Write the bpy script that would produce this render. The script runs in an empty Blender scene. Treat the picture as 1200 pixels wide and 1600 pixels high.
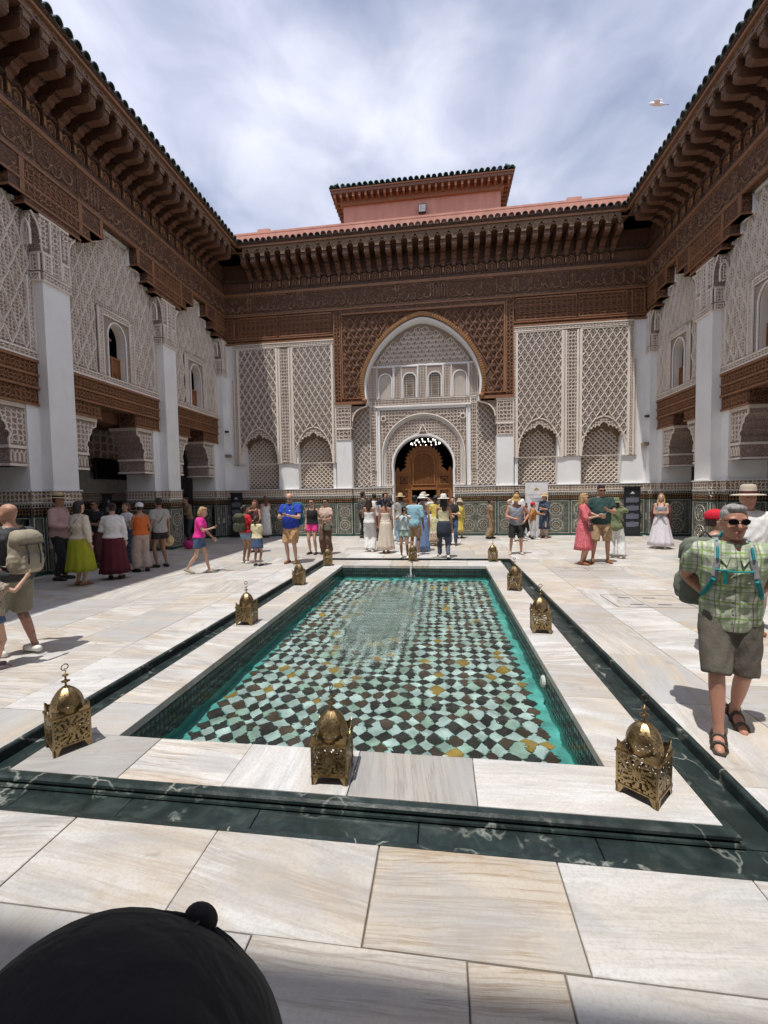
import bpy, math, random
import numpy as np
from mathutils import Vector, Matrix, noise
random.seed(7)
SC = bpy.context.scene
COL = SC.collection
# ------------------------------------------------------------------ camera
CAMX, CAMH = 0.627, 1.62
cam_d = bpy.data.cameras.new('camera'); cam = bpy.data.objects.new('camera', cam_d); COL.objects.link(cam)
cam_d.sensor_fit = 'VERTICAL'; cam_d.sensor_height = 24.0; cam_d.lens = 667.68 / 1600 * 24.0
cam_d.clip_start = 0.02; cam_d.clip_end = 3000
_r = Vector((0.99117, 0.13148, -0.01725)); _u = Vector((0.01079, 0.04969, 0.99871)); _f = Vector((-0.13217, 0.99007, -0.04783))
M = Matrix((( _r.x, _u.x, -_f.x, CAMX), (_r.y, _u.y, -_f.y, 0), (_r.z, _u.z, -_f.z, CAMH), (0, 0, 0, 1)))
cam.matrix_world = M
SC.camera = cam
# ------------------------------------------------------------------ light
SUND = Vector((0.125, 0.28, -1.0)).normalized()
sun_d = bpy.data.lights.new('sun', 'SUN'); sun = bpy.data.objects.new('sun', sun_d); COL.objects.link(sun)
sun_d.energy = 3.1; sun_d.angle = math.radians(0.6); sun_d.color = (1.0, 0.965, 0.915)
sun.rotation_euler = SUND.to_track_quat('-Z', 'Y').to_euler(); sun.location = (-3, -6, 30)
ELEV = math.asin(-SUND.z); AZ = math.atan2(-SUND.x, -SUND.y)
W_ = bpy.data.worlds.new('World'); SC.world = W_; W_.use_nodes = True
def build_world():
    nt = W_.node_tree; nt.nodes.clear(); N = nt.nodes.new; L = nt.links.new
    out = N('ShaderNodeOutputWorld'); bg = N('ShaderNodeBackground'); L(bg.outputs[0], out.inputs[0])
    bg.inputs['Strength'].default_value = 0.10
    sky = N('ShaderNodeTexSky'); sky.sky_type = 'NISHITA'; sky.sun_disc = False
    sky.sun_elevation = ELEV; sky.sun_rotation = AZ; sky.altitude = 450; sky.dust_density = 1.6
    tc = N('ShaderNodeTexCoord')
    mp = N('ShaderNodeMapping'); L(tc.outputs['Generated'], mp.inputs[0]); mp.inputs['Rotation'].default_value = (0.2, 0.75, -0.5); mp.inputs['Scale'].default_value = (1.6, 0.75, 2.6); mp.inputs['Location'].default_value = (0.35, 0.2, 0.1)
    n1 = N('ShaderNodeTexNoise'); L(mp.outputs[0], n1.inputs['Vector']); n1.inputs['Scale'].default_value = 1.5; n1.inputs['Detail'].default_value = 7; n1.inputs['Roughness'].default_value = 0.5; n1.inputs['Distortion'].default_value = 0.35
    n2 = N('ShaderNodeTexNoise'); L(mp.outputs[0], n2.inputs['Vector']); n2.inputs['Scale'].default_value = 3.6; n2.inputs['Detail'].default_value = 6; n2.inputs['Roughness'].default_value = 0.48; n2.inputs['Distortion'].default_value = 0.5
    ad = N('ShaderNodeMath'); ad.operation = 'MULTIPLY_ADD'; L(n2.outputs[0], ad.inputs[0]); ad.inputs[1].default_value = 0.5; L(n1.outputs[0], ad.inputs[2])
    rp = N('ShaderNodeValToRGB'); L(ad.outputs[0], rp.inputs[0]); e = rp.color_ramp.elements
    e[0].position = 0.55; e[0].color = (0.30, 0.30, 0.30, 1); e[1].position = 1.0; e[1].color = (0.94, 0.94, 0.94, 1)
    cc = N('ShaderNodeValToRGB'); L(n2.outputs[0], cc.inputs[0]); e = cc.color_ramp.elements
    e[0].position = 0.3; e[0].color = (6.2, 6.4, 7.9, 1); e[1].position = 0.72; e[1].color = (8.0, 8.15, 9.2, 1)
    mix = N('ShaderNodeMix'); mix.data_type = 'RGBA'; L(rp.outputs[0], mix.inputs[0]); L(sky.outputs[0], mix.inputs[6]); L(cc.outputs[0], mix.inputs[7])
    L(mix.outputs[2], bg.inputs[0])
build_world()
vs = SC.view_settings; vs.view_transform = 'Standard'; vs.look = 'None'; vs.gamma = 1; vs.use_curve_mapping = False; vs.exposure = 0.46
SC.display_settings.display_device = 'sRGB'
SC.cycles.use_denoising = True
SC.cycles.max_bounces = 10; SC.cycles.diffuse_bounces = 4; SC.cycles.transparent_max_bounces = 12
SC.cycles.sample_clamp_indirect = 6.0; SC.cycles.caustics_reflective = False
SC.render.use_persistent_data = False
# ------------------------------------------------------------------ mesh helpers
XL, XR, WY, XC = -7.366, 7.478, 15.49, 0.0       # west front, east front, north wall plane, axis
def F_left(p):  return np.stack([XL + p[:, 2], p[:, 0], p[:, 1]], 1)
def F_right(p): return np.stack([XR - p[:, 2], p[:, 0], p[:, 1]], 1)
def F_far(p):   return np.stack([p[:, 0], WY - p[:, 2], p[:, 1]], 1)
def F_south(p): return np.stack([p[:, 0], -2.37 + p[:, 2], p[:, 1]], 1)
def F_id(p):    return p
FLIP = {F_left: False, F_right: True, F_far: True, F_south: False, F_id: False}
class MB:
    """collects geometry in a local frame (s, z, d): along the wall, up, out of the wall"""
    def __init__(s, fr=F_id): s.fr = fr; s.v = []; s.n = 0; s.f = []
    def add(s, V, Fs, mi=0):
        V = np.asarray(V, float).reshape(-1, 3)
        for f in Fs: s.f.append((np.asarray(f, np.int64).reshape(1, -1) + s.n, mi))
        s.v.append(V); s.n += len(V)
    def addq(s, V, Fq, mi=0):
        s.f.append((np.asarray(Fq, np.int64) + s.n, mi)); s.v.append(np.asarray(V, float)); s.n += len(V)
    def box(s, a, b, mi=0):
        x0, y0, z0 = a; x1, y1, z1 = b
        if x0 > x1: x0, x1 = x1, x0
        if y0 > y1: y0, y1 = y1, y0
        if z0 > z1: z0, z1 = z1, z0
        V = [(x0, y0, z0), (x1, y0, z0), (x1, y1, z0), (x0, y1, z0), (x0, y0, z1), (x1, y0, z1), (x1, y1, z1), (x0, y1, z1)]
        s.addq(V, [(3, 2, 1, 0), (4, 5, 6, 7), (0, 1, 5, 4), (1, 2, 6, 5), (2, 3, 7, 6), (3, 0, 4, 7)], mi)
    def prism(s, poly, h0, h1, mi=0, axis=2, cap0=True):
        """extrude polygon (2-D) along an axis: 2 -> (s,z) poly along d; 0 -> (d,z) poly along s; 1 -> (s,d) along z"""
        P = np.asarray(poly, float); n = len(P)
        def put(h):
            c = np.full(n, h)
            if axis == 2: return np.stack([P[:, 0], P[:, 1], c], 1)
            if axis == 0: return np.stack([c, P[:, 1], P[:, 0]], 1)
            return np.stack([P[:, 0], c, P[:, 1]], 1)
        V = np.concatenate([put(h0), put(h1)])
        s.f.append((np.arange(n, 2 * n).reshape(1, -1) + s.n, mi))
        if cap0: s.f.append((np.arange(n)[::-1].reshape(1, -1) + s.n, mi))
        i = np.arange(n); j = (i + 1) % n
        s.addq(V, np.stack([i, j, j + n, i + n], 1), mi)
    def ribbon(s, pts, w, h0, h1, closed=False, mi=0, taper=0.7):
        P = np.asarray(pts, float); n = len(P)
        if closed: nx = np.roll(P, -1, 0); pv = np.roll(P, 1, 0)
        else:
            nx = np.vstack([P[1:], P[-1:] * 2 - P[-2:-1]]); pv = np.vstack([P[:1] * 2 - P[1:2], P[:-1]])
        t = nx - pv; t /= np.linalg.norm(t, axis=1)[:, None] + 1e-9
        a = P - pv; a /= np.linalg.norm(a, axis=1)[:, None] + 1e-9
        m = np.stack([-t[:, 1], t[:, 0]], 1); na = np.stack([-a[:, 1], a[:, 0]], 1)
        k = np.clip((m * na).sum(1), 0.5, 1)[:, None]
        ww = (np.asarray(w, float).reshape(-1, 1) if np.ndim(w) else w) / 2
        off = m * ww / k
        z0 = np.full((n, 1), h0); z1 = np.full((n, 1), h1)
        V = np.concatenate([np.hstack([P + off, z0]), np.hstack([P + off * taper, z1]), np.hstack([P - off * taper, z1]), np.hstack([P - off, z0])])
        i = np.arange(n if closed else n - 1); j = (i + 1) % n
        q = [np.stack([i + a_ * n, i + (a_ + 1) * n, j + (a_ + 1) * n, j + a_ * n], 1) for a_ in range(3)]
        s.addq(V, np.concatenate(q), mi)
    def stamp(s, V, Fq, pos, ang=None, sc=None, mi=0):
        """copy a small mesh (V in s,z,d; quads Fq) to many (s,z) places"""
        V = np.asarray(V, float); Fq = np.asarray(Fq, np.int64); pos = np.asarray(pos, float).reshape(-1, 2); k = len(pos)
        if k == 0: return
        ang = np.zeros(k) if ang is None else np.asarray(ang, float); sc = np.ones(k) if sc is None else np.asarray(sc, float)
        c, sn = np.cos(ang), np.sin(ang)
        X = (V[None, :, 0] * c[:, None] - V[None, :, 1] * sn[:, None]) * sc[:, None] + pos[:, 0:1]
        Y = (V[None, :, 0] * sn[:, None] + V[None, :, 1] * c[:, None]) * sc[:, None] + pos[:, 1:2]
        Z = np.broadcast_to(V[None, :, 2], X.shape)
        A = np.stack([X, Y, Z], 2).reshape(-1, 3)
        Fa = (Fq[None] + (np.arange(k) * len(V))[:, None, None]).reshape(-1, Fq.shape[1])
        s.addq(A, Fa, mi)
    def build(s, name, mats, parent=None, smooth=False, kind=None, mesh_only=False):
        me = bpy.data.meshes.new(name)
        if s.n:
            V = s.fr(np.concatenate(s.v)); me.vertices.add(len(V)); me.vertices.foreach_set('co', V.astype(np.float32).ravel())
            flip = FLIP[s.fr]
            loops = []; starts = []; mis = []; c = 0
            for f, mi in s.f:
                g = f[:, ::-1] if flip else f
                k = g.shape[1]; loops.append(g.ravel()); starts.append(c + np.arange(len(g)) * k); c += g.size; mis.append(np.full(len(g), mi))
            loops = np.concatenate(loops); starts = np.concatenate(starts); mis = np.concatenate(mis)
            me.loops.add(len(loops)); me.loops.foreach_set('vertex_index', loops.astype(np.int32))
            me.polygons.add(len(starts)); me.polygons.foreach_set('loop_start', starts.astype(np.int32))
            me.polygons.foreach_set('material_index', mis.astype(np.int32))
            me.polygons.foreach_set('use_smooth', np.full(len(starts), bool(smooth)))
            me.update(calc_edges=True); me.validate()
        for m in (mats if isinstance(mats, (list, tuple)) else [mats]): me.materials.append(m)
        if mesh_only: return me
        o = bpy.data.objects.new(name, me); COL.objects.link(o)
        if parent is not None: o.parent = parent
        if kind: o['kind'] = kind
        return o
def link(name, me, parent=None, loc=(0, 0, 0), rotz=0.0, rot=None, scale=None):
    o = bpy.data.objects.new(name, me); COL.objects.link(o); o.location = loc
    o.rotation_euler = rot if rot else (0, 0, rotz)
    if scale: o.scale = scale if isinstance(scale, (tuple, list)) else (scale,) * 3
    if parent is not None: o.parent = parent
    return o
def tag(o, label=None, cat=None, group=None, kind=None):
    if label: o['label'] = label
    if cat: o['category'] = cat
    if group: o['group'] = group
    if kind: o['kind'] = kind
    return o
def empty(name, loc=(0, 0, 0), rotz=0.0, parent=None):
    o = bpy.data.objects.new(name, None); COL.objects.link(o); o.location = loc; o.rotation_euler = (0, 0, rotz); o.empty_display_size = 0.2
    if parent is not None: o.parent = parent
    return o
def arc(cx, cz, r, a0, a1, n, rz=None):
    t = np.radians(np.linspace(a0, a1, n)); return np.stack([cx + r * np.cos(t), cz + (rz or r) * np.sin(t)], 1)
def tube(mb, pts, rad, seg=8, mi=0, caps=True, flat=None):
    """round tube along a 3-D polyline with a radius per point; flat = (a, b) scale of the ring axes"""
    P = np.asarray(pts, float); n = len(P); rad = np.broadcast_to(np.asarray(rad, float), (n,))
    T = np.gradient(P, axis=0); T /= np.linalg.norm(T, axis=1)[:, None] + 1e-9
    ref = np.array([0, 0, 1.0]) if abs(T[0][2]) < 0.9 else np.array([0, 1.0, 0])
    U = np.cross(T[0], ref); U /= np.linalg.norm(U); V = []
    th = np.arange(seg) * 2 * np.pi / seg
    for i in range(n):
        U = U - T[i] * (U @ T[i]); U /= np.linalg.norm(U) + 1e-9; B = np.cross(T[i], U)
        fa, fb = flat if flat else (1, 1)
        V.append(P[i] + rad[i] * (fa * np.cos(th)[:, None] * U + fb * np.sin(th)[:, None] * B))
    V = np.concatenate(V); a = np.arange(seg); b = (a + 1) % seg
    q = np.concatenate([np.stack([a + i * seg, b + i * seg, b + (i + 1) * seg, a + (i + 1) * seg], 1) for i in range(n - 1)])
    if caps:
        mb.f.append((np.arange(seg)[::-1].reshape(1, -1) + mb.n, mi)); mb.f.append((np.arange((n - 1) * seg, n * seg).reshape(1, -1) + mb.n, mi))
    mb.addq(V, q, mi)
def lathe(mb, prof, seg=16, c=(0, 0, 0), mi=0, sq=(1, 1)):
    """prof: (r, z) list"""
    P = np.asarray(prof, float); n = len(P); th = np.arange(seg) * 2 * np.pi / seg
    V = np.concatenate([np.stack([c[0] + r * np.cos(th) * sq[0], c[1] + r * np.sin(th) * sq[1], np.full(seg, c[2] + z)], 1) for r, z in P])
    a = np.arange(seg); b = (a + 1) % seg
    q = np.concatenate([np.stack([a + i * seg, b + i * seg, b + (i + 1) * seg, a + (i + 1) * seg], 1) for i in range(n - 1)])
    mb.addq(V, q, mi)
def ell(mb, c, r, seg=12, rings=8, mi=0):
    t = np.linspace(-np.pi / 2 + 0.02, np.pi / 2 - 0.02, rings + 1)
    V = []; th = np.arange(seg) * 2 * np.pi / seg
    for a in t: V.append(np.stack([c[0] + r[0] * np.cos(a) * np.cos(th), c[1] + r[1] * np.cos(a) * np.sin(th), np.full(seg, c[2] + r[2] * np.sin(a))], 1))
    V = np.concatenate(V); a = np.arange(seg); b = (a + 1) % seg
    q = np.concatenate([np.stack([a + i * seg, b + i * seg, b + (i + 1) * seg, a + (i + 1) * seg], 1) for i in range(rings)])
    mb.f.append((np.arange(seg)[::-1].reshape(1, -1) + mb.n, mi)); mb.f.append((np.arange(rings * seg, (rings + 1) * seg).reshape(1, -1) + mb.n, mi))
    mb.addq(V, q, mi)
# ------------------------------------------------------------------ materials
MATS = {}
class NT:
    def __init__(s, name):
        s.m = bpy.data.materials.new(name); s.m.use_nodes = True; s.t = s.m.node_tree; s.t.nodes.clear()
        s.out = s.t.nodes.new('ShaderNodeOutputMaterial')
        s._tc = None
    def n(s, kind, **kw):
        o = s.t.nodes.new('ShaderNode' + kind)
        for k, v in kw.items():
            if k == 'inp':
                for a, b in v.items():
                    if hasattr(b, 'is_linked') or isinstance(b, bpy.types.NodeSocket): s.t.links.new(b, o.inputs[a])
                    else: o.inputs[a].default_value = b
            else: setattr(o, k, v)
        return o
    def coord(s, which='Object'):
        if s._tc is None: s._tc = s.n('TexCoord')
        return s._tc.outputs[which]
    def geo(s): return s.n('NewGeometry').outputs['Position']
    def noise(s, vec, scale, detail=4, rough=0.55, dist=0.0): return s.n('TexNoise', inp={'Vector': vec, 'Scale': scale, 'Detail': detail, 'Roughness': rough, 'Distortion': dist}).outputs[0]
    def ramp(s, fac, stops):
        r = s.n('ValToRGB', inp={0: fac}); e = r.color_ramp.elements
        while len(e) < len(stops): e.new(0.5)
        for el, (p, c) in zip(e, stops): el.position = p; el.color = (c[0], c[1], c[2], 1) if np.ndim(c) else (c, c, c, 1)
        return r.outputs[0]
    def math(s, op, a, b=0.5, c=0.0):
        return s.n('Math', operation=op, inp={0: a, 1: b, 2: c}).outputs[0]
    def mix(s, fac, a, b, mode='MIX'):
        def c4(x): return (x[0], x[1], x[2], 1) if isinstance(x, (tuple, list)) and len(x) == 3 else x
        o = s.n('Mix', data_type='RGBA', blend_type=mode, inp={0: fac, 6: c4(a), 7: c4(b)}); return o.outputs[2]
    def bump(s, h, strength=0.5, dist=0.02): return s.n('Bump', inp={'Height': h, 'Strength': strength, 'Distance': dist}).outputs[0]
    def bsdf(s, color, rough=0.6, metal=0.0, normal=None, **kw):
        def c4(x): return (x[0], x[1], x[2], 1) if isinstance(x, (tuple, list)) and len(x) == 3 else x
        i = {'Base Color': c4(color), 'Roughness': rough, 'Metallic': metal}
        if normal is not None: i['Normal'] = normal
        i.update(kw)
        b = s.n('BsdfPrincipled', inp=i); s.t.links.new(b.outputs[0], s.out.inputs[0]); return b
def mat(name):
    def deco(fn):
        t = NT(name); fn(t); MATS[name] = t.m; return fn
    return deco
def simple(name, col, rough=0.6, metal=0.0, var=0.15, scale=6.0, bump=0.0, **kw):
    if name in MATS: return MATS[name]
    t = NT(name); v = t.coord(); n = t.noise(v, scale, 5)
    lo = tuple(c * (1 - var) for c in col); hi = tuple(min(1, c * (1 + var)) for c in col)
    c = t.ramp(n, [(0.3, lo), (0.7, hi)])
    t.bsdf(c, rough, metal, t.bump(t.noise(v, scale * 5, 3), bump, 0.01) if bump else None, **kw)
    MATS[name] = t.m; return t.m
@mat('white_plaster')
def _(t):
    p = t.geo(); a = t.noise(p, 1.3, 6, 0.6); b = t.noise(p, 9, 5)
    c = t.ramp(a, [(0.3, (0.79, 0.785, 0.775)), (0.6, (0.86, 0.86, 0.85))])
    c = t.mix(t.ramp(b, [(0.6, 0.0), (0.78, 0.14)]), c, (0.62, 0.59, 0.54))
    st = t.noise(t.n('Mapping', inp={'Vector': p, 'Scale': (2.2, 2.2, 0.35)}).outputs[0], 1.4, 6, 0.65)
    c = t.mix(t.ramp(st, [(0.55, 0.0), (0.75, 0.35)]), c, (0.60, 0.565, 0.51))
    t.bsdf(c, 0.75, 0, t.bump(t.noise(p, 22, 4), 0.15, 0.01))
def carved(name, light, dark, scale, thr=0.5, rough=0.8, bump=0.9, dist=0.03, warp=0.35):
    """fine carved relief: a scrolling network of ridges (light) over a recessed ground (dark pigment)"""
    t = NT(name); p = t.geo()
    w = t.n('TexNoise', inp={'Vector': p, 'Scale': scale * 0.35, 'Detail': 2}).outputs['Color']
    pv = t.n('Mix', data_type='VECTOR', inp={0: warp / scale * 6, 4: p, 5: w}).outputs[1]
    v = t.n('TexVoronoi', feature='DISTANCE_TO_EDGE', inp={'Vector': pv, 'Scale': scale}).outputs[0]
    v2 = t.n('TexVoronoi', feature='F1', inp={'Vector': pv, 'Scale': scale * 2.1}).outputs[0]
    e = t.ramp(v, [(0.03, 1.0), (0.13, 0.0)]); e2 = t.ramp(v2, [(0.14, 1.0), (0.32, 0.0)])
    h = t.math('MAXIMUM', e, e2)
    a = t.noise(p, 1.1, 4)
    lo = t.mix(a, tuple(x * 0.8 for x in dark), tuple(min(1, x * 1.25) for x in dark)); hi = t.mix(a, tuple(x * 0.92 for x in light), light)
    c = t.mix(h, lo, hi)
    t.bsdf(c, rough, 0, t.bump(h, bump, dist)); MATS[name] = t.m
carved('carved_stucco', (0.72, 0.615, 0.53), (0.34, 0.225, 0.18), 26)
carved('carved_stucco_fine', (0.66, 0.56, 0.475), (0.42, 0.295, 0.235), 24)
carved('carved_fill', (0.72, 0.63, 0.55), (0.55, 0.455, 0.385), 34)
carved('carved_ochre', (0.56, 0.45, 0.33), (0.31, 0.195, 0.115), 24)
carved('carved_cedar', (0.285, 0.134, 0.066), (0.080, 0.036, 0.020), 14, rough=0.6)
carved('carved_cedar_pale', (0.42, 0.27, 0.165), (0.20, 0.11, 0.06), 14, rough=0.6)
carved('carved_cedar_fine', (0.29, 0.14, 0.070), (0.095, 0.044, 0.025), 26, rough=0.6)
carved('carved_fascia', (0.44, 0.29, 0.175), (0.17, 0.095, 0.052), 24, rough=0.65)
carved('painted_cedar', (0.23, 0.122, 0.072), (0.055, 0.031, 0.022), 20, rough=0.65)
@mat('stucco')
def _(t):
    p = t.geo(); a = t.noise(p, 2.2, 5)
    c = t.ramp(a, [(0.3, (0.725, 0.64, 0.55)), (0.65, (0.82, 0.745, 0.66))])
    t.bsdf(c, 0.8, 0, t.bump(t.noise(p, 40, 3), 0.35, 0.01))
def wood(name, col, rough=0.55, axis=2):
    t = NT(name); p = t.geo()
    sc = [30, 30, 30]; sc[axis] = 2.2
    m = t.n('Mapping', inp={'Vector': p, 'Scale': tuple(sc)}).outputs[0]
    g = t.noise(m, 1.0, 5, 0.6, 0.6); a = t.noise(p, 0.9, 3)
    c = t.ramp(g, [(0.25, tuple(x * 0.55 for x in col)), (0.7, tuple(x * 1.2 for x in col))])
    c = t.mix(t.ramp(a, [(0.35, 0.0), (0.7, 0.45)]), c, tuple(x * 0.6 for x in col))
    t.bsdf(c, rough, 0, t.bump(g, 0.35, 0.01)); MATS[name] = t.m
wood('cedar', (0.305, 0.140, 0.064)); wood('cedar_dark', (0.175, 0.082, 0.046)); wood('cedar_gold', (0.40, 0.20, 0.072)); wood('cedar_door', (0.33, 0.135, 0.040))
@mat('pink_render')
def _(t):
    p = t.geo(); m = t.n('Mapping', inp={'Vector': p, 'Scale': (3.5, 3.5, 0.5)}).outputs[0]
    a = t.noise(m, 1.0, 6, 0.6); b = t.noise(p, 1.0, 5)
    c = t.ramp(a, [(0.3, (0.47, 0.24, 0.18)), (0.62, (0.56, 0.30, 0.23)), (0.8, (0.61, 0.38, 0.30))])
    c = t.mix(t.ramp(b, [(0.5, 0.0), (0.75, 0.3)]), c, (0.42, 0.2, 0.16))
    t.bsdf(c, 0.85, 0, t.bump(t.noise(p, 18, 5), 0.3, 0.02))
@mat('green_glaze')
def _(t):
    p = t.geo(); a = t.noise(p, 3.5, 5, 0.6); r = t.n('ObjectInfo').outputs['Random']
    c = t.ramp(a, [(0.3, (0.022, 0.035, 0.03)), (0.55, (0.035, 0.062, 0.050)), (0.75, (0.09, 0.12, 0.10))])
    c = t.mix(t.math('MULTIPLY', r, 0.5), c, (0.05, 0.06, 0.055))
    t.bsdf(c, 0.32, 0, t.bump(a, 0.2, 0.01))
@mat('turquoise_glaze')
def _(t):
    p = t.geo(); a = t.noise(p, 5, 5, 0.6); r = t.n('ObjectInfo').outputs['Random']
    c = t.ramp(a, [(0.3, (0.05, 0.13, 0.11)), (0.55, (0.12, 0.27, 0.23)), (0.75, (0.28, 0.36, 0.32))])
    c = t.mix(t.math('MULTIPLY', r, 0.5), c, (0.10, 0.13, 0.11))
    t.bsdf(c, 0.35, 0, t.bump(a, 0.25, 0.01))
def marble(name, k=1.0, w=0.0):
    t = NT(name); p = t.geo()
    r = t.n('ObjectInfo').outputs['Random']
    fr = lambda k: t.math('FRACT', t.math('MULTIPLY', r, k))
    r2, r3, r4, r5 = fr(17.31), fr(91.77), fr(371.3), fr(1213.7)
    ang = t.math('ADD', t.math('MULTIPLY', t.math('GREATER_THAN', r2, 0.30), 1.5708), t.math('MULTIPLY_ADD', r3, 0.44, -0.22))
    ang = t.math('ADD', ang, 1.5708)
    off = t.n('CombineXYZ', inp={0: t.math('MULTIPLY', r2, 40.0), 1: t.math('MULTIPLY', r3, 40.0)}).outputs[0]
    m = t.n('Mapping', inp={'Vector': p, 'Location': off, 'Rotation': t.n('CombineXYZ', inp={2: ang}).outputs[0]}).outputs[0]
    wob = t.n('Mix', data_type='VECTOR', inp={0: 0.055, 4: m, 5: t.n('TexNoise', inp={'Vector': m, 'Scale': 1.3, 'Detail': 3}).outputs['Color']}).outputs[1]
    band = t.noise(t.n('Mapping', inp={'Vector': wob, 'Scale': (0.55, 13.0, 2.0)}).outputs[0], 1.0, 7, 0.66, 0.25)
    big = t.noise(t.n('Mapping', inp={'Vector': wob, 'Scale': (0.9, 3.6, 2.0)}).outputs[0], 1.2, 5, 0.6, 0.4)
    cl = t.noise(m, 2.4, 7, 0.66, 0.4)
    vn = t.n('TexVoronoi', feature='DISTANCE_TO_EDGE', inp={'Vector': t.n('Mix', data_type='VECTOR', inp={0: 0.42, 4: m, 5: t.n('TexNoise', inp={'Vector': m, 'Scale': 1.9, 'Detail': 6}).outputs['Color']}).outputs[1], 'Scale': 1.1}).outputs[0]
    base = t.mix(t.ramp(r4, [(0.0, 0.0), (0.5, 0.12), (0.72, 0.45), (1.0, 0.85)]), (0.70, 0.70, 0.69), (0.62, 0.56, 0.47))
    base = t.mix(t.ramp(r5, [(0.74, 0.0), (0.80, 0.85)]), base, (0.46, 0.465, 0.465))
    base = t.mix(t.ramp(r5, [(0.0, 0.55), (0.07, 0.0)]), base, (0.55, 0.42, 0.25))
    c = t.mix(t.math('MULTIPLY', t.ramp(big, [(0.40, 0.0), (0.62, 0.75)]), t.ramp(r3, [(0.15, 0.25), (0.8, 1.0)])), base, (0.54, 0.44, 0.32))
    tint = t.mix(r2, (0.29, 0.285, 0.275), (0.36, 0.25, 0.14))
    c = t.mix(t.math('MULTIPLY', t.ramp(band, [(0.45, 0.0), (0.515, 0.72), (0.535, 0.1), (0.59, 0.25), (0.615, 0.85), (0.65, 0.2), (0.72, 0.6)]), t.math('MULTIPLY', t.ramp(t.noise(wob, 1.5, 5, 0.6), [(0.36, 0.08), (0.54, 1.0)]), t.ramp(r4, [(0.12, 0.5), (0.4, 1.15)]))), c, tint)
    c = t.mix(t.ramp(t.noise(t.n('Mapping', inp={'Vector': wob, 'Scale': (0.8, 2.6, 1.5)}).outputs[0], 1.7, 8, 0.68, 0.6), [(0.46, 0.0), (0.60, 0.5), (0.72, 0.75)]), c, (0.40, 0.40, 0.405))
    c = t.mix(t.math('MULTIPLY', t.ramp(vn, [(0.0, 0.55), (0.013, 0.0)]), t.ramp(cl, [(0.5, 0.0), (0.6, 1.0)])), c, (0.26, 0.26, 0.25))
    sp = t.noise(p, 1.7, 7, 0.72)
    c = t.mix(t.ramp(sp, [(0.58, 0.0), (0.72, 0.62)]), c, (0.45, 0.31, 0.175))
    c = t.mix(t.ramp(t.noise(p, 60, 4, 0.75), [(0.34, 0.4), (0.54, 0.0)]), c, (0.38, 0.36, 0.33))
    c = t.mix(t.ramp(t.noise(p, 4.5, 6, 0.7), [(0.55, 0.0), (0.8, 0.3)]), c, (0.40, 0.36, 0.31))
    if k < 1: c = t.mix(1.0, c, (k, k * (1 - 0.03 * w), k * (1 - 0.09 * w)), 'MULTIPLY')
    t.bsdf(c, t.math('MULTIPLY_ADD', cl, 0.35, 0.25), 0, t.bump(t.noise(p, 14, 5), 0.10, 0.01)); MATS[name] = t.m
marble('marble'); marble('marble_shaded_beige', 0.86, 0.35)  # second copy is beiger stone, with the foreground's shade darkening put into its colour
@mat('green_marble')
def _(t):
    p = t.geo(); m = t.n('Mapping', inp={'Vector': p, 'Scale': (2.5, 2.5, 2.5)}).outputs[0]
    a = t.noise(m, 2.2, 8, 0.65, 0.8)
    vn = t.n('TexVoronoi', feature='DISTANCE_TO_EDGE', inp={'Vector': t.n('Mix', data_type='VECTOR', inp={0: 0.45, 4: m, 5: t.n('TexNoise', inp={'Vector': m, 'Scale': 2.0, 'Detail': 7}).outputs['Color']}).outputs[1], 'Scale': 2.2}).outputs[0]
    c = t.ramp(a, [(0.3, (0.010, 0.0155, 0.0155)), (0.52, (0.020, 0.033, 0.031)), (0.72, (0.055, 0.072, 0.066))])
    k = t.math('MULTIPLY', t.ramp(vn, [(0.0, 1.0), (0.03, 0.0)]), t.ramp(t.noise(m, 1.2, 4), [(0.5, 0.0), (0.62, 0.8)]))
    c = t.mix(k, c, (0.36, 0.38, 0.34))
    d = t.noise(p, 6, 6, 0.7)
    c = t.mix(t.ramp(d, [(0.58, 0.0), (0.76, 0.35)]), c, (0.13, 0.12, 0.10))
    t.bsdf(c, t.math('MULTIPLY_ADD', d, 0.45, 0.10), 0, t.bump(t.noise(p, 30, 4), 0.15, 0.01))
def glaze(name, col, var=0.3, rough=0.22):
    if name.startswith('pool'): rough = 0.5
    t = NT(name); p = t.geo(); r = t.n('ObjectInfo').outputs['Random']
    a = t.noise(p, 7, 4); lo = tuple(x * (1 - var) for x in col); hi = tuple(min(1, x * (1 + var)) for x in col)
    c = t.ramp(a, [(0.3, lo), (0.7, hi)])
    c = t.mix(t.math('MULTIPLY', r, 0.35), c, tuple(x * 0.55 for x in col))
    t.bsdf(c, rough, 0, t.bump(t.noise(p, 12, 3), 0.12, 0.02)); MATS[name] = t.m
for n_, c_ in dict(z_white=(0.56, 0.53, 0.45), z_ground=(0.19, 0.19, 0.155), z_black=(0.018, 0.018, 0.017), z_green=(0.028, 0.085, 0.066), z_tan=(0.30, 0.165, 0.075), z_teal=(0.055, 0.12, 0.12), pool_black=(0.028, 0.026, 0.022), pool_brown=(0.075, 0.048, 0.03), pool_pale=(0.46, 0.57, 0.54), pool_ochre=(0.32, 0.20, 0.04), pool_mint=(0.33, 0.45, 0.38), pool_turq=(0.12, 0.47, 0.42)).items(): glaze(n_, c_)
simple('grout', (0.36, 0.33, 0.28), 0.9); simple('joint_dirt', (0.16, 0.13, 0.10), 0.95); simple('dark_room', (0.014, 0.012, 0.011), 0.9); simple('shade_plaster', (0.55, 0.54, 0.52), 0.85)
simple('black_metal', (0.018, 0.018, 0.02), 0.45); simple('iron', (0.06, 0.045, 0.04), 0.5, 0.8)
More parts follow.
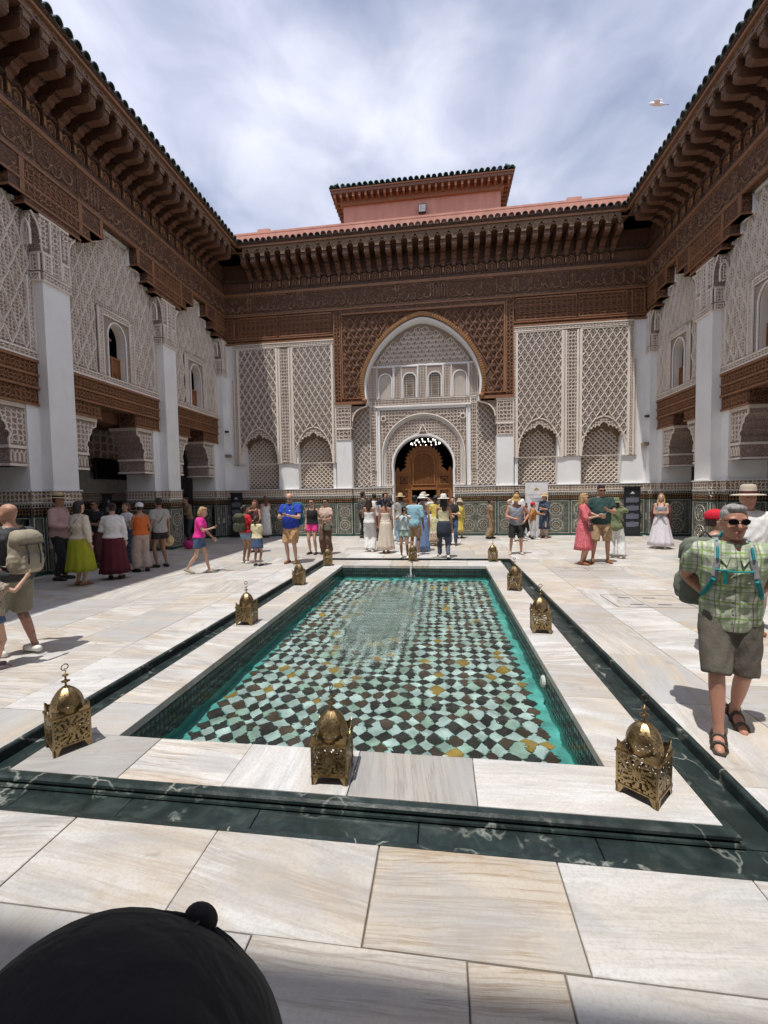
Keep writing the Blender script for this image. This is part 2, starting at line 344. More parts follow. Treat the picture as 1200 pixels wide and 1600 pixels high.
@mat('brass')
def _(t):
    p = t.coord(); a = t.noise(p, 14, 6, 0.65); b = t.noise(p, 60, 3)
    c = t.ramp(a, [(0.3, (0.16, 0.105, 0.05)), (0.5, (0.33, 0.235, 0.115)), (0.72, (0.48, 0.365, 0.20))])
    t.bsdf(c, t.math('MULTIPLY_ADD', a, 0.35, 0.18), 0.92, t.bump(b, 0.35, 0.004))
@mat('water')
def _(t):
    p = t.geo(); h = t.math('MULTIPLY_ADD', t.noise(p, 15, 2, 0.5, 0.3), 0.24, t.noise(p, 5.0, 3, 0.5, 0.6))
    d = t.n('VectorMath', operation='LENGTH', inp={0: t.n('VectorMath', operation='MULTIPLY', inp={0: t.n('VectorMath', operation='ADD', inp={0: p, 1: (0.25, -6.4, 0.2)}).outputs[0], 1: (1.25, 0.36, 0.0)}).outputs[0]}).outputs['Value']
    st = t.ramp(d, [(0.05, 1.25), (1.3, 0.2)])
    h2 = t.math('MULTIPLY_ADD', t.noise(p, 30, 3, 0.6, 0.2), t.ramp(d, [(0.2, 0.55), (1.0, 0.0)]), h)
    t.bsdf((0.86, 0.965, 0.95), 0.0, 0, t.n('Bump', inp={'Height': h2, 'Strength': st, 'Distance': 0.04}).outputs[0], **{'Transmission Weight': 1.0, 'IOR': 1.33})
@mat('falling_water')
def _(t):
    b = t.bsdf((0.85, 0.9, 0.9), 0.08, 0, None, **{'Transmission Weight': 0.6, 'IOR': 1.33})
# ------------------------------------------------------------------ courtyard floor
PX, PN, PF = 1.553, 2.56, 9.23          # pool opening half width, near edge, far edge
RX, RN, RF = 1.95, 2.16, 9.94           # rim
CX, CN, CF = 2.19, 1.89, 10.2           # channel outer edge
rnd = random.Random(11)
m = MB()
FX = CX + 0.02
for a, b in (((-12, -6, -0.4), (-FX, 22, -0.012)), ((FX, -6, -0.4), (12, 22, -0.012)), ((-FX, -6, -0.4), (FX, CN - 0.02, -0.012)), ((-FX, CF + 0.02, -0.4), (FX, 22, -0.012))): m.box(a, b)
floor = m.build('courtyard_floor', MATS['joint_dirt']); tag(floor, 'white and beige veined marble paving around the tiled pool', None, None, 'structure')
m = MB()
m.box((-300, -300, -0.9), (300, 300, -0.7)); g = m.build('ground', MATS['joint_dirt']); tag(g, 'bare earth ground around and below the building', None, None, 'structure')
def slab(name, x0, x1, y0, y1, top, matn, parent, th=0.03, gap=0.0030, bev=0.0028):
    dz = rnd.uniform(-0.0012, 0.0012); j = lambda: rnd.uniform(-0.0015, 0.0015)
    g0 = gap
    X0, X1, Y0, Y1 = x0 + g0 + j(), x1 - g0 + j(), y0 + g0 + j(), y1 - g0 + j(); z = top + dz
    mb = MB()
    V = [(X0, Y0, z - th), (X1, Y0, z - th), (X1, Y1, z - th), (X0, Y1, z - th), (X0, Y0, z - bev), (X1, Y0, z - bev), (X1, Y1, z - bev), (X0, Y1, z - bev),
         (X0 + bev, Y0 + bev, z), (X1 - bev, Y0 + bev, z), (X1 - bev, Y1 - bev, z), (X0 + bev, Y1 - bev, z)]
    q = []
    for k in range(4):
        l = (k + 1) % 4; q += [(k, l, 4 + l, 4 + k), (4 + k, 4 + l, 8 + l, 8 + k)]
    q.append((8, 9, 10, 11)); mb.addq(V, q)
    return mb.build(name, MATS[matn], parent)
def strip_rows(x0, x1, ys, wlo, whi, seedx=None, first=None):
    for y0, y1 in zip(ys[:-1], ys[1:]):
        x = x0 - rnd.uniform(0, whi * 0.7) if first is None else first
        while x < x1:
            w = rnd.uniform(wlo, whi); a, b = max(x, x0), min(x + w, x1)
            if b - a > 0.06: slab('marble_slab', a, b, y0, y1, 0.0, 'marble', floor)
            x += w
def strip_cols(xs, y0, y1, llo, lhi):
    for a, b in zip(xs[:-1], xs[1:]):
        y = y0 - rnd.uniform(0, lhi * 0.7)
        while y < y1:
            l = rnd.uniform(llo, lhi); c, d = max(y, y0), min(y + l, y1)
            if d - c > 0.06: slab('marble_slab', min(a, b), max(a, b), c, d, 0.0, 'marble', floor)
            y += l
# foreground rows in front of the channel: joints read off the photograph
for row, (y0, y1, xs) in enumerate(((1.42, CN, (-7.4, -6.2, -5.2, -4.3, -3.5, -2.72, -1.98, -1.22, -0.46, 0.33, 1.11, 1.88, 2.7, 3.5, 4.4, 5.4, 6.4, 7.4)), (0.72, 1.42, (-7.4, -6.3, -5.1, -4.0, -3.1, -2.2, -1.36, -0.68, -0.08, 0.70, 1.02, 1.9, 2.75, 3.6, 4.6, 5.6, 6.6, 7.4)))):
    for a, b in zip(xs[:-1], xs[1:]): slab('marble_slab', a, b, y0, y1, 0.0, 'marble_shaded_beige', floor)
strip_rows(-7.4, 7.4, [-2.1, -1.1, -0.1, 0.72], 1.0, 1.4)
strip_cols([-CX, -2.75, -3.45, -4.1, -4.9, -5.65, -6.5, -7.36], CN, CF, 0.75, 1.35)
strip_cols([CX, 2.78, 3.42, 4.15, 4.95, 5.7, 6.55, 7.46], CN, CF, 0.75, 1.35)
strip_rows(-7.36, 7.46, [CF, 10.9, 11.65, 12.3, 13.1, 13.85, 14.7, WY - 0.04], 0.8, 1.35)
for sx, x0, x1 in ((-1, -10.9, -7.38), (1, 7.48, 11.0)):
    y = -2.1
    while y < 17:
        slab('marble_slab', x0, x1, y, y + 1.6, 0.0, 'marble', floor); y += 1.6
# slotted access plate let into the right hand paving
m = MB()
for k, (x, y) in enumerate(((3.28, 6.62), (3.62, 6.62), (3.30, 6.25), (3.66, 6.25), (3.15, 8.95), (3.55, 8.95))): m.box((x - 0.085, y - 0.014, 0.0005), (x + 0.085, y + 0.014, 0.0022))
tag(m.build('drain_slot', MATS['black_metal'], floor), kind=None)
m = MB()
for y, xa, xb in ((6.1, 3.0, 4.0), (6.78, 3.0, 4.0), (8.75, 2.95, 3.95), (9.12, 2.95, 3.95)): m.box((xa, y - 0.007, 0.0004), (xb, y + 0.007, 0.002))
for x, ya, yb in ((3.0, 6.1, 6.78), (4.0, 6.1, 6.78), (3.5, 8.76, 9.11)): m.box((x - 0.007, ya + 0.008, 0.0004), (x + 0.007, yb - 0.008, 0.002))
m.build('plate_joint', MATS['joint_dirt'], floor)
# ------------------------------------------------------------------ pool
pool = empty('pool', (0, PN, 0)); tag(pool, 'long rectangular pool lined with chequered diamond tiles and a marble rim', 'pool')
def pslab(name, x0, x1, y0, y1, top, mn, th=0.03, gap=0.0025): return par(slab(name, x0, x1, y0, y1, top, mn, None, th, gap), pool)
def par(o, p):
    o.parent = p; o.matrix_parent_inverse = Matrix.Translation(-Vector(p.location)); return o
RZ = 0.0
for a, b in zip((-RX, -1.24, -0.60, 0.11, 0.80), (-1.24, -0.60, 0.11, 0.80, RX)): pslab('rim_slab', a, b, RN, PN, RZ, 'marble_shaded_beige' if a in (-RX, 0.11) else 'marble', 0.06)
for a, b in zip((-RX, -1.3, -0.5, 0.35, 1.2), (-1.3, -0.5, 0.35, 1.2, RX)): pslab('rim_slab', a, b, PF, RF, RZ, 'marble', 0.06)
for s in (-1, 1):
    y = PN; k = 0
    for L_ in ((0.42, 0.38, 1.0, 0.75, 0.62, 0.9, 0.55, 0.8, 0.6, 0.65) if s < 0 else (0.86, 0.62, 0.8, 0.9, 0.7, 0.85, 0.6, 0.8, 0.54)):
        y1 = min(y + L_, PF)
        if y1 - y > 0.02: pslab('rim_slab', min(s * PX, s * RX), max(s * PX, s * RX), y, y1, RZ, 'marble', 0.06)
        y = y1
# basin, moulding, channel
DZ, WZ, BZ = -0.07, -0.215, -0.56
m = MB()
m.box((-PX - 0.3, PN - 0.3, BZ - 0.2), (PX + 0.3, PF + 0.3, BZ - 0.012))
for a, b in (((-PX - 0.35, PN - 0.3, BZ - 0.012), (-PX - 0.012, PF + 0.3, -0.062)), ((PX + 0.012, PN - 0.3, BZ - 0.012), (PX + 0.35, PF + 0.3, -0.062)), ((-PX - 0.012, PN - 0.3, BZ - 0.012), (PX + 0.012, PN - 0.012, -0.062)), ((-PX - 0.012, PF + 0.012, BZ - 0.012), (PX + 0.012, PF + 0.3, -0.062))): m.box(a, b)
par(m.build('basin', MATS['pool_turq']), pool)
m = MB()
prof = [(0.0, -0.004), (0.035, -0.006), (0.048, -0.018), (0.05, -0.032), (0.038, -0.04), (0.038, -0.046), (0.058, -0.05), (0.062, -0.06), (0.05, DZ), (0.0, DZ)]
ringp = lambda o: [(-RX - o, RN - o), (RX + o, RN - o), (RX + o, RF + o), (-RX - o, RF + o)]
V = []
for o, z in prof: V += [(x, y, z) for x, y in ringp(o + 0.001)]
q = []
for i in range(len(prof) - 1):
    for k in range(4): l = (k + 1) % 4; q.append((i * 4 + k, i * 4 + l, i * 4 + 4 + l, i * 4 + 4 + k))
m.addq(V, q); par(m.build('rim_moulding', MATS['green_marble']), pool)
def chan(x0, x1, y0, y1): pslab('channel_slab', x0, x1, y0, y1, DZ, 'green_marble', 0.03, 0.002)
for a, b in zip((-CX, -1.75, -1.1, -0.35, 0.5, 1.35), (-1.75, -1.1, -0.35, 0.5, 1.35, CX)): chan(a, b, CN, RN - 0.05)
for a, b in zip((-CX, -1.2, 0, 1.2), (-1.2, 0, 1.2, CX)): chan(a, b, RF + 0.05, CF)
for s in (-1, 1):
    y = RN - 0.05
    while y < RF + 0.04:
        y1 = min(y + rnd.uniform(0.9, 1.3), RF + 0.05)
        if y1 - y > 0.05: chan(min(s * (RX + 0.05), s * CX), max(s * (RX + 0.05), s * CX), y, y1)
        y = y1
m = MB()       # outer lip of the channel
V = []
lp = [(-0.004, DZ), (-0.004, -0.010), (0.001, 0.0), (0.008, 0.003), (0.030, 0.003), (0.031, -0.02)]
for o, z in lp: V += [(x, y, z) for x, y in [(-CX - o, CN - o), (CX + o, CN - o), (CX + o, CF + o), (-CX - o, CF + o)]]
q = []
for i in range(len(lp) - 1):
    for k in range(4): l = (k + 1) % 4; q.append((i * 4 + k, i * 4 + l, i * 4 + 4 + l, i * 4 + 4 + k))
m.addq(V, q); par(m.build('channel_lip', MATS['green_marble']), pool)
m = MB(); m.box((-CX - 0.05, CN - 0.05, -0.4), (CX + 0.05, RN + 0.1, DZ - 0.028)); m.box((-CX - 0.05, RF - 0.1, -0.4), (CX + 0.05, CF + 0.05, DZ - 0.028))
for s in (-1, 1): m.box((s * (RX - 0.1), RN, -0.4), (s * (CX + 0.05), RF, DZ - 0.028))
par(m.build('channel_bed', MATS['joint_dirt']), pool)
# wall tiles: small diamonds above the water line
def wall_tiles():
    m = MB(); tw, thh = 0.052, 0.074; zt, zb = -0.064, -0.37
    def run(L_, put):
        nu = int(L_ / tw)
        for i in range(nu * 2 + 1):
            for k in range(9):
                if (i + k) % 2: continue
                u = i * tw / 2 + 0.001; z = zt - k * thh / 2
                if z < zb or u < tw / 2 or u > L_ - tw / 2: continue
                a, b = tw * 0.47, thh * 0.47
                pts = [(u, z - b), (u + a, z), (u, z + b), (u - a, z)]
                if k == 0: pts = [(u, z - b), (u + a, z), (u - a, z)]
                mi = 0 if k % 2 == 0 else (1 if rnd.random() < 0.85 else 2)
                m.add([put(p, 0.0) for p in pts], [list(range(len(pts)))], mi)
    run(PF - PN, lambda p, d: (-PX - 0.003, PN + p[0], p[1])); run(PF - PN, lambda p, d: (PX + 0.003, PF - p[0], p[1]))
    run(2 * PX, lambda p, d: (-PX + p[0], PF + 0.003, p[1])); run(2 * PX, lambda p, d: (PX - p[0], PN - 0.003, p[1]))
    o = par(m.build('wall_tiles', [MATS['pool_black'], MATS['z_teal'], MATS['z_green']], None, kind='stuff'), pool)
    m = MB()
    for a, b in (((-PX - 0.011, PN, -0.40), (-PX - 0.005, PF, -0.06)), ((PX + 0.005, PN, -0.40), (PX + 0.011, PF, -0.06)), ((-PX - 0.005, PN - 0.011, -0.40), (PX + 0.005, PN - 0.005, -0.06)), ((-PX - 0.005, PF + 0.005, -0.40), (PX + 0.005, PF + 0.011, -0.06))): m.box(a, b)
    par(m.build('wall_grout', MATS['z_green']), pool)
wall_tiles()
# diamond floor tiles
def floor_tiles():
    tx, ty = 0.1425, 0.166; nx, ny = 20, 38; x0 = -nx * tx / 2; y0 = PN + 0.16
    cells = []
    for j in range(ny * 2 + 1):
        for i in range(nx * 2 + 1):
            if (i + j) % 2: continue
            cells.append((x0 + i * tx / 2, y0 + j * ty / 2, j % 2, i, j))
    mats = ['pool_black', 'pool_brown', 'pool_ochre', 'pool_pale', 'pool_mint']
    meshes = {}
    def shape(v):
        a, b = tx * 0.485, ty * 0.485; r2 = random.Random(v); pts = []
        cs = [(0, -b), (a, 0), (0, b), (-a, 0)]
        for k in range(4):
            p, q2 = np.array(cs[k]), np.array(cs[(k + 1) % 4]); pts.append(p + [r2.uniform(-.004, .004), r2.uniform(-.004, .004)])
            mid = (p + q2) / 2; nrm = np.array([q2[1] - p[1], p[0] - q2[0]]); nrm /= np.linalg.norm(nrm); pts.append(mid + nrm * r2.uniform(-0.0045, 0.0045))
        return np.array(pts)
    for v in range(4):
        for mi, mn in enumerate(mats):
            mb = MB(); mb.prism(shape(v), -0.008, 0.0); meshes[(v, mi)] = mb.build('tile', MATS[mn], mesh_only=True)
    rest = MB(); k = 0
    for (x, y, pj, i, j) in cells:
        r = rnd.random()
        dark = pj == 0
        mi = (0 if r < 0.62 else (1 if r < 0.91 else 2)) if dark else (3 if r < 0.78 else 4)
        if k < 300:
            o = link('tile', meshes[(rnd.randrange(4), mi)], None, (x, y, BZ)); par(o, pool)
        else:
            P = shape(rnd.randrange(4)) + [x, y]; rest.prism(P, BZ - 0.008, BZ, mi)
        k += 1
    o = par(rest.build('floor_tiles', [MATS[n] for n in mats], None, kind='stuff'), pool)
floor_tiles()
# water surface
def water():
    nx, ny = 90, 190
    xs = np.linspace(-PX - 0.004, PX + 0.004, nx); ys = np.linspace(PN - 0.004, PF + 0.004, ny)
    X, Y = np.meshgrid(xs, ys); Z = np.full_like(X, WZ)
    rs = np.random.RandomState(3)
    for k in range(46):
        lam = rs.uniform(0.14, 0.6); a = rs.uniform(0, 2 * np.pi); ph = rs.uniform(0, 6.28)
        Z += 0.0008 * lam / 0.3 * np.sin((X * np.cos(a) + Y * np.sin(a)) * 2 * np.pi / lam + ph)
    for cx, cy, amp in ((-0.03, 9.1, 0.007), (-0.25, 5.6, 0.0045), (-0.3, 7.4, 0.004)):
        d = np.hypot(X - cx, Y - cy); Z += amp * np.sin(d * 2 * np.pi / 0.17) * np.exp(-d * 0.95)
    V = np.stack([X.ravel(), Y.ravel(), Z.ravel()], 1); idx = np.arange(nx * ny).reshape(ny, nx)
    q = np.stack([idx[:-1, :-1].ravel(), idx[:-1, 1:].ravel(), idx[1:, 1:].ravel(), idx[1:, :-1].ravel()], 1)
    m = MB(); m.addq(V, q); o = m.build('water', MATS['water'], None, True); tag(o, 'clear rippled turquoise water filling the tiled pool', None, None, 'structure')
    return o
water_o = water()
sun_d.cycles.is_caustics_light = True; water_o.cycles.is_caustics_caster = True
for o_ in pool.children: o_.cycles.is_caustics_receiver = True
# falling jet at the far end, and the lamp set in the right wall
j = empty('water_jet', (-0.02, RF - 0.62, 0)); tag(j, 'thin stream of water falling from a brass spout into the far end of the pool', 'fountain')
m = MB(); tube(m, [(0, 0.14, 0.03), (0, 0.02, 0.05), (0, -0.06, 0.045)], [0.018, 0.018, 0.014], 8); m.build('spout', MATS['brass'], j)
m = MB(); pts = [(0.004 * math.sin(k * 2.1) - 0.012 * k / 8, -0.06 - 0.035 * k ** 0.85, 0.045 - 0.0042 * k * k) for k in range(9)]
tube(m, pts, [0.009 + 0.0016 * k + 0.003 * (k % 2) for k in range(9)], 8)
for k in range(26): ell(m, (-0.012 + rnd.gauss(0, 0.05), -0.27 + rnd.gauss(0, 0.05), WZ + abs(rnd.gauss(0.004, 0.02))), (0.008,) * 3, 6, 4)
m.build('stream', MATS['falling_water'], j, True)
m = MB(); lathe(m, [(0.0, 0.03), (0.045, 0.03), (0.06, 0.015), (0.06, 0.0)], 16)
o = m.build('pool_light', simple('lamp_glass', (0.5, 0.55, 0.5), 0.2)); o.location = (PX - 0.002, 4.0, -0.15); o.rotation_euler = (0, -math.pi / 2, 0); tag(o, 'small round lamp set in the right tiled wall of the pool', 'pool lamp')
# ------------------------------------------------------------------ carved ornament generators
def inpoly(P, poly):
    P = np.asarray(P); x, y = P[:, 0], P[:, 1]; poly = np.asarray(poly); r = np.zeros(len(P), bool); n = len(poly); j = n - 1
    for i in range(n):
        xi, yi = poly[i]; xj, yj = poly[j]
        c = ((yi > y) != (yj > y)) & (x < (xj - xi) * (y - yi) / (yj - yi + 1e-12) + xi); r ^= c; j = i
    return r
def leaf_mesh(w, h, d0, d1, n=5):
    """pointed palmette ring: outer almond with a sunk eye"""
    t = np.linspace(0, 1, n); rt = np.stack([w / 2 * np.sin(np.pi * t) ** 0.8, -h / 2 + h * t], 1)
    lf = rt[::-1][1:-1] * [-1, 1]; P = np.vstack([rt, lf]); k = len(P)
    Q = P * 0.52 - [0, h * 0.06]
    V = np.vstack([np.column_stack([P, np.full(k, d0)]), np.column_stack([P * 0.9, np.full(k, d1)]), np.column_stack([Q, np.full(k, d1)]), np.column_stack([Q * 0.9, np.full(k, d0)])])
    i = np.arange(k); j = (i + 1) % k
    return V, np.concatenate([np.stack([i + a * k, j + a * k, j + (a + 1) * k, i + (a + 1) * k], 1) for a in range(3)])
def sebka(m, inside, x0, z0, x1, z1, cw, ch, d0, d1, w, wav=0.0, mi=0, motif=0.55, ox=0.0, oz=0.0, mm=None):
    """lozenge net of raised ribs with a palmette in every cell"""
    def rib(dirn):
        n = 6 if wav else 3; t = np.linspace(0, 1, n)
        P = np.stack([dirn * cw / 2 * t, ch / 2 * t], 1)
        if wav: nr = np.array([-ch / 2, dirn * cw / 2]); nr = nr / np.linalg.norm(nr); P = P + np.outer(np.sin(t * 2 * np.pi) * wav, nr)
        mb = MB(); mb.ribbon(P, w, d0, d1, taper=0.6); return np.concatenate(mb.v), np.concatenate([f for f, _ in mb.f])
    nx, nz = int((x1 - x0) / cw) + 3, int((z1 - z0) / ch) + 3
    I, J = np.meshgrid(np.arange(-2, nx), np.arange(-2, nz)); base = np.stack([x0 + ox + I.ravel() * cw, z0 + oz + J.ravel() * ch], 1)
    base = np.vstack([base, base + [cw / 2, ch / 2]])
    def ok(P): return (P[:, 0] > x0) & (P[:, 0] < x1) & (P[:, 1] > z0) & (P[:, 1] < z1) & inside(P)
    for dr in (1, -1):
        V, Fq = rib(dr); mid = base + [dr * cw / 4, ch / 4]; a = ok(mid); m.stamp(V, Fq, base[a], mi=mi)
    if motif:
        V, Fq = leaf_mesh(cw * motif, ch * motif, d0, d0 + (d1 - d0) * 0.75); c = base + [0, ch / 2]; a = ok(c) & ok(c + [cw * 0.2, 0]) & ok(c - [cw * 0.2, 0]) & ok(c - [0, ch * 0.22]) & ok(c + [0, ch * 0.22]); m.stamp(V, Fq, c[a], mi=mi if mm is None else mm)
def truchet(m, inside, x0, z0, x1, z1, s, d0, d1, w, mi=0, seed=1, mode='mix'):
    """scrolling arabesque: quarter-circle ribs joined tile to tile, with a leaf between"""
    nx, nz = max(1, round((x1 - x0) / s)), max(1, round((z1 - z0) / s)); sx, sz = (x1 - x0) / nx, (z1 - z0) / nz
    rs = np.random.RandomState(seed)
    mb = MB(); mb.ribbon(arc(-0.5, -0.5, 0.5, 0, 90, 5), w / s, 0, 1, taper=0.6); mb.ribbon(arc(0.5, 0.5, 0.5, 180, 270, 5), w / s, 0, 1, taper=0.6)
    V = np.concatenate(mb.v); Fq = []; o = 0
    Fq = np.concatenate([f for f, _ in mb.f]); V[:, 2] = d0 + V[:, 2] * (d1 - d0)
    I, J = np.meshgrid(np.arange(nx), np.arange(nz)); c = np.stack([x0 + (I.ravel() + 0.5) * sx, z0 + (J.ravel() + 0.5) * sz], 1); a = inside(c); c = c[a]
    par_ = ((I + J).ravel()[a] % 2) if mode == 'ring' else rs.randint(0, 2, len(c))
    V2 = V.copy(); V2[:, 0] *= sx; V2[:, 1] *= sz; V3 = V2.copy(); V3[:, 0] *= -1
    k = par_ == 0; m.stamp(V2, Fq, c[k], mi=mi); m.stamp(V3, Fq[:, ::-1], c[~k], mi=mi)
    L, Fl = leaf_mesh(s * 0.34, s * 0.5, d0, d0 + (d1 - d0) * 0.8, 4); m.stamp(L, Fl, c, rs.uniform(0, 6.28, len(c)), mi=mi)
ALL = lambda P: np.ones(len(P), bool)
def frame(m, x0, z0, x1, z1, w, d0, d1, mi=0):
    h = w / 2; m.ribbon([(x0 + h, z0 + h), (x1 - h, z0 + h), (x1 - h, z1 - h), (x0 + h, z1 - h)], w, d0, d1, True, mi, 0.75)
def band(m, x0, z0, x1, z1, s, d, mi_ground=0, mi=1, seed=1, edge=0.025, hgt=0.022, w=0.022):
    """carved border strip: ground, two fillets, arabesque"""
    m.box((x0, z0, d - 0.02), (x1, z1, d), mi_ground)
    frame(m, x0, z0, x1, z1, edge, d, d + hgt * 1.4, mi)
    e = edge + 0.006; truchet(m, ALL, x0 + e, z0 + e, x1 - e, z1 - e, s, d, d + hgt, w, mi, seed)
def script(m, x0, x1, z0, z1, d0, d1, mi=0, seed=5):
    """carved interlaced frieze: tall uprights, bowls, loops and scrolls along a base line"""
    r = random.Random(seed); H = z1 - z0; x = x0; w = H * 0.075
    while x < x1 - 0.1 * H:
        k = r.random(); b = z0 + H * r.uniform(0.12, 0.2)
        if k < 0.36:
            hgt = H * r.uniform(0.66, 0.86); m.ribbon([(x, b), (x + 0.01 * H, b + hgt * 0.5), (x - 0.01 * H, b + hgt * 0.92), (x + 0.05 * H, b + hgt)], [w * .8, w, w, w * .4], d0, d1, mi=mi); x += H * 0.15
        elif k < 0.62:
            rr = H * r.uniform(0.14, 0.22); m.ribbon(arc(x + rr, b + rr, rr, 150, 400, 12), w, d0, d1 * 1.001, mi=mi); x += rr * 2.1
        elif k < 0.84:
            rr = H * r.uniform(0.16, 0.26); p = np.vstack([arc(x + rr, b + rr * 0.8, rr, 175, 350, 10), [(x + 2.3 * rr, b + rr * 1.1)]]); m.ribbon(p, np.linspace(w * .5, w, len(p)), d0, d1, mi=mi); x += rr * 2.2
        else:
            t = np.linspace(0, 1, 14); p = np.stack([x + t * H * 0.5, b + H * (0.14 + 0.12 * np.sin(t * 6.5))], 1); m.ribbon(p, w, d0, d1, mi=mi); x += H * 0.52
        if r.random() < 0.65:
            rr = H * r.uniform(0.08, 0.13); cx, cz = x - H * r.uniform(0.05, 0.25), z0 + H * r.uniform(0.55, 0.85); t = np.linspace(0.2, 1, 12); a = t * 8.5 + r.random() * 6
            m.ribbon(np.stack([cx + rr * t * np.cos(a), cz + rr * t * np.sin(a)], 1), w * 0.55, d0, d0 + (d1 - d0) * 0.6, mi=mi)
        if r.random() < 0.5:
            L, Fl = leaf_mesh(H * 0.07, H * 0.12, d0, d1, 4); m.stamp(L, Fl, [(x - H * 0.1, z0 + H * r.uniform(0.3, 0.9))], [r.uniform(0, 6)], mi=mi)
# ---- zellige: one square of the star mosaic, stamped over a panel
def star_cell(p):
    out = {0: [], 1: [], 2: [], 3: []}          # 0 black 1 green 2 tan 3 teal
    P = lambda r, a: (r * p * math.cos(a), r * p * math.sin(a))
    out[2].append([P(0.085 if k % 2 == 0 else 0.055, k * math.pi / 8) for k in range(16)])
    for k in range(8):
        a = k * math.pi / 4 + math.pi / 8; da = math.pi / 8 * 0.62
        out[0 if k % 2 else 1].append([P(0.095, a), P(0.15, a - da), P(0.205, a), P(0.15, a + da)])
    for k in range(8):
        a = k * math.pi / 4; out[2 if k % 2 else 0].append([P(0.125, a), P(0.165, a - 0.16), P(0.235, a), P(0.165, a + 0.16)])
    for k in range(16):
        a = k * math.pi / 8 + math.pi / 16; da = math.pi / 16 * 0.66
        out[(1, 0, 3, 0)[k % 4]].append([P(0.245, a - da), P(0.325, a - da * 0.75), P(0.36, a), P(0.325, a + da * 0.75), P(0.245, a + da), P(0.225, a)])
    for k in range(16):
        a = k * math.pi / 8; out[(2, 1)[k % 2]].append([P(0.335, a), P(0.375, a - 0.06), P(0.42, a), P(0.375, a + 0.06)])
    for sx in (-1, 1):
        for sz in (-1, 1):
            c = (0.5 * sx, 0.5 * sz)
            for k in range(5):
                a = (math.atan2(-sz, -sx) - math.pi / 4) + k * math.pi / 8
                q = lambda r, b: ((c[0] + r * math.cos(b)) * p, (c[1] + r * math.sin(b)) * p)
                if 0 < k < 4: out[3 if k % 2 else 1].append([q(0.03, a), q(0.085, a - 0.22), q(0.13, a), q(0.085, a + 0.22)])
            b = math.atan2(-sz, -sx); q = lambda r, e: ((c[0] + r * math.cos(b + e)) * p, (c[1] + r * math.sin(b + e)) * p)
            out[0].append([q(0.15, -0.3), q(0.20, 0), q(0.15, 0.3), q(0.115, 0)])
    return out
def zell_stamp(m, p, cells, d, mats=(1, 2, 3, 4)):
    for ci, polys in star_cell(p).items():
        for n in set(len(q) for q in polys):
            PP = [q for q in polys if len(q) == n]
            if n == 16:
                for q in PP: V = np.column_stack([np.array(q), np.full(n, d)]); m.stamp(V, [list(range(n))], cells, mi=mats[ci])
            else:
                V = np.concatenate([np.column_stack([np.array(q), np.full(n, d)]) for q in PP]); m.stamp(V, np.arange(len(PP) * n).reshape(-1, n), cells, mi=mats[ci])
ZM = None
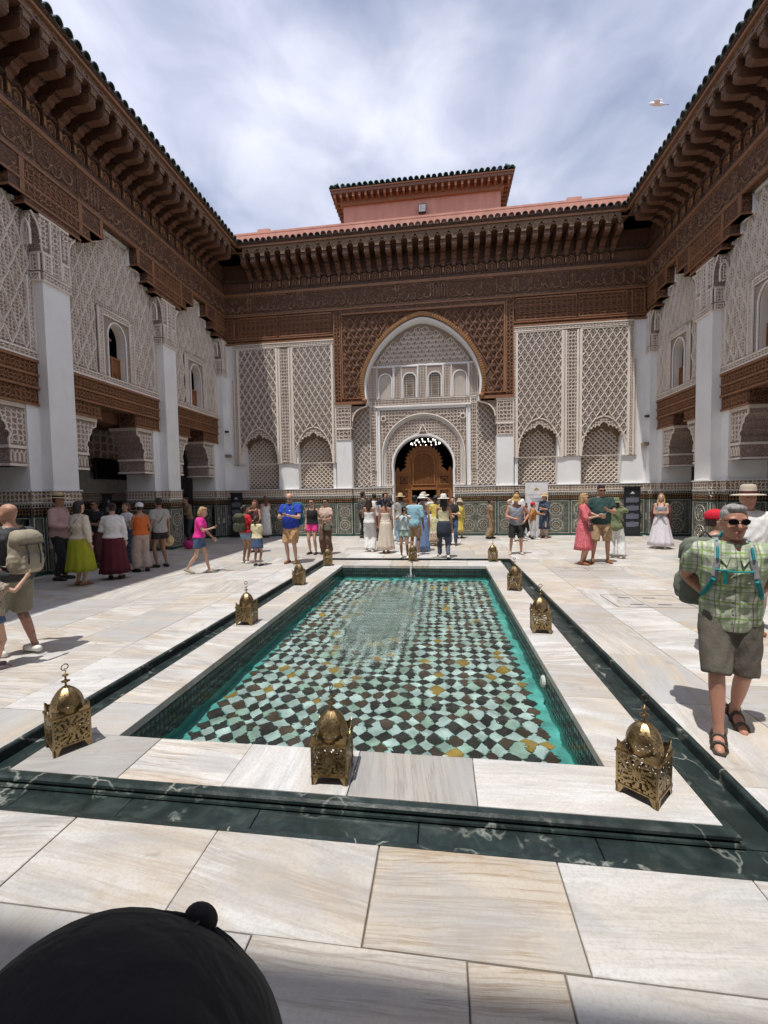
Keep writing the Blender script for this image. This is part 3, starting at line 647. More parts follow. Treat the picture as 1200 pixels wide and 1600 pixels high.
def dado(fr, s0, s1, d, parent, back=0.12, bays=None, ends=True):
    """tiled dado with star panels, dark frieze, merlon row and carved ochre band"""
    global ZM
    if ZM is None: ZM = [MATS[k] for k in ('z_ground', 'z_black', 'z_green', 'z_tan', 'z_teal', 'white_plaster', 'carved_ochre', 'stucco', 'z_white')]
    L = s1 - s0; root = MB(fr)
    root.box((s0, 0, d - back), (s1, 1.505, d), 0)
    root.box((s0, 0, d - back), (s1, 0.07, d + 0.018), 2)
    root.box((s0, 1.215, d), (s1, 1.232, d + 0.006), 2); root.box((s0, 1.232, d), (s1, 1.405, d + 0.003), 1)
    root.box((s0, 1.405, d), (s1, 1.416, d + 0.006), 8); root.box((s0, 1.416, d), (s1, 1.505, d + 0.002), 8)
    for k in range(int(L / 0.062)):       # merlons
        x = s0 + (k + 0.5) * L / int(L / 0.062); root.prism([(x - 0.022, 1.42), (x + 0.022, 1.42), (x + 0.022, 1.455), (x + 0.008, 1.455), (x + 0.008, 1.482), (x - 0.008, 1.482), (x - 0.008, 1.455), (x - 0.022, 1.455)], d, d + 0.0055, 1, cap0=False)
    root.box((s0, 1.505, d - back), (s1, 1.525, d + 0.016), 5)
    root.box((s0, 1.525, d - back), (s1, 1.745, d + 0.002), 6); truchet(root, ALL, s0 + 0.01, 1.535, s1 - 0.01, 1.735, 0.1, d + 0.002, d + 0.014, 0.02, 7, 3)
    root.box((s0 - 0.002, 1.745, d - back), (s1 + 0.002, 1.775, d + 0.03), 5)
    # frieze of scrolls in the dark band
    truchet(root, ALL, s0 + 0.01, 1.245, s1 - 0.01, 1.395, 0.075, d + 0.003, d + 0.006, 0.014, 3, 9)
    nb = bays or max(1, round(L / 1.25)); w = L / nb
    for b in range(nb):
        a0, a1 = s0 + b * w, s0 + (b + 1) * w
        root.box((a0, 0.07, d), (a0 + 0.02, 1.215, d + 0.004), 4); root.box((a1 - 0.02, 0.07, d), (a1, 1.215, d + 0.004), 4)
        for e, mi in ((0.03, 8), (0.05, 1)): frame(root, a0 + e, 0.075 + e - 0.02, a1 - e, 1.21 - e + 0.02, 0.016, d, d + 0.003, mi)
        iw = a1 - a0 - 0.14; p = 0.53; nx = max(1, int(iw / p + 0.35)); p = min(p, iw / nx); x0 = (a0 + a1) / 2 - nx * p / 2
        zc = [0.64 - p / 2, 0.64 + p / 2]; cells = [(x0 + (i + 0.5) * p, z) for i in range(nx) for z in zc]
        zell_stamp(root, p, cells, d + 0.004)
        for rr, nn, ww in ((0.215, 8, 0.014), (0.405, 16, 0.016), (0.11, 8, 0.010)):
            rg = MB(); rg.ribbon([(rr * p * math.cos(a_), rr * p * math.sin(a_)) for a_ in (np.arange(nn) + 0.5) * 2 * math.pi / nn], ww, d, d + 0.0055, True); root.stamp(np.concatenate(rg.v), np.concatenate([f_ for f_, _ in rg.f]), cells, mi=8)
        sp_ = MB(); 
        for a_ in np.arange(8) * math.pi / 4: sp_.ribbon([(0.215 * p * math.cos(a_ + .39), 0.215 * p * math.sin(a_ + .39)), (0.405 * p * math.cos(a_), 0.405 * p * math.sin(a_)), (0.215 * p * math.cos(a_ - .39), 0.215 * p * math.sin(a_ - .39))], 0.011, d, d + 0.005)
        root.stamp(np.concatenate(sp_.v), np.concatenate([np.asarray(f_) for f_, _ in sp_.f]), cells, mi=8)
        mg = (iw - nx * p) / 2
        if mg > 0.05:          # margin: rows of small lozenges
            n2 = max(1, int(mg / 0.06))
            for side in (a0 + 0.07, a1 - 0.07 - mg):
                g = [(side + (i + 0.5) * mg / n2, 0.64 - p + (k + 0.5) * 2 * p / 18) for i in range(n2) for k in range(18)]
                for q in range(3): root.stamp([(-0.024, 0, d + 0.004), (0, -0.027, d + 0.004), (0.024, 0, d + 0.004), (0, 0.027, d + 0.004)], [(0, 1, 2, 3)], g[q::3], mi=(1, 2, 4)[q])
    return root.build('tiled_dado', ZM, parent)
# ------------------------------------------------------------------ timber cornice (brackets, arcaded fascia, tiles)
TILE = None
def tile_mesh(mn='green_glaze'):
    mb = MB(); r0, r1, L = 0.092, 0.078, 0.46; n = 7
    V = []
    for y, r in ((0, r0), (L, r1)):
        for rr in (r, r - 0.016): V += [(rr * math.cos(a), y, rr * math.sin(a) * 0.95) for a in np.linspace(0, math.pi, n)]
    for i in range(n - 1):
        mb_ = None
    q = []
    for i in range(n - 1): q += [(i, i + 1, 2 * n + i + 1, 2 * n + i), (n + i + 1, n + i, 3 * n + i, 3 * n + i + 1), (i + 1, i, n + i, n + i + 1), (2 * n + i, 2 * n + i + 1, 3 * n + i + 1, 3 * n + i)]
    q += [(0, 2 * n, 3 * n, n), (n - 1, 2 * n - 1, 4 * n - 1, 3 * n - 1)]
    mb.addq(V, q); return mb.build('roof_tile', MATS[mn], mesh_only=True, smooth=False)
def cornice(fr, s0, s1, parent, pd=1.0, seed=1, b0=None, b1=None, up=None, tiles=True):
    """from the upper moulding of the frieze (z 9.05) to the tiled eave (z 10.5); pd = projection"""
    e = empty('eave', parent=parent); P = 0.37
    b0 = s0 if b0 is None else b0; b1 = s1 if b1 is None else b1
    m = MB(fr)
    m.box((s0, 9.05, -0.25), (s1, 10.40, -0.02), 0)                                       # backing
    m.box((s0, 9.05, -0.02), (s1, 9.14, 0.05), 1); m.box((s0, 9.47, -0.02), (s1, 9.55, 0.07), 1)
    m.box((s0, 10.12, -0.02), (s1, 10.17, pd - 0.08), 0)                                  # soffit boards
    m.box((s0, 10.30, pd - 0.13), (s1, 10.375, pd - 0.03), 2); m.box((s0, 10.375, pd - 0.15), (s1, 10.405, pd), 1)
    m.box((s0, 10.405, -0.6), (s1, 10.43, pd + 0.015), 1)
    m.build('soffit', [MATS['cedar_dark'], MATS['painted_cedar'], MATS['cedar']], e)
    n = int(round((b1 - b0) / P)); P = (b1 - b0) / n
    # niche panels with small columns below the brackets
    pm = MB(fr); pm.box((-P / 2 + 0.05, 9.14, -0.02), (P / 2 - 0.05, 9.47, 0.012), 0)
    pm.ribbon([(-P * .28, 9.17), (-P * .28, 9.36), (0, 9.44), (P * .28, 9.36), (P * .28, 9.17)], 0.03, 0.012, 0.035, mi=1)
    leafV, leafF = leaf_mesh(0.1, 0.2, 0.012, 0.03); pm.stamp(leafV, leafF, [(0, 9.28)], mi=1)
    pme = pm.build('niche_panel', [MATS['painted_cedar'], MATS['cedar']], mesh_only=True)
    bm_ = MB(fr); bw = 0.082
    prof = [(-0.02, 9.50), (0.10, 9.50), (0.13, 9.56), (0.22, 9.58), (0.26, 9.66), (0.36, 9.68), (0.39, 9.745), (pd * 0.78, 9.76), (pd * 0.86, 9.80), (pd * 0.86, 10.12), (-0.02, 10.12)]
    bm_.prism(prof, -bw, bw, 0, axis=0)
    bm_.box((-0.035, 9.14, -0.02), (0.035, 9.50, 0.075), 1); bm_.box((-0.05, 9.42, -0.02), (0.05, 9.50, 0.10), 0); bm_.box((-0.025, 9.20, 0.075), (0.025, 9.36, 0.086), 2)
    bm_.box((-0.065, 9.83, pd * 0.86), (0.065, 10.0, pd * 0.86 + 0.012), 3); bm_.box((-bw - 0.01, 9.99, 0.05), (bw + 0.01, 10.03, pd * 0.86 + 0.006), 1); bm_.box((-bw - 0.008, 9.70, 0.0), (bw + 0.008, 9.735, 0.42), 1)
    bme = bm_.build('bracket', [MATS['cedar_dark'], MATS['painted_cedar'], MATS['cedar_gold'], MATS['carved_cedar_fine']], mesh_only=True)
    # scalloped arch between two brackets
    am = MB(fr); hw = P / 2 - 0.001; ow = P / 2 - 0.075
    lob = []
    for k, (a0_, a1_) in enumerate(((200, 60), (150, 30), (120, -20))): pass
    zc = 10.12; prof2 = [(-ow, 9.98), (-ow, 10.06)] + [(-ow * 0.98 + 0.02, 10.09), (-ow * 0.72, 10.115), (-ow * 0.66, 10.15), (-ow * 0.42, 10.175), (-ow * 0.36, 10.205), (0, 10.235)]
    full = prof2 + [(-x, z) for x, z in prof2[::-1][1:]]
    poly = [(-hw, 9.98)] + full + [(hw, 9.98), (hw, 10.30), (-hw, 10.30)]
    am.prism(poly, pd * 0.86 + 0.004, pd * 0.86 + 0.045, 0); am.ribbon([(x, z) for x, z in full[1:-1]], 0.018, pd * 0.86 + 0.045, pd * 0.86 + 0.056, mi=1)
    ame = am.build('fascia_arch', [MATS['carved_fascia'], MATS['carved_cedar_pale']], mesh_only=True)
    def put(name, me, s):
        v = fr(np.array([[s, 0, 0.0]]))[0] - fr(np.array([[0, 0, 0.0]]))[0]; return link(name, me, e, tuple(v))
    for k in range(n + 1): put('bracket', bme, b0 + k * P)
    for k in range(n): put('niche_panel', pme, b0 + (k + 0.5) * P); put('fascia_arch', ame, b0 + (k + 0.5) * P)
    if tiles:
        tm = tile_mesh(); T = 0.215; nt = int((s1 - s0) / T); r = random.Random(seed)
        pan = MB(fr)
        for k in range(nt + 1):
            s = s0 + (k + 0.0) * T; pan.ribbon([(s - 0.06, 10.442), (s, 10.428), (s + 0.06, 10.442)], 0.016, pd - 0.45, pd + 0.03, taper=1.0)
        pan.build('pan_tiles', MATS['green_glaze'], e)
        o0 = fr(np.array([[0, 0, 0.0]]))[0]; dd = fr(np.array([[0, 0, 1.0]]))[0] - o0      # outward
        yaw = math.atan2(-dd[1], -dd[0]) - math.pi / 2
        for k in range(nt):
            s = s0 + (k + 0.5) * T; w_ = fr(np.array([[s, 10.445 + r.uniform(-.006, .006), pd + 0.05 + r.uniform(-.012, .012)]]))[0]
            o = link('roof_tile', tm, e, tuple(w_), rot=(math.radians(12 + r.uniform(-2, 2)), r.uniform(-.05, .05), yaw + r.uniform(-.04, .04)))
            o.rotation_mode = 'XYZ'
    rm = MB(fr); rm.prism([(pd - 0.02, 10.43), (pd - 1.6, 10.80), (pd - 5.0, 10.80), (pd - 5.0, 10.35), (-0.3, 10.35), (-0.3, 10.43)], s0, s1, 0, axis=0); rm.build('roof_deck', MATS['pink_render'], e)
    return e
def frieze(fr, s0, s1, parent, seed=3, panel=2.45, lower=None, d=0.0):
    """carved inscription band between two mouldings"""
    e = empty('timber_frieze', parent=parent); m = MB(fr)
    m.box((s0, 8.22, d - 0.3), (s1, 9.05, d - 0.01), 0); m.box((s0, 8.955, d - 0.01), (s1, 9.05, d + 0.055), 1); m.box((s0, 8.20, d - 0.01), (s1, 8.255, d + 0.045), 1); m.box((s0, 8.255, d - 0.01), (s1, 8.28, d + 0.02), 2)
    m.build('frieze_beam', [MATS['carved_cedar'], MATS['cedar'], MATS['cedar_dark']], e)
    n = max(1, round((s1 - s0) / panel)); w = (s1 - s0) / n
    for k in range(n):
        a, b = s0 + k * w, s0 + (k + 1) * w; q = MB(fr)
        q.box((a + 0.012, 8.285, d - 0.012), (b - 0.012, 8.95, d + 0.001), 0)
        script(q, a + 0.08, b - 0.08, 8.30, 8.94, d + 0.001, d + 0.034, 1, seed * 31 + k)
        frame(q, a + 0.012, 8.285, b - 0.012, 8.95, 0.03, d + 0.001, d + 0.02, 1)
        q.build('inscription_panel', [MATS['carved_cedar'], MATS['carved_cedar_pale']], e)
    return e
def corner_strip(): pass
# ------------------------------------------------------------------ north facade with the portal
north = empty('portal_facade', (0, WY, 0)); tag(north, 'carved stucco and cedar end wall with the tall pointed arch over the doorway', 'facade')
class _N: pass
def npar(o): return par(o, north)
_build0 = MB.build
def nb(m, name, mats, kind=None, parent=None):
    if parent is None: return npar(m.build(name, mats, None, kind=kind))
    return m.build(name, mats, parent, kind=kind)
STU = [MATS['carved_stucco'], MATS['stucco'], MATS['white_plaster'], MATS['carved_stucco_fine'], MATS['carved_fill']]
def ngroup(name): return npar(empty(name))
# backing walls
m = MB(F_far)
for s in (-1, 1):
    x0, x1 = sorted((s * 3.2, s * 8.6))
    m.box((x0, 0, -1.2), (x1, 1.5, -0.02), 0); m.box((x0, 4.2, -1.2), (x1, 9.06, -0.02), 0)
    # between and beside the blind arches: white plaster piers
    for a, b in ((3.2, 3.31), (4.64, 5.40), (6.72, 8.6)):
        p, q = sorted((s * a, s * b)); m.box((p, 1.5, -1.2), (q, 2.72, 0.0), 0); m.box((p, 2.72, -1.2), (q, 4.2, -0.02), 0)
    m.box((min(s * 3.31, s * 6.72), 1.5, -1.2), (max(s * 3.31, s * 6.72), 4.2, -0.34), 0)
    m.box((min(s * 6.98, s * 8.6), 2.72, -0.02), (max(s * 6.98, s * 8.6), 7.2, 0.002), 0)
    p, q = sorted((s * 1.12, s * 3.2)); m.box((p, 0, -1.2), (q, 1.5, -0.03), 0)
    p, q = sorted((s * 1.60, s * 3.2)); m.box((p, 1.5, -1.2), (q, 5.2, -0.34), 0)
m.box((-3.2, 5.2, -1.2), (3.2, 9.06, -0.34), 0); m.box((-1.6, 4.5, -1.2), (1.6, 5.2, -0.34), 0)
nb(m, 'wall', [MATS['white_plaster']])
# blind arch bays
def blind_arch(cx, hw, g):
    """arch panel (hw half width) with cusped stalactite edge over a carved recess"""
    zs, zt = 2.72, 3.87
    t = np.linspace(0, 1, 9)[:-1]; zc = zt - 0.14
    an = np.stack([0.13 + (hw * 0.93 - 0.13) * np.cos(t * np.pi / 2) ** 0.80, zs + (zc - 0.03 - zs) * np.sin(t * np.pi / 2) ** 1.0], 1); an = np.vstack([an, [0.125, zc - 0.03]])
    half = []
    for a, b in zip(an[:-1], an[1:]):       # a row of round lobes cut up into the panel
        mid = (a + b) / 2; r_ = np.linalg.norm(b - a) / 2; a0 = math.atan2(*(a - mid)[::-1]); half += [tuple(mid + r_ * 1.0 * np.array([math.cos(a0 + u), math.sin(a0 + u)])) for u in np.linspace(0, math.pi, 6)[:-1]]
    half += [tuple(p) for p in arc(0, zc, 0.14, -10, 90, 7)]
    full = [(cx + x, z) for x, z in half] + [(cx - x, z) for x, z in half[::-1][1:]]
    poly = [(cx + hw, zs)] + full + [(cx - hw, zs), (cx - hw, 4.2), (cx + hw, 4.2)]
    m = MB(F_far); m.prism(poly, -0.22, -0.001, 0)
    # stacked stalactite steps behind the edge
    for sc, d0, d1 in ((0.93, -0.27, -0.221), (0.85, -0.325, -0.271)):
        f2 = [(cx + (x - cx) * sc, zs + (z - zs) * sc) for x, z in full]
        m.prism([(cx + hw * 0.99, zs)] + f2 + [(cx - hw * 0.99, zs), (cx - hw * 0.99, 4.19), (cx + hw * 0.99, 4.19)], d0, d1, 2)
    m.ribbon(full, 0.022, -0.001, 0.022, mi=1)
    out = arc(cx, zs, hw * 0.985, 0, 180, 28, rz=1.33); m.ribbon(out, 0.05, -0.001, 0.03, mi=1)
    inn = arc(cx, zs, hw * 0.955, 8, 172, 24, rz=1.24)
    # arabesque on the archivolt
    o_ = np.asarray(arc(cx, zs, hw * 0.94, 0, 180, 40, rz=1.24)); ins = lambda P: inpoly(P, np.vstack([o_, [(cx - hw, zs)]])) & ~inpoly(P, np.array(full + [(cx - hw * 0.9, zs - .01), (cx + hw * .9, zs - .01)]))
    truchet(m, ins, cx - hw, zs, cx + hw, 4.05, 0.085, -0.001, 0.018, 0.02, 1, 5)
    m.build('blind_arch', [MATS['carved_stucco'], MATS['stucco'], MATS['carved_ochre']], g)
    r = MB(F_far)
    r.box((cx - hw * 0.92, 1.77, -0.34), (cx + hw * 0.92, 4.1, -0.325), 0)
    sebka(r, ALL, cx - hw * 0.9, 1.80, cx + hw * 0.9, 3.7, 0.17, 0.17, -0.325, -0.29, 0.036, 0.0, 1, 0.0)
    r.build('niche_back', [MATS['carved_ochre'], MATS['stucco']], g)
    return np.vstack([out, [(cx - hw, zs)]])
for s in (-1, 1):
    g = ngroup('stucco_bay')
    holes = []
    for cx, hw in ((4.03 * s, 0.735), (6.14 * s, 0.735)):
        holes.append((cx, hw, blind_arch(cx, hw, g)))
    X = lambda a, b: sorted((s * a, s * b))
    for cx, hw, out in holes:
        p = MB(F_far); a, b = cx - 0.74, cx + 0.74
        p.prism([(a, 2.72), (cx - 0.735, 2.72), (cx - 0.735, 4.2), (cx + 0.735, 4.2), (cx + 0.735, 2.72), (b, 2.72), (b, 6.98), (a, 6.98)], -0.03, 0.0, 3)
        sebka(p, lambda P, o=out: ~inpoly(P, o), a, 2.75, b, 6.97, 0.247, 0.40, 0.0, 0.046, 0.038, 0.008, 1, 0.54, ox=0.0, oz=0.1, mm=4)
        frame(p, a - 0.03, 2.70, b + 0.03, 7.01, 0.045, 0.0, 0.055, 1)
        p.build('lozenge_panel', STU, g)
    b_ = MB(F_far)
    for x0, x1 in (X(4.81, 4.90), X(5.28, 5.37)): band(b_, x0, 2.72, x1, 7.0, 0.08, 0.022, 0, 1, 2)
    x0, x1 = X(4.905, 5.275); band(b_, x0, 2.72, x1, 7.0, 0.12, 0.012, 0, 1, 4)
    for a_, c_ in ((3.15, 3.26), (6.91, 7.06)): x0, x1 = X(a_, c_); band(b_, x0, 2.70, x1, 7.02, 0.10, 0.03, 0, 1, 7)
    x0, x1 = X(3.15, 7.06); band(b_, x0, 7.025, x1, 7.18, 0.11, 0.03, 0, 1, 8)
    x0, x1 = X(7.06, 7.16); band(b_, x0, 2.70, x1, 5.9, 0.09, 0.012, 0, 1, 6)
    b_.build('border', STU, g)
# dado
for s0, s1, n in ((-7.45, -5.05, 2), (-5.04, -3.19, 2), (-2.58, -1.13, 1), (1.13, 2.58, 1), (3.19, 5.04, 2), (5.05, 7.45, 2)): npar(dado(F_far, s0, s1, 0.05 if abs(s0) > 2.7 and abs(s1) > 2.7 else 0.0, None, 0.16, n))
for s in (-1, 1):
    a, b = sorted((s * 2.585, s * 3.185)); npar(dado(F_far, a, b, 0.085, None, 0.4, 1))
# portal pilasters with corbelled capitals
for s in (-1, 1):
    a, b = sorted((s * 2.59, s * 3.16)); m = MB(F_far); m.box((a, 1.775, -0.33), (b, 3.54, 0.05), 0); g = nb(m, 'pilaster', [MATS['white_plaster']])
    c = MB(F_far); c.box((a, 3.54, -0.33), (b, 4.80, 0.03), 0)
    band(c, a + 0.005, 3.545, b - 0.005, 3.93, 0.16, 0.045, 0, 1, 3); band(c, a + 0.005, 4.0, b - 0.005, 4.72, 0.13, 0.045, 0, 1, 5)
    c.box((a - 0.03, 3.93, -0.32), (b + 0.03, 3.985, 0.07), 1); c.box((a - 0.03, 4.735, -0.32), (b + 0.03, 4.81, 0.08), 1)
    # quarter-round bracket reaching inward under the timber arch
    i0 = s * 2.59; pr = [(i0, 3.985), (i0 - s * 0.06, 4.02), (i0 - s * 0.05, 4.2)] + [(i0 - s * (0.05 + 0.5 * (1 - math.cos(t))), 4.2 + 0.5 * math.sin(t)) for t in np.linspace(0.1, 1.45, 7)] + [(i0 - s * 0.6, 4.74), (i0, 4.74)]
    c.prism(pr, -0.3, 0.02, 0); c.ribbon(pr[2:-1], 0.05, 0.02, 0.05, mi=1)
    nb(c, 'capital', STU)
# portal wall (set back): ring arch, strips, spandrels
DR, DCZ = 1.10, 2.55
door_arc = arc(0, DCZ, DR, -12, 192, 40)
m = MB(F_far); D = -0.34
hole = [(DR * math.cos(math.radians(-12)), 1.5)] + [tuple(p) for p in door_arc] + [(-DR * math.cos(math.radians(-12)), 1.5)]
m.prism([(1.6, 1.5)] + [(1.6, 5.2), (-1.6, 5.2), (-1.6, 1.5)] + hole[::-1], D - 0.5, D, 2)
nb(m, 'portal_wall', STU)
g = ngroup('portal_carving')
m = MB(F_far)
ring_o = arc(0, 2.93, 1.50, 0, 180, 44)
ring_poly = np.vstack([[(1.50, 1.82)], ring_o, [(-1.50, 1.82)]])
# spandrel between rectangular frame and outer ring
m.prism([(1.56, 1.80), (1.56, 4.60), (-1.56, 4.60), (-1.56, 1.80)] + [tuple(p) for p in ring_poly[::-1]], D, D + 0.06, 0)
truchet(m, lambda P: ~inpoly(P, np.vstack([[(1.56, 1.8)], arc(0, 2.93, 1.56, 0, 180, 40), [(-1.56, 1.8)]])), -1.54, 2.9, 1.54, 4.58, 0.12, D + 0.06, D + 0.085, 0.026, 1, 8)
m.build('spandrel', STU, g)
m = MB(F_far)
m.ribbon(np.vstack([[(1.50, 1.82)], ring_o, [(-1.50, 1.82)]]), 0.06, D, D + 0.12, mi=1); m.ribbon(np.vstack([[(1.44, 1.82)], arc(0, 2.93, 1.44, 0, 180, 44), [(-1.44, 1.82)]]), 0.045, D, D + 0.09, mi=2); m.ribbon(np.vstack([[(1.39, 1.82)], arc(0, 2.92, 1.39, 0, 180, 44), [(-1.39, 1.82)]]), 0.04, D, D + 0.06, mi=1)
for k in range(60):
    a = math.pi * (k + 0.5) / 60; ell(m, (1.475 * math.cos(a), 2.93 + 1.475 * math.sin(a), D + 0.115), (0.022, 0.022, 0.022), 6, 4, 1)
# archivolt arabesque
ro = np.vstack([[(1.36, 1.9)], arc(0, 2.92, 1.36, 0, 180, 40), [(-1.36, 1.9)]]); ri = np.vstack([[(1.16, 1.5)], arc(0, 2.56, 1.17, -12, 192, 40), [(-1.16, 1.5)]])
m.prism([(1.37, 1.80)] + [tuple(p) for p in arc(0, 2.92, 1.37, 0, 180, 44)] + [(-1.37, 1.80)] + hole[::-1], D, D + 0.012, 0)
truchet(m, lambda P: inpoly(P, ro) & ~inpoly(P, ri), -1.4, 1.85, 1.4, 4.3, 0.105, D + 0.012, D + 0.04, 0.028, 1, 12)
m.ribbon(np.vstack([[(1.12, 1.55)], arc(0, DCZ, 1.13, -10, 190, 44), [(-1.12, 1.55)]]), 0.09, D + 0.01, D + 0.07, mi=2)
m.ribbon([(-0.17, 3.70), (0, 4.06), (0.17, 3.70)], 0.05, D + 0.012, D + 0.07, True, mi=1)
m.build('ring_arch', STU, g)
m = MB(F_far)
for s in (-1, 1):   # bosses in the spandrels
    m.ribbon(arc(s * 1.44, 4.29, 0.085, 0, 360, 17)[:-1], 0.04, D + 0.06, D + 0.13, True, 1)
    ell(m, (s * 1.44, 4.29, D + 0.07), (0.06, 0.06, 0.03), 10, 6, 0)
    p, q = sorted((s * 1.57, s * 1.70)); m.box((p, 1.80, D), (q, 4.72, D + 0.06), 2)
    frame(m, p, 1.80, q, 4.70, 0.03, D + 0.06, D + 0.10, 2)
    p, q = sorted((s * 1.705, s * 1.95)); band(m, p, 2.35, q, 5.0, 0.12, D + 0.03, 0, 1, 6); band(m, p, 1.80, q, 2.33, 0.12, D + 0.045, 3, 1, 2)
    p, q = sorted((s * 1.955, s * 2.585)); m.box((p, 1.775, D), (q, 4.82, D + 0.01), 3)
    sebka(m, ALL, p, 1.80, q, 4.8, 0.19, 0.22, D + 0.01, D + 0.045, 0.034, 0.012, 1, 0.45, mm=4)
    p, q = sorted((s * 1.07, s * 1.50)); band(m, p, 1.80, q, 1.86, 0.06, D + 0.05, 0, 1, 2)
m.box((-1.70, 4.60, D), (1.70, 4.72, D + 0.10), 2); m.box((-1.73, 4.69, D), (1.73, 4.735, D + 0.14), 2)
band(m, -1.955, 4.74, 1.955, 5.0, 0.125, D + 0.03, 0, 1, 4)
m.build('frame_bands', STU, g)
# timber screen zone with pointed horseshoe arch
def keel(x_sp, z_sp, x_max, z_max, apex, n=20):
    """right half of a pointed horseshoe from springing to apex"""
    a = [(x_sp + (x_max - x_sp) * math.sin(t * math.pi / 2), z_sp + (z_max - z_sp) * t) for t in np.linspace(0, 1, 5)]
    t = np.linspace(0, 1, n)[1:]; b = [(x_max * (max(0.0, math.cos(u * math.pi / 2)) ** 1.24), z_max + (apex - z_max) * (math.sin(u * math.pi / 2) ** 1.12)) for u in t]
    return a + b
kin = keel(1.95, 4.80, 2.02, 5.45, 7.66); kin = [(x if z < 7.655 else 0.0, z) for x, z in kin]
kfull = lambda k: [tuple(p) for p in k] + [(-x, z) for x, z in k[::-1][1:]]
kout = keel(2.12, 4.80, 2.22, 5.42, 7.95)
m = MB(F_far); mid = keel(2.03, 4.80, 2.11, 5.44, 7.80)
m.prism([(3.18, 4.82), (3.18, 8.2), (-3.18, 8.2), (-3.18, 4.82)] + kfull(mid)[::-1], -0.30, 0.03, 0)
screen = nb(m, 'timber_screen', [MATS['carved_cedar']])
m = MB(F_far); m.ribbon(kfull(keel(2.08, 4.80, 2.165, 5.43, 7.875)), 0.15, 0.03, 0.09, mi=0); 
kk = np.array(kfull(keel(2.08, 4.80, 2.165, 5.43, 7.875, 60))); L_ = np.r_[0, np.cumsum(np.linalg.norm(np.diff(kk, axis=0), axis=1))]; n = int(L_[-1] / 0.085)
for k in range(n):
    u = (k + 0.5) * L_[-1] / n; i = min(np.searchsorted(L_, u), len(kk) - 1); p = kk[i - 1] + (kk[i] - kk[i - 1]) * (u - L_[i - 1]) / (L_[i] - L_[i - 1] + 1e-9); t = kk[i] - kk[i - 1]; a = math.atan2(t[1], t[0])
    m.stamp([(-0.028, -0.06, 0.09), (0.028, -0.06, 0.09), (0.028, 0.06, 0.09), (-0.028, 0.06, 0.09), (-0.018, -0.05, 0.115), (0.018, -0.05, 0.115), (0.018, 0.05, 0.115), (-0.018, 0.05, 0.115)], [(4, 5, 6, 7), (0, 1, 5, 4), (1, 2, 6, 5), (2, 3, 7, 6), (3, 0, 4, 7)], [p], [a], mi=0)
m.build('archivolt', [MATS['cedar_gold']], screen)
m = MB(F_far); m.ribbon(kfull(keel(1.99, 4.74, 2.06, 5.45, 7.73)), 0.07, -0.33, 0.025, mi=0, taper=1.0); m.build('arch_lining', [MATS['white_plaster']], screen)
m = MB(F_far); m.ribbon([(2.1, 5.015), (2.865, 5.015), (2.865, 8.025), (-2.865, 8.025), (-2.865, 5.015), (-2.1, 5.015)], 0.07, 0.03, 0.085); m.box((-3.18, 4.80, 0.0), (-2.04, 4.90, 0.10), 0); m.box((2.04, 4.80, 0.0), (3.18, 4.90, 0.10), 0)
for s in (-1, 1):
    a, b = sorted((s * 2.92, s * 3.17)); band(m, a, 4.92, b, 8.06, 0.14, 0.032, 1, 0, 3, 0.03, 0.025, 0.03); ell(m, (s * 2.07, 4.92, 0.08), (0.10, 0.08, 0.08), 10, 6, 0)
m.build('screen_frame', [MATS['cedar'], MATS['carved_cedar']], screen)
boss = MB(F_far)   # star boss
th = np.arange(16) * np.pi / 8
for (ra, rb, za), (ra2, rb2, zb) in zip(((0.125, 0.085, 0.03), (0.105, 0.07, 0.055), (0.06, 0.04, 0.075)), ((0.105, 0.07, 0.055), (0.06, 0.04, 0.075), (0.012, 0.012, 0.085))):
    r1 = np.where(np.arange(16) % 2 == 0, ra, rb); r2 = np.where(np.arange(16) % 2 == 0, ra2, rb2)
    V = np.concatenate([np.stack([r1 * np.cos(th), r1 * np.sin(th), np.full(16, za)], 1), np.stack([r2 * np.cos(th), r2 * np.sin(th), np.full(16, zb)], 1)]); i = np.arange(16); j = (i + 1) % 16; boss.addq(V, np.stack([i, j, j + 16, i + 16], 1))
bme = boss.build('star_boss', MATS['carved_cedar_fine'], mesh_only=True)
rib = MB(F_far)
ko = np.array(kfull(keel(2.34, 4.7, 2.42, 5.42, 8.12)))
for j in range(13):
    for i in range(-11, 12):
        x = i * 0.29 + (0.145 if j % 2 else 0); z = 5.17 + j * 0.248
        if abs(x) > 2.76 or z > 8.0 or inpoly([(x, z)], ko)[0]: continue
        v = F_far(np.array([[x, z, 0.0]]))[0] - F_far(np.array([[0, 0, 0.0]]))[0]; link('star_boss', bme, screen, tuple(v))
sebka(rib, lambda P: ~inpoly(P, np.array(kfull(keel(2.26, 4.7, 2.32, 5.42, 8.02)))), -2.84, 5.04, 2.84, 8.02, 0.29, 0.496, 0.03, 0.06, 0.035, 0, 0, 0, ox=0.0, oz=-0.12)
rib.build('lattice', [MATS['cedar']], screen, kind='stuff')
# tympanum and its four windows
m = MB(F_far); kt = np.array(kfull(kin)); D2 = -0.34
m.prism([(1.97, 4.98)] + [tuple(p) for p in kt[4:-4]] + [(-1.97, 4.98)], D2, D2 + 0.005, 3)
ty = nb(m, 'tympanum', STU)
m = MB(F_far); insk = lambda P: inpoly(P, kt * [0.985, 1] - [0, 0.03])
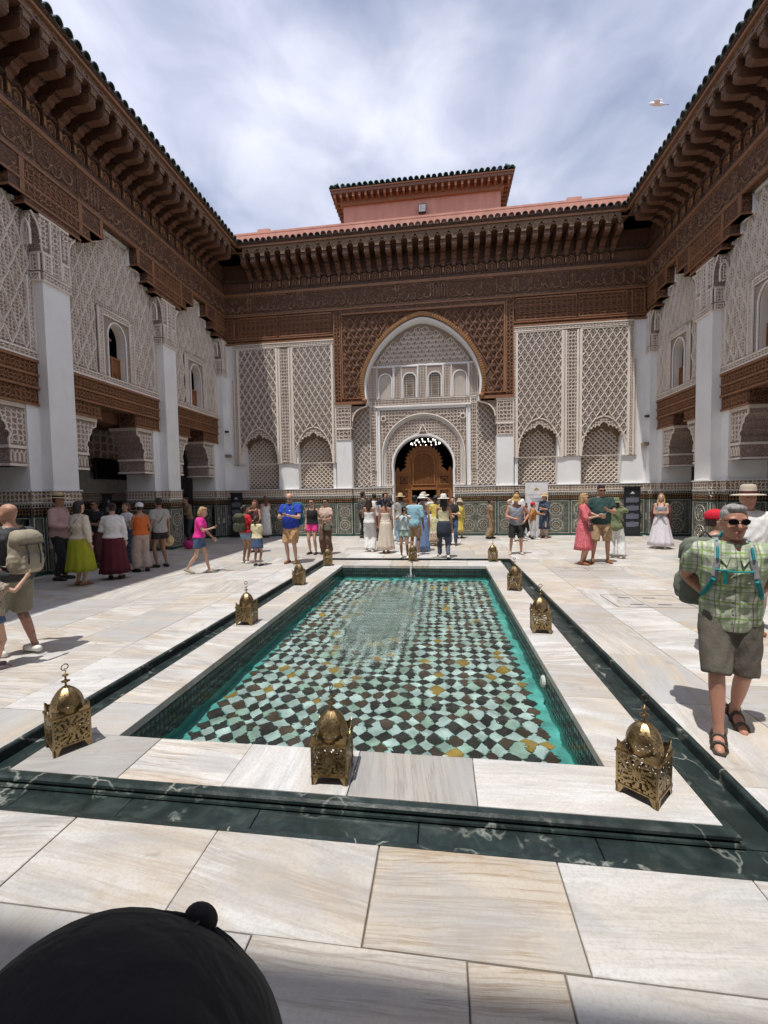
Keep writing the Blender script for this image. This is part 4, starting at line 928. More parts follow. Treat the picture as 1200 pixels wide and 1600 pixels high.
# scale pattern
sc_ = MB(F_far)
def scale_unit():
    mb = MB(); mb.ribbon(np.vstack([arc(0, 0, 0.125, 150, 390, 14)]), 0.03, 0, 0.03); mb.ribbon([(-0.055, 0.06), (-0.055, -0.02), (0, -0.07), (0.055, -0.02), (0.055, 0.06)], 0.024, 0, 0.026); mb.ribbon([(-0.108, 0.062), (0, 0.125), (0.108, 0.062)], 0.026, 0, 0.028)
    V = np.concatenate(mb.v); V[:, 2] += D2 + 0.005; return V, np.concatenate([f for f, _ in mb.f])
V, Fq = scale_unit(); pts = [(i * 0.255 + (0.1275 if j % 2 else 0), 6.34 + j * 0.155) for j in range(9) for i in range(-8, 9)]; pts = [p for p in pts if insk(np.array([p]))[0] and insk(np.array([(p[0] + .12 * np.sign(p[0]), p[1] + 0.1)]))[0]]
sc_.stamp(V, Fq, pts, mi=1); sc_.build('scale_pattern', STU, ty)
m.box((-1.99, 6.17, D2), (1.99, 6.215, D2 + 0.05), 2)
for x0, x1 in ((-1.98, -1.68), (-1.02, -0.76), (-0.15, 0.15), (0.76, 1.02), (1.68, 1.98)): band(m, x0, 5.02, x1, 6.16, 0.10, D2 + 0.02, 3, 1, 3)
m.build('band', STU, ty)
for k, cx in enumerate((-1.35, -0.455, 0.455, 1.35)):
    w = MB(F_far); hw, zs = 0.245, 5.68
    op = [(cx + hw, 5.02)] + [tuple(p) for p in arc(cx, zs, hw, 0, 180, 14)] + [(cx - hw, 5.02)]
    w.prism([(cx + 0.325, 5.015), (cx + 0.325, 6.16), (cx - 0.325, 6.16), (cx - 0.325, 5.015)] + op[::-1], D2 + 0.005, D2 + 0.06, 0)
    w.ribbon(op, 0.045, D2 + 0.06, D2 + 0.085, mi=2); w.ribbon([(cx - 0.3, 5.0), (cx - 0.3, 6.15), (cx + 0.3, 6.15), (cx + 0.3, 5.0)], 0.03, D2 + 0.06, D2 + 0.08, mi=2)
    w.box((cx - hw, 5.02, D2 - 0.02), (cx + hw, 5.96, D2 + 0.008), 3)
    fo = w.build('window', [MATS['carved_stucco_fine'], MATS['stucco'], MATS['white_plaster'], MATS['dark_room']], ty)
    # pierced stucco grille
    m2 = MB(F_far); ins = lambda P: inpoly(P, np.array(op))
    if k in (0, 3): sebka(m2, ins, cx - hw, 5.02, cx + hw, 5.95, 0.098, 0.115, D2 + 0.008, D2 + 0.035, 0.030, 0, 0, 0.62)
    else:
        truchet(m2, ins, cx - hw, 5.02, cx + hw, 5.95, 0.082, D2 + 0.008, D2 + 0.03, 0.022, 0, 4)
        for zc, rr in ((5.22, 0.1), (5.45, 0.085), (5.66, 0.065)): L, Fl = leaf_mesh(rr * 1.7, rr * 2.6, D2 + 0.008, D2 + 0.045, 7); m2.stamp(L, Fl, [(cx, zc)], mi=1)
    tag(m2.build('window_grille', [MATS['stucco'], MATS['carved_ochre']], ty), 'grille of small lozenges' if k in (0, 3) else 'grille with a carved vase of flowers')
# timber panels left and right of the screen, frieze and cornice
for s in (-1, 1):
    m = MB(F_far)
    a, b = sorted((s * 3.19, s * 7.45)); m.box((a, 7.19, -0.3), (b, 8.2, -0.005), 0)
    m.box((a, 7.19, -0.005), (b, 7.25, 0.05), 1); m.box((a, 7.33, -0.005), (b, 7.37, 0.03), 1)
    for x0, x1 in ((3.24, 5.25), (5.3, 6.85), (6.98, 7.4)):
        p, q = sorted((s * x0, s * x1)); band(m, p, 7.40, q, 8.16, 0.18, 0.004, 2, 1, 5, 0.04, 0.02, 0.03)
        for zz in (7.62, 7.9): m.box((p + 0.05, zz, 0.004), (q - 0.05, zz + 0.02, 0.03), 1)
    nb(m, 'timber_panel', [MATS['carved_cedar'], MATS['cedar'], MATS['carved_cedar_fine']])
par(frieze(F_far, -7.42, 7.5, None, 3, 2.5), north)
par(cornice(F_far, -7.45, 7.55, None, 0.80, 3, b0=-6.25, b1=6.35), north)
# door leaf screen
dr = ngroup('carved_door'); dr['label'] = 'carved golden cedar door screen with toothed arched top'
DD = -0.72; m = MB(F_far)
m.box((-1.06, 0.0, DD - 0.07), (-0.45, 2.36, DD), 0); m.box((0.45, 0.0, DD - 0.07), (1.06, 2.36, DD), 0); m.box((-0.45, 1.70, DD - 0.07), (0.45, 2.36, DD), 0)
ct = [(0.62, 2.36)] + [(0.62, 2.62)] + [tuple(p) for p in arc(0, 2.66, 0.60, 0, 180, 22)] + [(-0.62, 2.62), (-0.62, 2.36)]
m.prism(ct, DD - 0.07, DD, 0)
m.build('door_frame', [MATS['cedar_door']], dr)
p = MB(F_far)
pa = [(0.40, 1.86), (0.40, 2.66)] + [tuple(q) for q in arc(0, 2.66, 0.40, 0, 180, 18)] + [(-0.40, 2.66), (-0.40, 1.86)]
p.ribbon(pa, 0.06, DD, DD + 0.05, True); p.ribbon([(0.52, 1.8), (0.52, 2.66)] + [tuple(q) for q in arc(0, 2.66, 0.52, 0, 180, 18)] + [(-0.52, 2.66), (-0.52, 1.8)], 0.05, DD, DD + 0.035)
p.prism(pa, DD, DD + 0.004, 1); sebka(p, lambda P: inpoly(P, np.array(pa)), -0.4, 1.88, 0.4, 3.06, 0.16, 0.16, DD + 0.004, DD + 0.025, 0.028, 0, 0, 0.55)
p.box((-0.47, 1.66, DD), (0.47, 1.76, DD + 0.05), 0)
p.build('arched_panel', [MATS['cedar_door'], MATS['carved_cedar']], dr)
for s in (-1, 1):
    for z0, z1 in ((1.84, 2.22), (1.30, 1.70), (0.7, 1.16), (0.12, 0.58)):
        a, b = sorted((s * 0.56, s * 0.96)); q = MB(F_far); q.box((a, z0, DD), (b, z1, DD + 0.006), 1); frame(q, a, z0, b, z1, 0.05, DD, DD + 0.04, 0); cx, cz = (a + b) / 2, (z0 + z1) / 2
        for sq_ in range(2): q.ribbon([(cx + 0.12 * math.cos(t + sq_ * math.pi / 4), cz + 0.12 * math.sin(t + sq_ * math.pi / 4)) for t in np.arange(4) * math.pi / 2], 0.022, DD + 0.006, DD + 0.03, True, 0)
        q.build('panel', [MATS['cedar_door'], MATS['carved_cedar']], dr)
    f_ = MB(F_far); f_.prism([(s * 0.98 - 0.06, 2.36), (s * 0.98 + 0.06, 2.36), (s * 0.98 + 0.06, 2.44), (s * 0.98, 2.54), (s * 0.98 - 0.06, 2.44)], DD - 0.06, DD - 0.01); f_.prism([(s * 0.62, 2.362), (s * 0.86, 2.362), (s * 0.80, 2.45), (s * 0.70, 2.50), (s * 0.62, 2.58)], DD - 0.06, DD - 0.01); f_.build('finial', MATS['cedar_door'], dr)
tooth = MB(F_far); tooth.prism([(-0.055, 0.0), (0.055, 0.0), (0.06, 0.05), (0.03, 0.09), (0.0, 0.15), (-0.03, 0.09), (-0.06, 0.05)], DD - 0.05, DD - 0.015)
for k in range(17):
    a = math.radians(-4 + k * 188 / 16); c, sn = math.cos(a), math.sin(a); me = MB(F_far)
    V = np.concatenate(tooth.v); ang = a - math.pi / 2; X = V[:, 0] * math.cos(ang) - V[:, 1] * math.sin(ang) + 0.595 * c; Z = V[:, 0] * math.sin(ang) + V[:, 1] * math.cos(ang) + 2.66 + 0.595 * sn
    me.v = [np.column_stack([X, Z, V[:, 2]])]; me.n = len(V); me.f = tooth.f; me.build('tooth', MATS['cedar_door'], dr)
# hall behind the door
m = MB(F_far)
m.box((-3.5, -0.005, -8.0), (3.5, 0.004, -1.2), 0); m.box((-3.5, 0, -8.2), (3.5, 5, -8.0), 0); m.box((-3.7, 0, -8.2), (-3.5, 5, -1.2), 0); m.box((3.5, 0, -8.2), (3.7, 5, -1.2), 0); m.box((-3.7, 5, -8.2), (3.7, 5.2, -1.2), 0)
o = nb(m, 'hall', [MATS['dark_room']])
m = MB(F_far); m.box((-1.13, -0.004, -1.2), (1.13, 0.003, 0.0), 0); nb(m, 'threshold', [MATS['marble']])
m = MB(F_far)
for s in (-1, 1): a, b = sorted((s * 1.075, s * 1.13)); m.box((a, 0.003, -1.2), (b, 1.52, 0.0), 0)
nb(m, 'door_jamb', [MATS['white_plaster']])
ch = empty('chandelier', (0, WY + 3.0, 3.6)); tag(ch, 'ring chandelier of small lit bulbs hanging inside the dark doorway', 'chandelier')
m = MB(); 
for r_, z in ((0.62, 0.0), (0.4, 0.14)): tube(m, [(r_ * math.cos(a), r_ * math.sin(a), z) for a in np.linspace(0, 2 * math.pi, 25)], 0.012, 6)
tube(m, [(0, 0, 0), (0, 0, 1.4)], 0.012, 6); tube(m, [(-0.62, 0, 0), (0, 0, 0.3), (0.62, 0, 0)], 0.01, 6); m.build('ring', MATS['iron'], ch)
t = NT('bulb'); e_ = t.n('Emission', inp={'Color': (1, 0.93, 0.82, 1), 'Strength': 3.0}); t.t.links.new(e_.outputs[0], t.out.inputs[0]); MATS['bulb'] = t.m
mb = MB(); ell(mb, (0, 0, 0.02), (0.024, 0.024, 0.034), 8, 6); bme = mb.build('bulb', MATS['bulb'], mesh_only=True)
for r_, z, n in ((0.62, 0.02, 16), (0.4, 0.16, 10)):
    for k in range(n): a = 2 * math.pi * k / n; link('bulb', bme, ch, (r_ * math.cos(a), r_ * math.sin(a), z))
# ------------------------------------------------------------------ side galleries (west and east)
def corbel(fr, s_in, s_out, d0, d1, parent, front=True):
    """carved stucco console carrying the lintel: s_in at the pier, s_out the tip, facing the court at d1"""
    g = MB(fr); sg = 1 if s_out > s_in else -1; W_ = abs(s_out - s_in)
    S = lambda u: s_in + sg * u * W_
    # base block with blind arcade
    x0, x1 = sorted((S(-0.02), S(0.56)))
    g.box((x0, 2.25, d0), (x1, 2.66, d1), 0)
    for z, h, e in ((2.25, 0.05, 0.025), (2.60, 0.06, 0.03)): g.box((x0 - e, z, d0 - 0.02), (x1 + e, z + h, d1 + e), 1)
    for k in range(4):
        xc = x0 + (k + 0.5) * (x1 - x0) / 4; g.ribbon([(xc - .035, 2.34), (xc - .035, 2.50), (xc, 2.56), (xc + .035, 2.50), (xc + .035, 2.34)], 0.02, d1, d1 + 0.02, mi=1)
    # cusped bracket
    pr = [(S(0), 2.66), (S(0.56), 2.66), (S(0.58), 2.78), (S(0.52), 2.84)] + [(S(0.52 + 0.12 * (1 - math.cos(t))), 2.84 + 0.12 * math.sin(t)) for t in np.linspace(0.3, 1.5, 4)] + [(S(0.62), 2.98)] + [(S(0.62 + 0.13 * (1 - math.cos(t))), 2.98 + 0.14 * math.sin(t)) for t in np.linspace(0.3, 1.5, 4)] + [(S(0.74), 3.14)] + [(S(0.74 + 0.2 * (1 - math.cos(t))), 3.14 + 0.15 * math.sin(t)) for t in np.linspace(0.3, 1.5, 4)] + [(S(0.98), 3.31), (S(1.0), 3.42), (S(0), 3.42)]
    if sg < 0: pr = pr[::-1]
    g.prism(pr, d0, d1, 0)
    edge = [p for p in pr if abs(p[0] - s_in) > 0.4 * W_]
    g.ribbon(edge, 0.035, d1, d1 + 0.025, mi=1)
    pa = np.array(pr); a_, b_ = sorted((S(0.03), S(0.9))); truchet(g, lambda P: inpoly(P, (pa - pa.mean(0)) * 0.9 + pa.mean(0)), a_, 2.7, b_, 3.36, 0.11, d1, d1 + 0.02, 0.024, 1, 4)
    for u0, u1, z0, z1 in ((0.5, 0.62, 2.70, 2.95), (0.6, 0.75, 2.98, 3.12), (0.72, 0.96, 3.15, 3.3)): pass
    x0, x1 = sorted((S(-0.02), S(1.04))); g.box((x0, 3.42, d0 - 0.02), (x1, 3.50, d1 + 0.035), 1)
    par(g.build('corbel', [MATS['carved_stucco'], MATS['stucco']], None), parent)
def gallery(fr, pil, name_label, seed, windows, screen_bays):
    root = empty('gallery_facade', tuple(fr(np.array([[8.0, 0, 0.0]]))[0])); tag(root, name_label, 'facade', 'galleries along the courtyard')
    P = lambda o: par(o, root); SM = STU
    SB = -0.25      # bay plane
    END = WY - 0.002
    for (a, b) in pil:
        b = min(b, END); last = b >= END - 0.01
        m = MB(fr); m.box((a, 1.775, SB - 0.3), (b, 6.02, 0.0), 0)
        pa, pb = a - 0.27, (b if last else b + 0.27)
        m.box((pa, 0, -1.15), (pb, 3.55, SB), 0)
        m.box((a, 0, SB), (b, 1.775, -0.004), 0)
        P(m.build('pillar', MATS['white_plaster']))
        # dado pieces on each face
        P(dado(fr, a - 0.02, b + (0 if last else 0.02), 0.03, None, 0.2, 1))
        for x0, x1 in ((pa - 0.03, a - 0.025),) + (() if last else ((b + 0.025, pb + 0.03),)): P(dado(fr, x0, x1, SB + 0.03, None, 0.2, 1))
        F2 = (lambda p, pa=pa: fr(np.stack([pa - p[:, 2], p[:, 1], SB - p[:, 0]], 1))); FLIP[F2] = not FLIP[fr]
        P(dado(F2, 0.0, 0.9, 0.03, None, 0.06, 1))
        F3 = (lambda p, a=a: fr(np.stack([a - p[:, 2], p[:, 1], 0.0 - p[:, 0]], 1))); FLIP[F3] = not FLIP[fr]
        P(dado(F3, -0.03, 0.215, 0.03, None, 0.03, 1))
        # capital: carved block with small bracket arches on both flanks
        c = MB(fr); c.box((a, 6.02, SB - 0.1), (b, 7.36, -0.01), 0)
        band(c, a - 0.01, 6.03, b + 0.01, 6.20, 0.09, 0.012, 0, 1, 3); c.box((a - 0.02, 6.02, SB), (b + 0.02, 6.045, 0.03), 1)
        band(c, a + (b - a) * 0.30, 6.22, b - (b - a) * 0.30 if not last else b, 7.33, 0.10, 0.012, 0, 1, 6)
        c.box((a - 0.03, 7.30, SB), (b + 0.03, 7.345, 0.035), 1)
        for e0, e1, sg in ((a, a + (b - a) * 0.30, -1),) + (() if last else ((b - (b - a) * 0.30, b, 1),)):
            band(c, e0, 6.22, e1, 6.58, 0.08, 0.02, 0, 1, 2); c.box((e0 - 0.015, 6.58, SB), (e1 + 0.015, 6.62, 0.04), 1)
            xo = a if sg < 0 else b; xi = e1 if sg < 0 else e0
            q = [(xi, 6.62), (xo, 6.62)] + [(xo + sg * 0.16 * (1 - math.cos(t)), 6.66 + 0.55 * math.sin(t)) for t in np.linspace(0.2, 1.4, 6)] + [(xo + sg * 0.2, 7.30), (xi, 7.30)]
            c.prism(q if sg > 0 else q[::-1], SB + 0.02, 0.005, 0); c.ribbon(q[1:-1], 0.03, 0.005, 0.03, mi=1)
            truchet(c, lambda Pp, q=q: inpoly(Pp, np.array(q)), min(xi, xo) - 0.05, 6.7, max(xi, xo) + 0.15, 7.28, 0.1, 0.005, 0.025, 0.022, 1, 3)
        P(c.build('capital', SM))
        c3 = MB(F3); band(c3, 0.015, 6.03, 0.235, 6.20, 0.09, 0.022, 0, 1, 3); band(c3, 0.015, 6.23, 0.235, 6.57, 0.08, 0.022, 0, 1, 2); c3.ribbon([(0.03, 6.66), (0.03, 6.95), (0.07, 7.08), (0.125, 7.16), (0.18, 7.08), (0.22, 6.95), (0.22, 6.66)], 0.03, 0.18, 0.22, mi=1); truchet(c3, ALL, 0.02, 6.66, 0.23, 7.28, 0.07, 0.165, 0.185, 0.018, 1, 4); P(c3.build('capital_flank', SM))
        if not last: corbel(fr, pb - 0.02, pb + 0.62, -1.1, SB - 0.06, root)
        corbel(fr, pa + 0.02, pa - 0.62, -1.1, SB - 0.06, root)
        # timber blocks stepping out above the capital
        t = MB(fr); e = 0 if last else 1
        for z0, z1, x in ((7.76, 8.20, 1.0), (7.50, 7.76, 0.63), (7.35, 7.50, 0.33)):
            x0, x1 = a - x, b + x * e
            t.box((x0, z0, SB - 0.02), (x1, z1, 0.02), 0); t.box((x0 - 0.012, z0, SB - 0.02), (x1 + 0.012 * e, z0 + 0.045, 0.045), 1)
        for x in (a - 0.97, a - 0.36, b + 0.36 * e, b + 0.97 * e): t.box((x - 0.05, 7.56 if abs(x - (a + b) / 2) < 0.8 else 7.82, 0.02), (x + 0.05, 8.19, 0.04), 1)
        truchet(t, ALL, a - 0.3, 7.58, b + 0.3 * e, 8.15, 0.12, 0.02, 0.04, 0.028, 1, 4)
        P(t.build('timber_block', [MATS['carved_cedar'], MATS['cedar']]))
    for k, ((_, a), (b, _2)) in enumerate(zip(pil[:-1], pil[1:])):
        mid = (a + b) / 2; visible = b > 7.0
        win = windows
        wc, whw, wz0, wz1 = mid + 0.02, 0.31, 4.62, 6.02
        # wall with window opening
        op = [(wc + whw, wz0)] + [tuple(p) for p in arc(wc, 5.62, whw, 0, 180, 14, rz=0.42)] + [(wc - whw, wz0)]
        m = MB(fr)
        m.prism([(b, 4.46), (b, 9.0), (a, 9.0), (a, 4.46), (wc - whw, 4.46)] + [(wc - whw, wz0)] + op[::-1][1:-1] + [(wc + whw, wz0), (wc + whw, 4.46)], SB - 0.20, SB, 0)
        m.box((wc - whw, 4.46, SB - 0.20), (wc + whw, wz0, SB), 1)
        P(m.build('bay_wall', [MATS['carved_stucco'], MATS['white_plaster']]))
        g = P(empty('stucco_bay'))
        p = MB(fr); fx0, fx1, fz1 = wc - 0.62, wc + 0.60, 6.26
        ok = lambda Q: ~((Q[:, 0] > fx0 - 0.02) & (Q[:, 0] < fx1 + 0.02) & (Q[:, 1] < fz1 + 0.02))
        sebka(p, ok, a + 0.02, 4.62, b - 0.02, 8.2, 0.29, 0.70, SB, SB + 0.042, 0.028, 0.009, 1, 0.0, ox=0.05, oz=0.0, mm=4)
        # scroll fill between the ribs
        if visible: truchet(p, ok, a + 0.05, 4.65, b - 0.05, 8.18, 0.078, SB, SB + 0.020, 0.0145, 1, seed + k)
        # stepped white edging below the timber
        for sg, e in ((1, a), (-1, b)):
            st = [(e + sg * 0.36, 7.42), (e + sg * 0.36, 7.56), (e + sg * 0.66, 7.56), (e + sg * 0.66, 7.80), (e + sg * 1.05, 7.80), (e + sg * 1.05, 8.21)]
            p.ribbon(st, 0.07, SB, SB + 0.06, mi=2, taper=0.8)
        p.box((a + 1.0, 8.16, SB), (b - 1.0, 8.21, SB + 0.06), 2)
        p.build('lozenge_panel', SM, g)
        q = MB(fr)
        band(q, a, 4.46, b, 4.61, 0.10, SB + 0.03, 0, 1, 2); q.box((a, 4.44, SB - 0.1), (b, 4.465, SB + 0.06), 2)
        for x0, x1 in ((a + 0.01, a + 0.16), (b - 0.16, b - 0.01)): band(q, x0, 4.62, x1, 6.1, 0.10, SB + 0.025, 0, 1, 4)
        band(q, fx0, 4.62, fx0 + 0.16, fz1, 0.09, SB + 0.04, 0, 1, 3); band(q, fx1 - 0.16, 4.62, fx1, fz1, 0.09, SB + 0.04, 0, 1, 5); band(q, fx0 + 0.165, fz1 - 0.16, fx1 - 0.165, fz1, 0.09, SB + 0.04, 0, 1, 6)
        q.prism([(fx1 - 0.17, 4.62), (fx1 - 0.17, fz1 - 0.17), (fx0 + 0.17, fz1 - 0.17), (fx0 + 0.17, 4.62)] + op[::-1], SB, SB + 0.03, 3); q.ribbon(op, 0.035, SB + 0.03, SB + 0.055, mi=2)
        q.build('border', SM, g)
        lin = MB(fr); lin.ribbon([(wc + whw - .012, wz0)] + [tuple(p_) for p_ in arc(wc, 5.62, whw - .012, 0, 180, 14, rz=0.408)] + [(wc - whw + .012, wz0)], 0.03, SB - 0.21, SB + 0.004, taper=1.0); lin.build('jamb', [MATS['stucco']], g)
        # window: timber balustrade in a dark upper room
        w = MB(fr); w.box((wc - whw, wz0, SB - 0.205), (wc + whw, 5.22, SB - 0.155), 0); frame(w, wc - whw, wz0, wc + whw, 5.22, 0.06, SB - 0.155, SB - 0.12, 1); w.box((wc - 0.03, wz0, SB - 0.155), (wc + 0.03, 5.22, SB - 0.125), 1)
        w.ribbon([(wc - 0.3, 4.92), (wc - 0.17, 5.12), (wc - 0.03, 4.92), (wc - 0.17, 4.70)], 0.03, SB - 0.155, SB - 0.13, True, 1); w.ribbon([(wc + 0.3, 4.92), (wc + 0.17, 5.12), (wc + 0.03, 4.92), (wc + 0.17, 4.70)], 0.03, SB - 0.155, SB - 0.13, True, 1)
        w.build('balustrade', [MATS['cedar_door'], MATS['cedar']], P(empty('window')))
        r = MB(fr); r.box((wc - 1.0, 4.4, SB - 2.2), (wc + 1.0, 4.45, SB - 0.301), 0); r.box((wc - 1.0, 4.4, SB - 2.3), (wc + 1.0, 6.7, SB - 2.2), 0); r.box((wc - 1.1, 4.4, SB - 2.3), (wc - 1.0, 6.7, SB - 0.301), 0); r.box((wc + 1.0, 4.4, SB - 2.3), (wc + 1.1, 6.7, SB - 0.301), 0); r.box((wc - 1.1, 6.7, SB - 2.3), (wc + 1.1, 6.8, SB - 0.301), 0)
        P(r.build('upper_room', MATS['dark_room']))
        # timber lintel
        t = MB(fr); F0 = SB + 0.03
        t.box((a, 3.84, SB - 0.5), (b, 4.44, F0), 0)
        t.box((a, 4.38, F0), (b, 4.44, F0 + 0.04), 1); t.box((a, 4.10, F0), (b, 4.15, F0 + 0.035), 1); t.box((a, 3.84, F0), (b, 3.89, F0 + 0.035), 1)
        truchet(t, ALL, a + 0.05, 4.17, b - 0.05, 4.36, 0.10, F0, F0 + 0.02, 0.026, 1, 3); truchet(t, ALL, a + 0.05, 3.91, b - 0.05, 4.08, 0.09, F0, F0 + 0.02, 0.026, 1, 4)
        e = 1.0
        for x0, x1 in ((a, a + e), (b - e, b)):
            t.box((x0, 3.50, SB - 0.48), (x1, 3.84, F0 - 0.02), 0); t.box((x0 - 0.0, 3.50, F0 - 0.02), (x1, 3.545, F0 + 0.01), 1); truchet(t, ALL, x0 + 0.04, 3.56, x1 - 0.04, 3.80, 0.10, F0 - 0.02, F0, 0.026, 1, 5)
        t.box((a, 3.58, SB - 1.0), (b, 3.86, SB - 0.51), 2)
        P(t.build('timber_lintel', [MATS['carved_cedar'], MATS['cedar'], MATS['cedar_dark']]))
    s_lo, s_hi = pil[0][0] - 0.2, END
    P(frieze(fr, s_lo, s_hi, None, seed, 2.3)); P(cornice(fr, s_lo, s_hi, None, 1.0, seed, b0=s_lo + 0.3, b1=END - 1.15))
    # backing wall, gallery ceiling and rear wall
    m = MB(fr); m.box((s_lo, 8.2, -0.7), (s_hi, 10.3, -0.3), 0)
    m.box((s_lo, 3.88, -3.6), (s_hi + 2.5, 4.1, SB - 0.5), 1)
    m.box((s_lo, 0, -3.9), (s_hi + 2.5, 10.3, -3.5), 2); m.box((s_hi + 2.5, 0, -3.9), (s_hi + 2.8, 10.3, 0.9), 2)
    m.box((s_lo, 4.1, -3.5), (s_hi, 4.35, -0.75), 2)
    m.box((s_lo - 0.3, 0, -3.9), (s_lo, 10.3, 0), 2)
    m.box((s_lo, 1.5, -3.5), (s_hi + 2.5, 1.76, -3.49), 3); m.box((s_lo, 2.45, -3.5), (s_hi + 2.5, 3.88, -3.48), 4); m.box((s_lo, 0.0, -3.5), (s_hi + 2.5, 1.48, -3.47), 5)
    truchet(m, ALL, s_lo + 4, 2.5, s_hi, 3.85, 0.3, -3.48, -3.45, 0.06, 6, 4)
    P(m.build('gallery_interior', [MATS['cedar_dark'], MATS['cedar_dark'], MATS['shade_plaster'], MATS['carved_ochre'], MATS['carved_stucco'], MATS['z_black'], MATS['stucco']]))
    F4 = lambda p: fr(np.stack([p[:, 0], p[:, 1], p[:, 2] - 3.47], 1)); FLIP[F4] = FLIP[fr]
    P(dado(F4, 6.0, s_hi + 2.4, 0.02, None, 0.02, 9))
    return root
west = gallery(F_left, [(0.31, 0.94), (4.12, 4.75), (7.937, 8.575), (11.758, 12.341), (15.128, 15.8)], 'shaded gallery wall on the left with white pillars and carved stucco over dark cedar', 5, True, ())
east = gallery(F_right, [(0.6, 1.25), (4.4, 5.05), (8.2, 8.86), (12.009, 12.685), (15.246, 15.9)], 'gallery wall on the right with white pillars and carved stucco over dark cedar', 9, True, ())
# south side (behind the photographer): plain version of the same wall, it shades the foreground
south = empty('entrance_facade', (0, -2.15, 0)); tag(south, 'shaded courtyard wall with timber eave behind the foreground', 'facade')
m = MB(F_south); m.box((-7.6, 4.45, -0.6), (7.7, 10.3, -0.02), 0); m.box((-7.4, 7.3, -0.02), (7.5, 9.05, 0.0), 2); m.box((-7.4, 3.5, -0.6), (7.5, 4.45, -0.01), 2); m.box((-11, 0, -3.6), (11, 4.4, -3.5), 3); m.box((-11, 4.35, -3.6), (11, 4.44, -0.61), 3)
for x in (-7.3, -3.6, -1.5, 1.5, 3.6, 7.4): m.box((x - 0.35, 0, -0.7), (x + 0.35, 1.75, 0.03), 1); m.box((x - 0.32, 1.75, -0.68), (x + 0.32, 3.5, 0.0), 4)
par(m.build('wall', [MATS['carved_stucco'], MATS['z_green'], MATS['carved_cedar'], MATS['cedar_dark'], MATS['white_plaster']]), south)
m = MB(F_south); m.box((-7.4, 9.05, 0), (7.5, 10.1, 0.3), 0); m.box((-7.4, 10.1, 0), (7.5, 10.4, 0.72), 0); m.box((-7.4, 10.41, -4), (7.5, 10.5, 0.78), 1); par(m.build('eave', [MATS['cedar_dark'], MATS['green_glaze']]), south)
# ------------------------------------------------------------------ terrace parapet and roof pavilion beyond the north wall
m = MB(); m.box((-12, WY + 1.0, 9.0), (12, WY + 1.3, 11.80), 0); m.box((-12, WY + 0.99, 11.80), (12, WY + 1.32, 11.87), 0)
for x0, x1 in ((-6.4, -5.9), (5.2, 5.7)): m.box((x0, WY + 1.0, 11.87), (x1, WY + 1.28, 11.97), 0)
pp = m.build('terrace_parapet', MATS['pink_render']); tag(pp, 'long low pink rendered parapet above the tiled eave of the end wall', 'parapet')
pav = empty('roof_pavilion', (0, WY + 4.2, 10.5)); tag(pav, 'pink rendered roof pavilion with a turquoise tiled hipped roof', 'building')
m = MB(); PY0, PY1, PX0, PX1, PH = WY + 4.2, WY + 10.0, -3.62, 3.34, 14.78
m.box((PX0, PY0, 9), (PX1, PY1, PH), 0); par(m.build('wall', MATS['pink_render']), pav)
m = MB(); ov = 0.47
m.box((PX0 - 0.12, PY0 - 0.12, PH - 0.22), (PX1 + 0.12, PY1 + 0.12, PH + 0.10), 0)
m.box((PX0 - ov, PY0 - ov, PH + 0.10), (PX1 + ov, PY1 + ov, PH + 0.22), 1); m.box((PX0 - ov - 0.03, PY0 - ov - 0.03, PH + 0.22), (PX1 + ov + 0.03, PY1 + ov + 0.03, PH + 0.28), 0)
par(m.build('eave_board', [MATS['cedar'], MATS['cedar_dark']]), pav)
rm = MB(); rm.box((-0.045, -ov + 0.03, 0), (0.045, -0.1, 0.16)); rme = rm.build('rafter', MATS['cedar'], mesh_only=True)
x = PX0 - 0.3
while x < PX1 + 0.35: par(link('rafter', rme, None, (x, PY0, PH - 0.06)), pav); x += 0.28
y = PY0
while y < PY1: par(link('rafter', rme, None, (PX1, y, PH - 0.06), math.pi / 2), pav); par(link('rafter', rme, None, (PX0, y, PH - 0.06), -math.pi / 2), pav); y += 0.28
m = MB(); cx, cy = (PX0 + PX1) / 2, (PY0 + PY1) / 2; o = ov + 0.06; b4 = [(PX0 - o, PY0 - o, PH + 0.3), (PX1 + o, PY0 - o, PH + 0.3), (PX1 + o, PY1 + o, PH + 0.3), (PX0 - o, PY1 + o, PH + 0.3)]; ap = [(cx - 0.8, cy, PH + 2.1), (cx + 0.8, cy, PH + 2.1)]
m.add(b4 + ap, [(0, 1, 5, 4), (1, 2, 5), (2, 3, 4, 5), (3, 0, 4)], 0); roof = par(m.build('roof', MATS['turquoise_glaze']), pav)
tm = tile_mesh('turquoise_glaze'); slope = math.atan2(1.8, (PY1 - PY0) / 2 + o); T = 0.245
def rt(x, y, yaw, z=PH + 0.33): ob = link('roof_tile', tm, None, (x, y, z + rnd.uniform(-.01, .01)), rot=(slope * 0.9, 0, yaw)); ob.scale = (1.15, 1.0, 1.15); return ob
def spar(o, p):     # sub-part of a part that is already parented
    o.parent = p; o.matrix_parent_inverse = Matrix.Translation(-Vector(pav.location)); return o
for r_ in range(3):
    n = int((PX1 - PX0 + 2 * o) / T)
    for k in range(n): 
        u = PX0 - o + (k + 0.5) * (PX1 - PX0 + 2 * o) / n
        if PX0 - o + r_ * 0.4 < u < PX1 + o - r_ * 0.4: par(rt(u, PY0 - o + r_ * 0.42, 0, PH + 0.33 + r_ * 0.42 * math.tan(slope)), roof)
n = int((PY1 - PY0 + 2 * o) / T)
for k in range(n):
    v = PY0 - o + (k + 0.5) * (PY1 - PY0 + 2 * o) / n; par(rt(PX1 + o, v, math.pi / 2), roof); par(rt(PX0 - o, v, -math.pi / 2), roof)
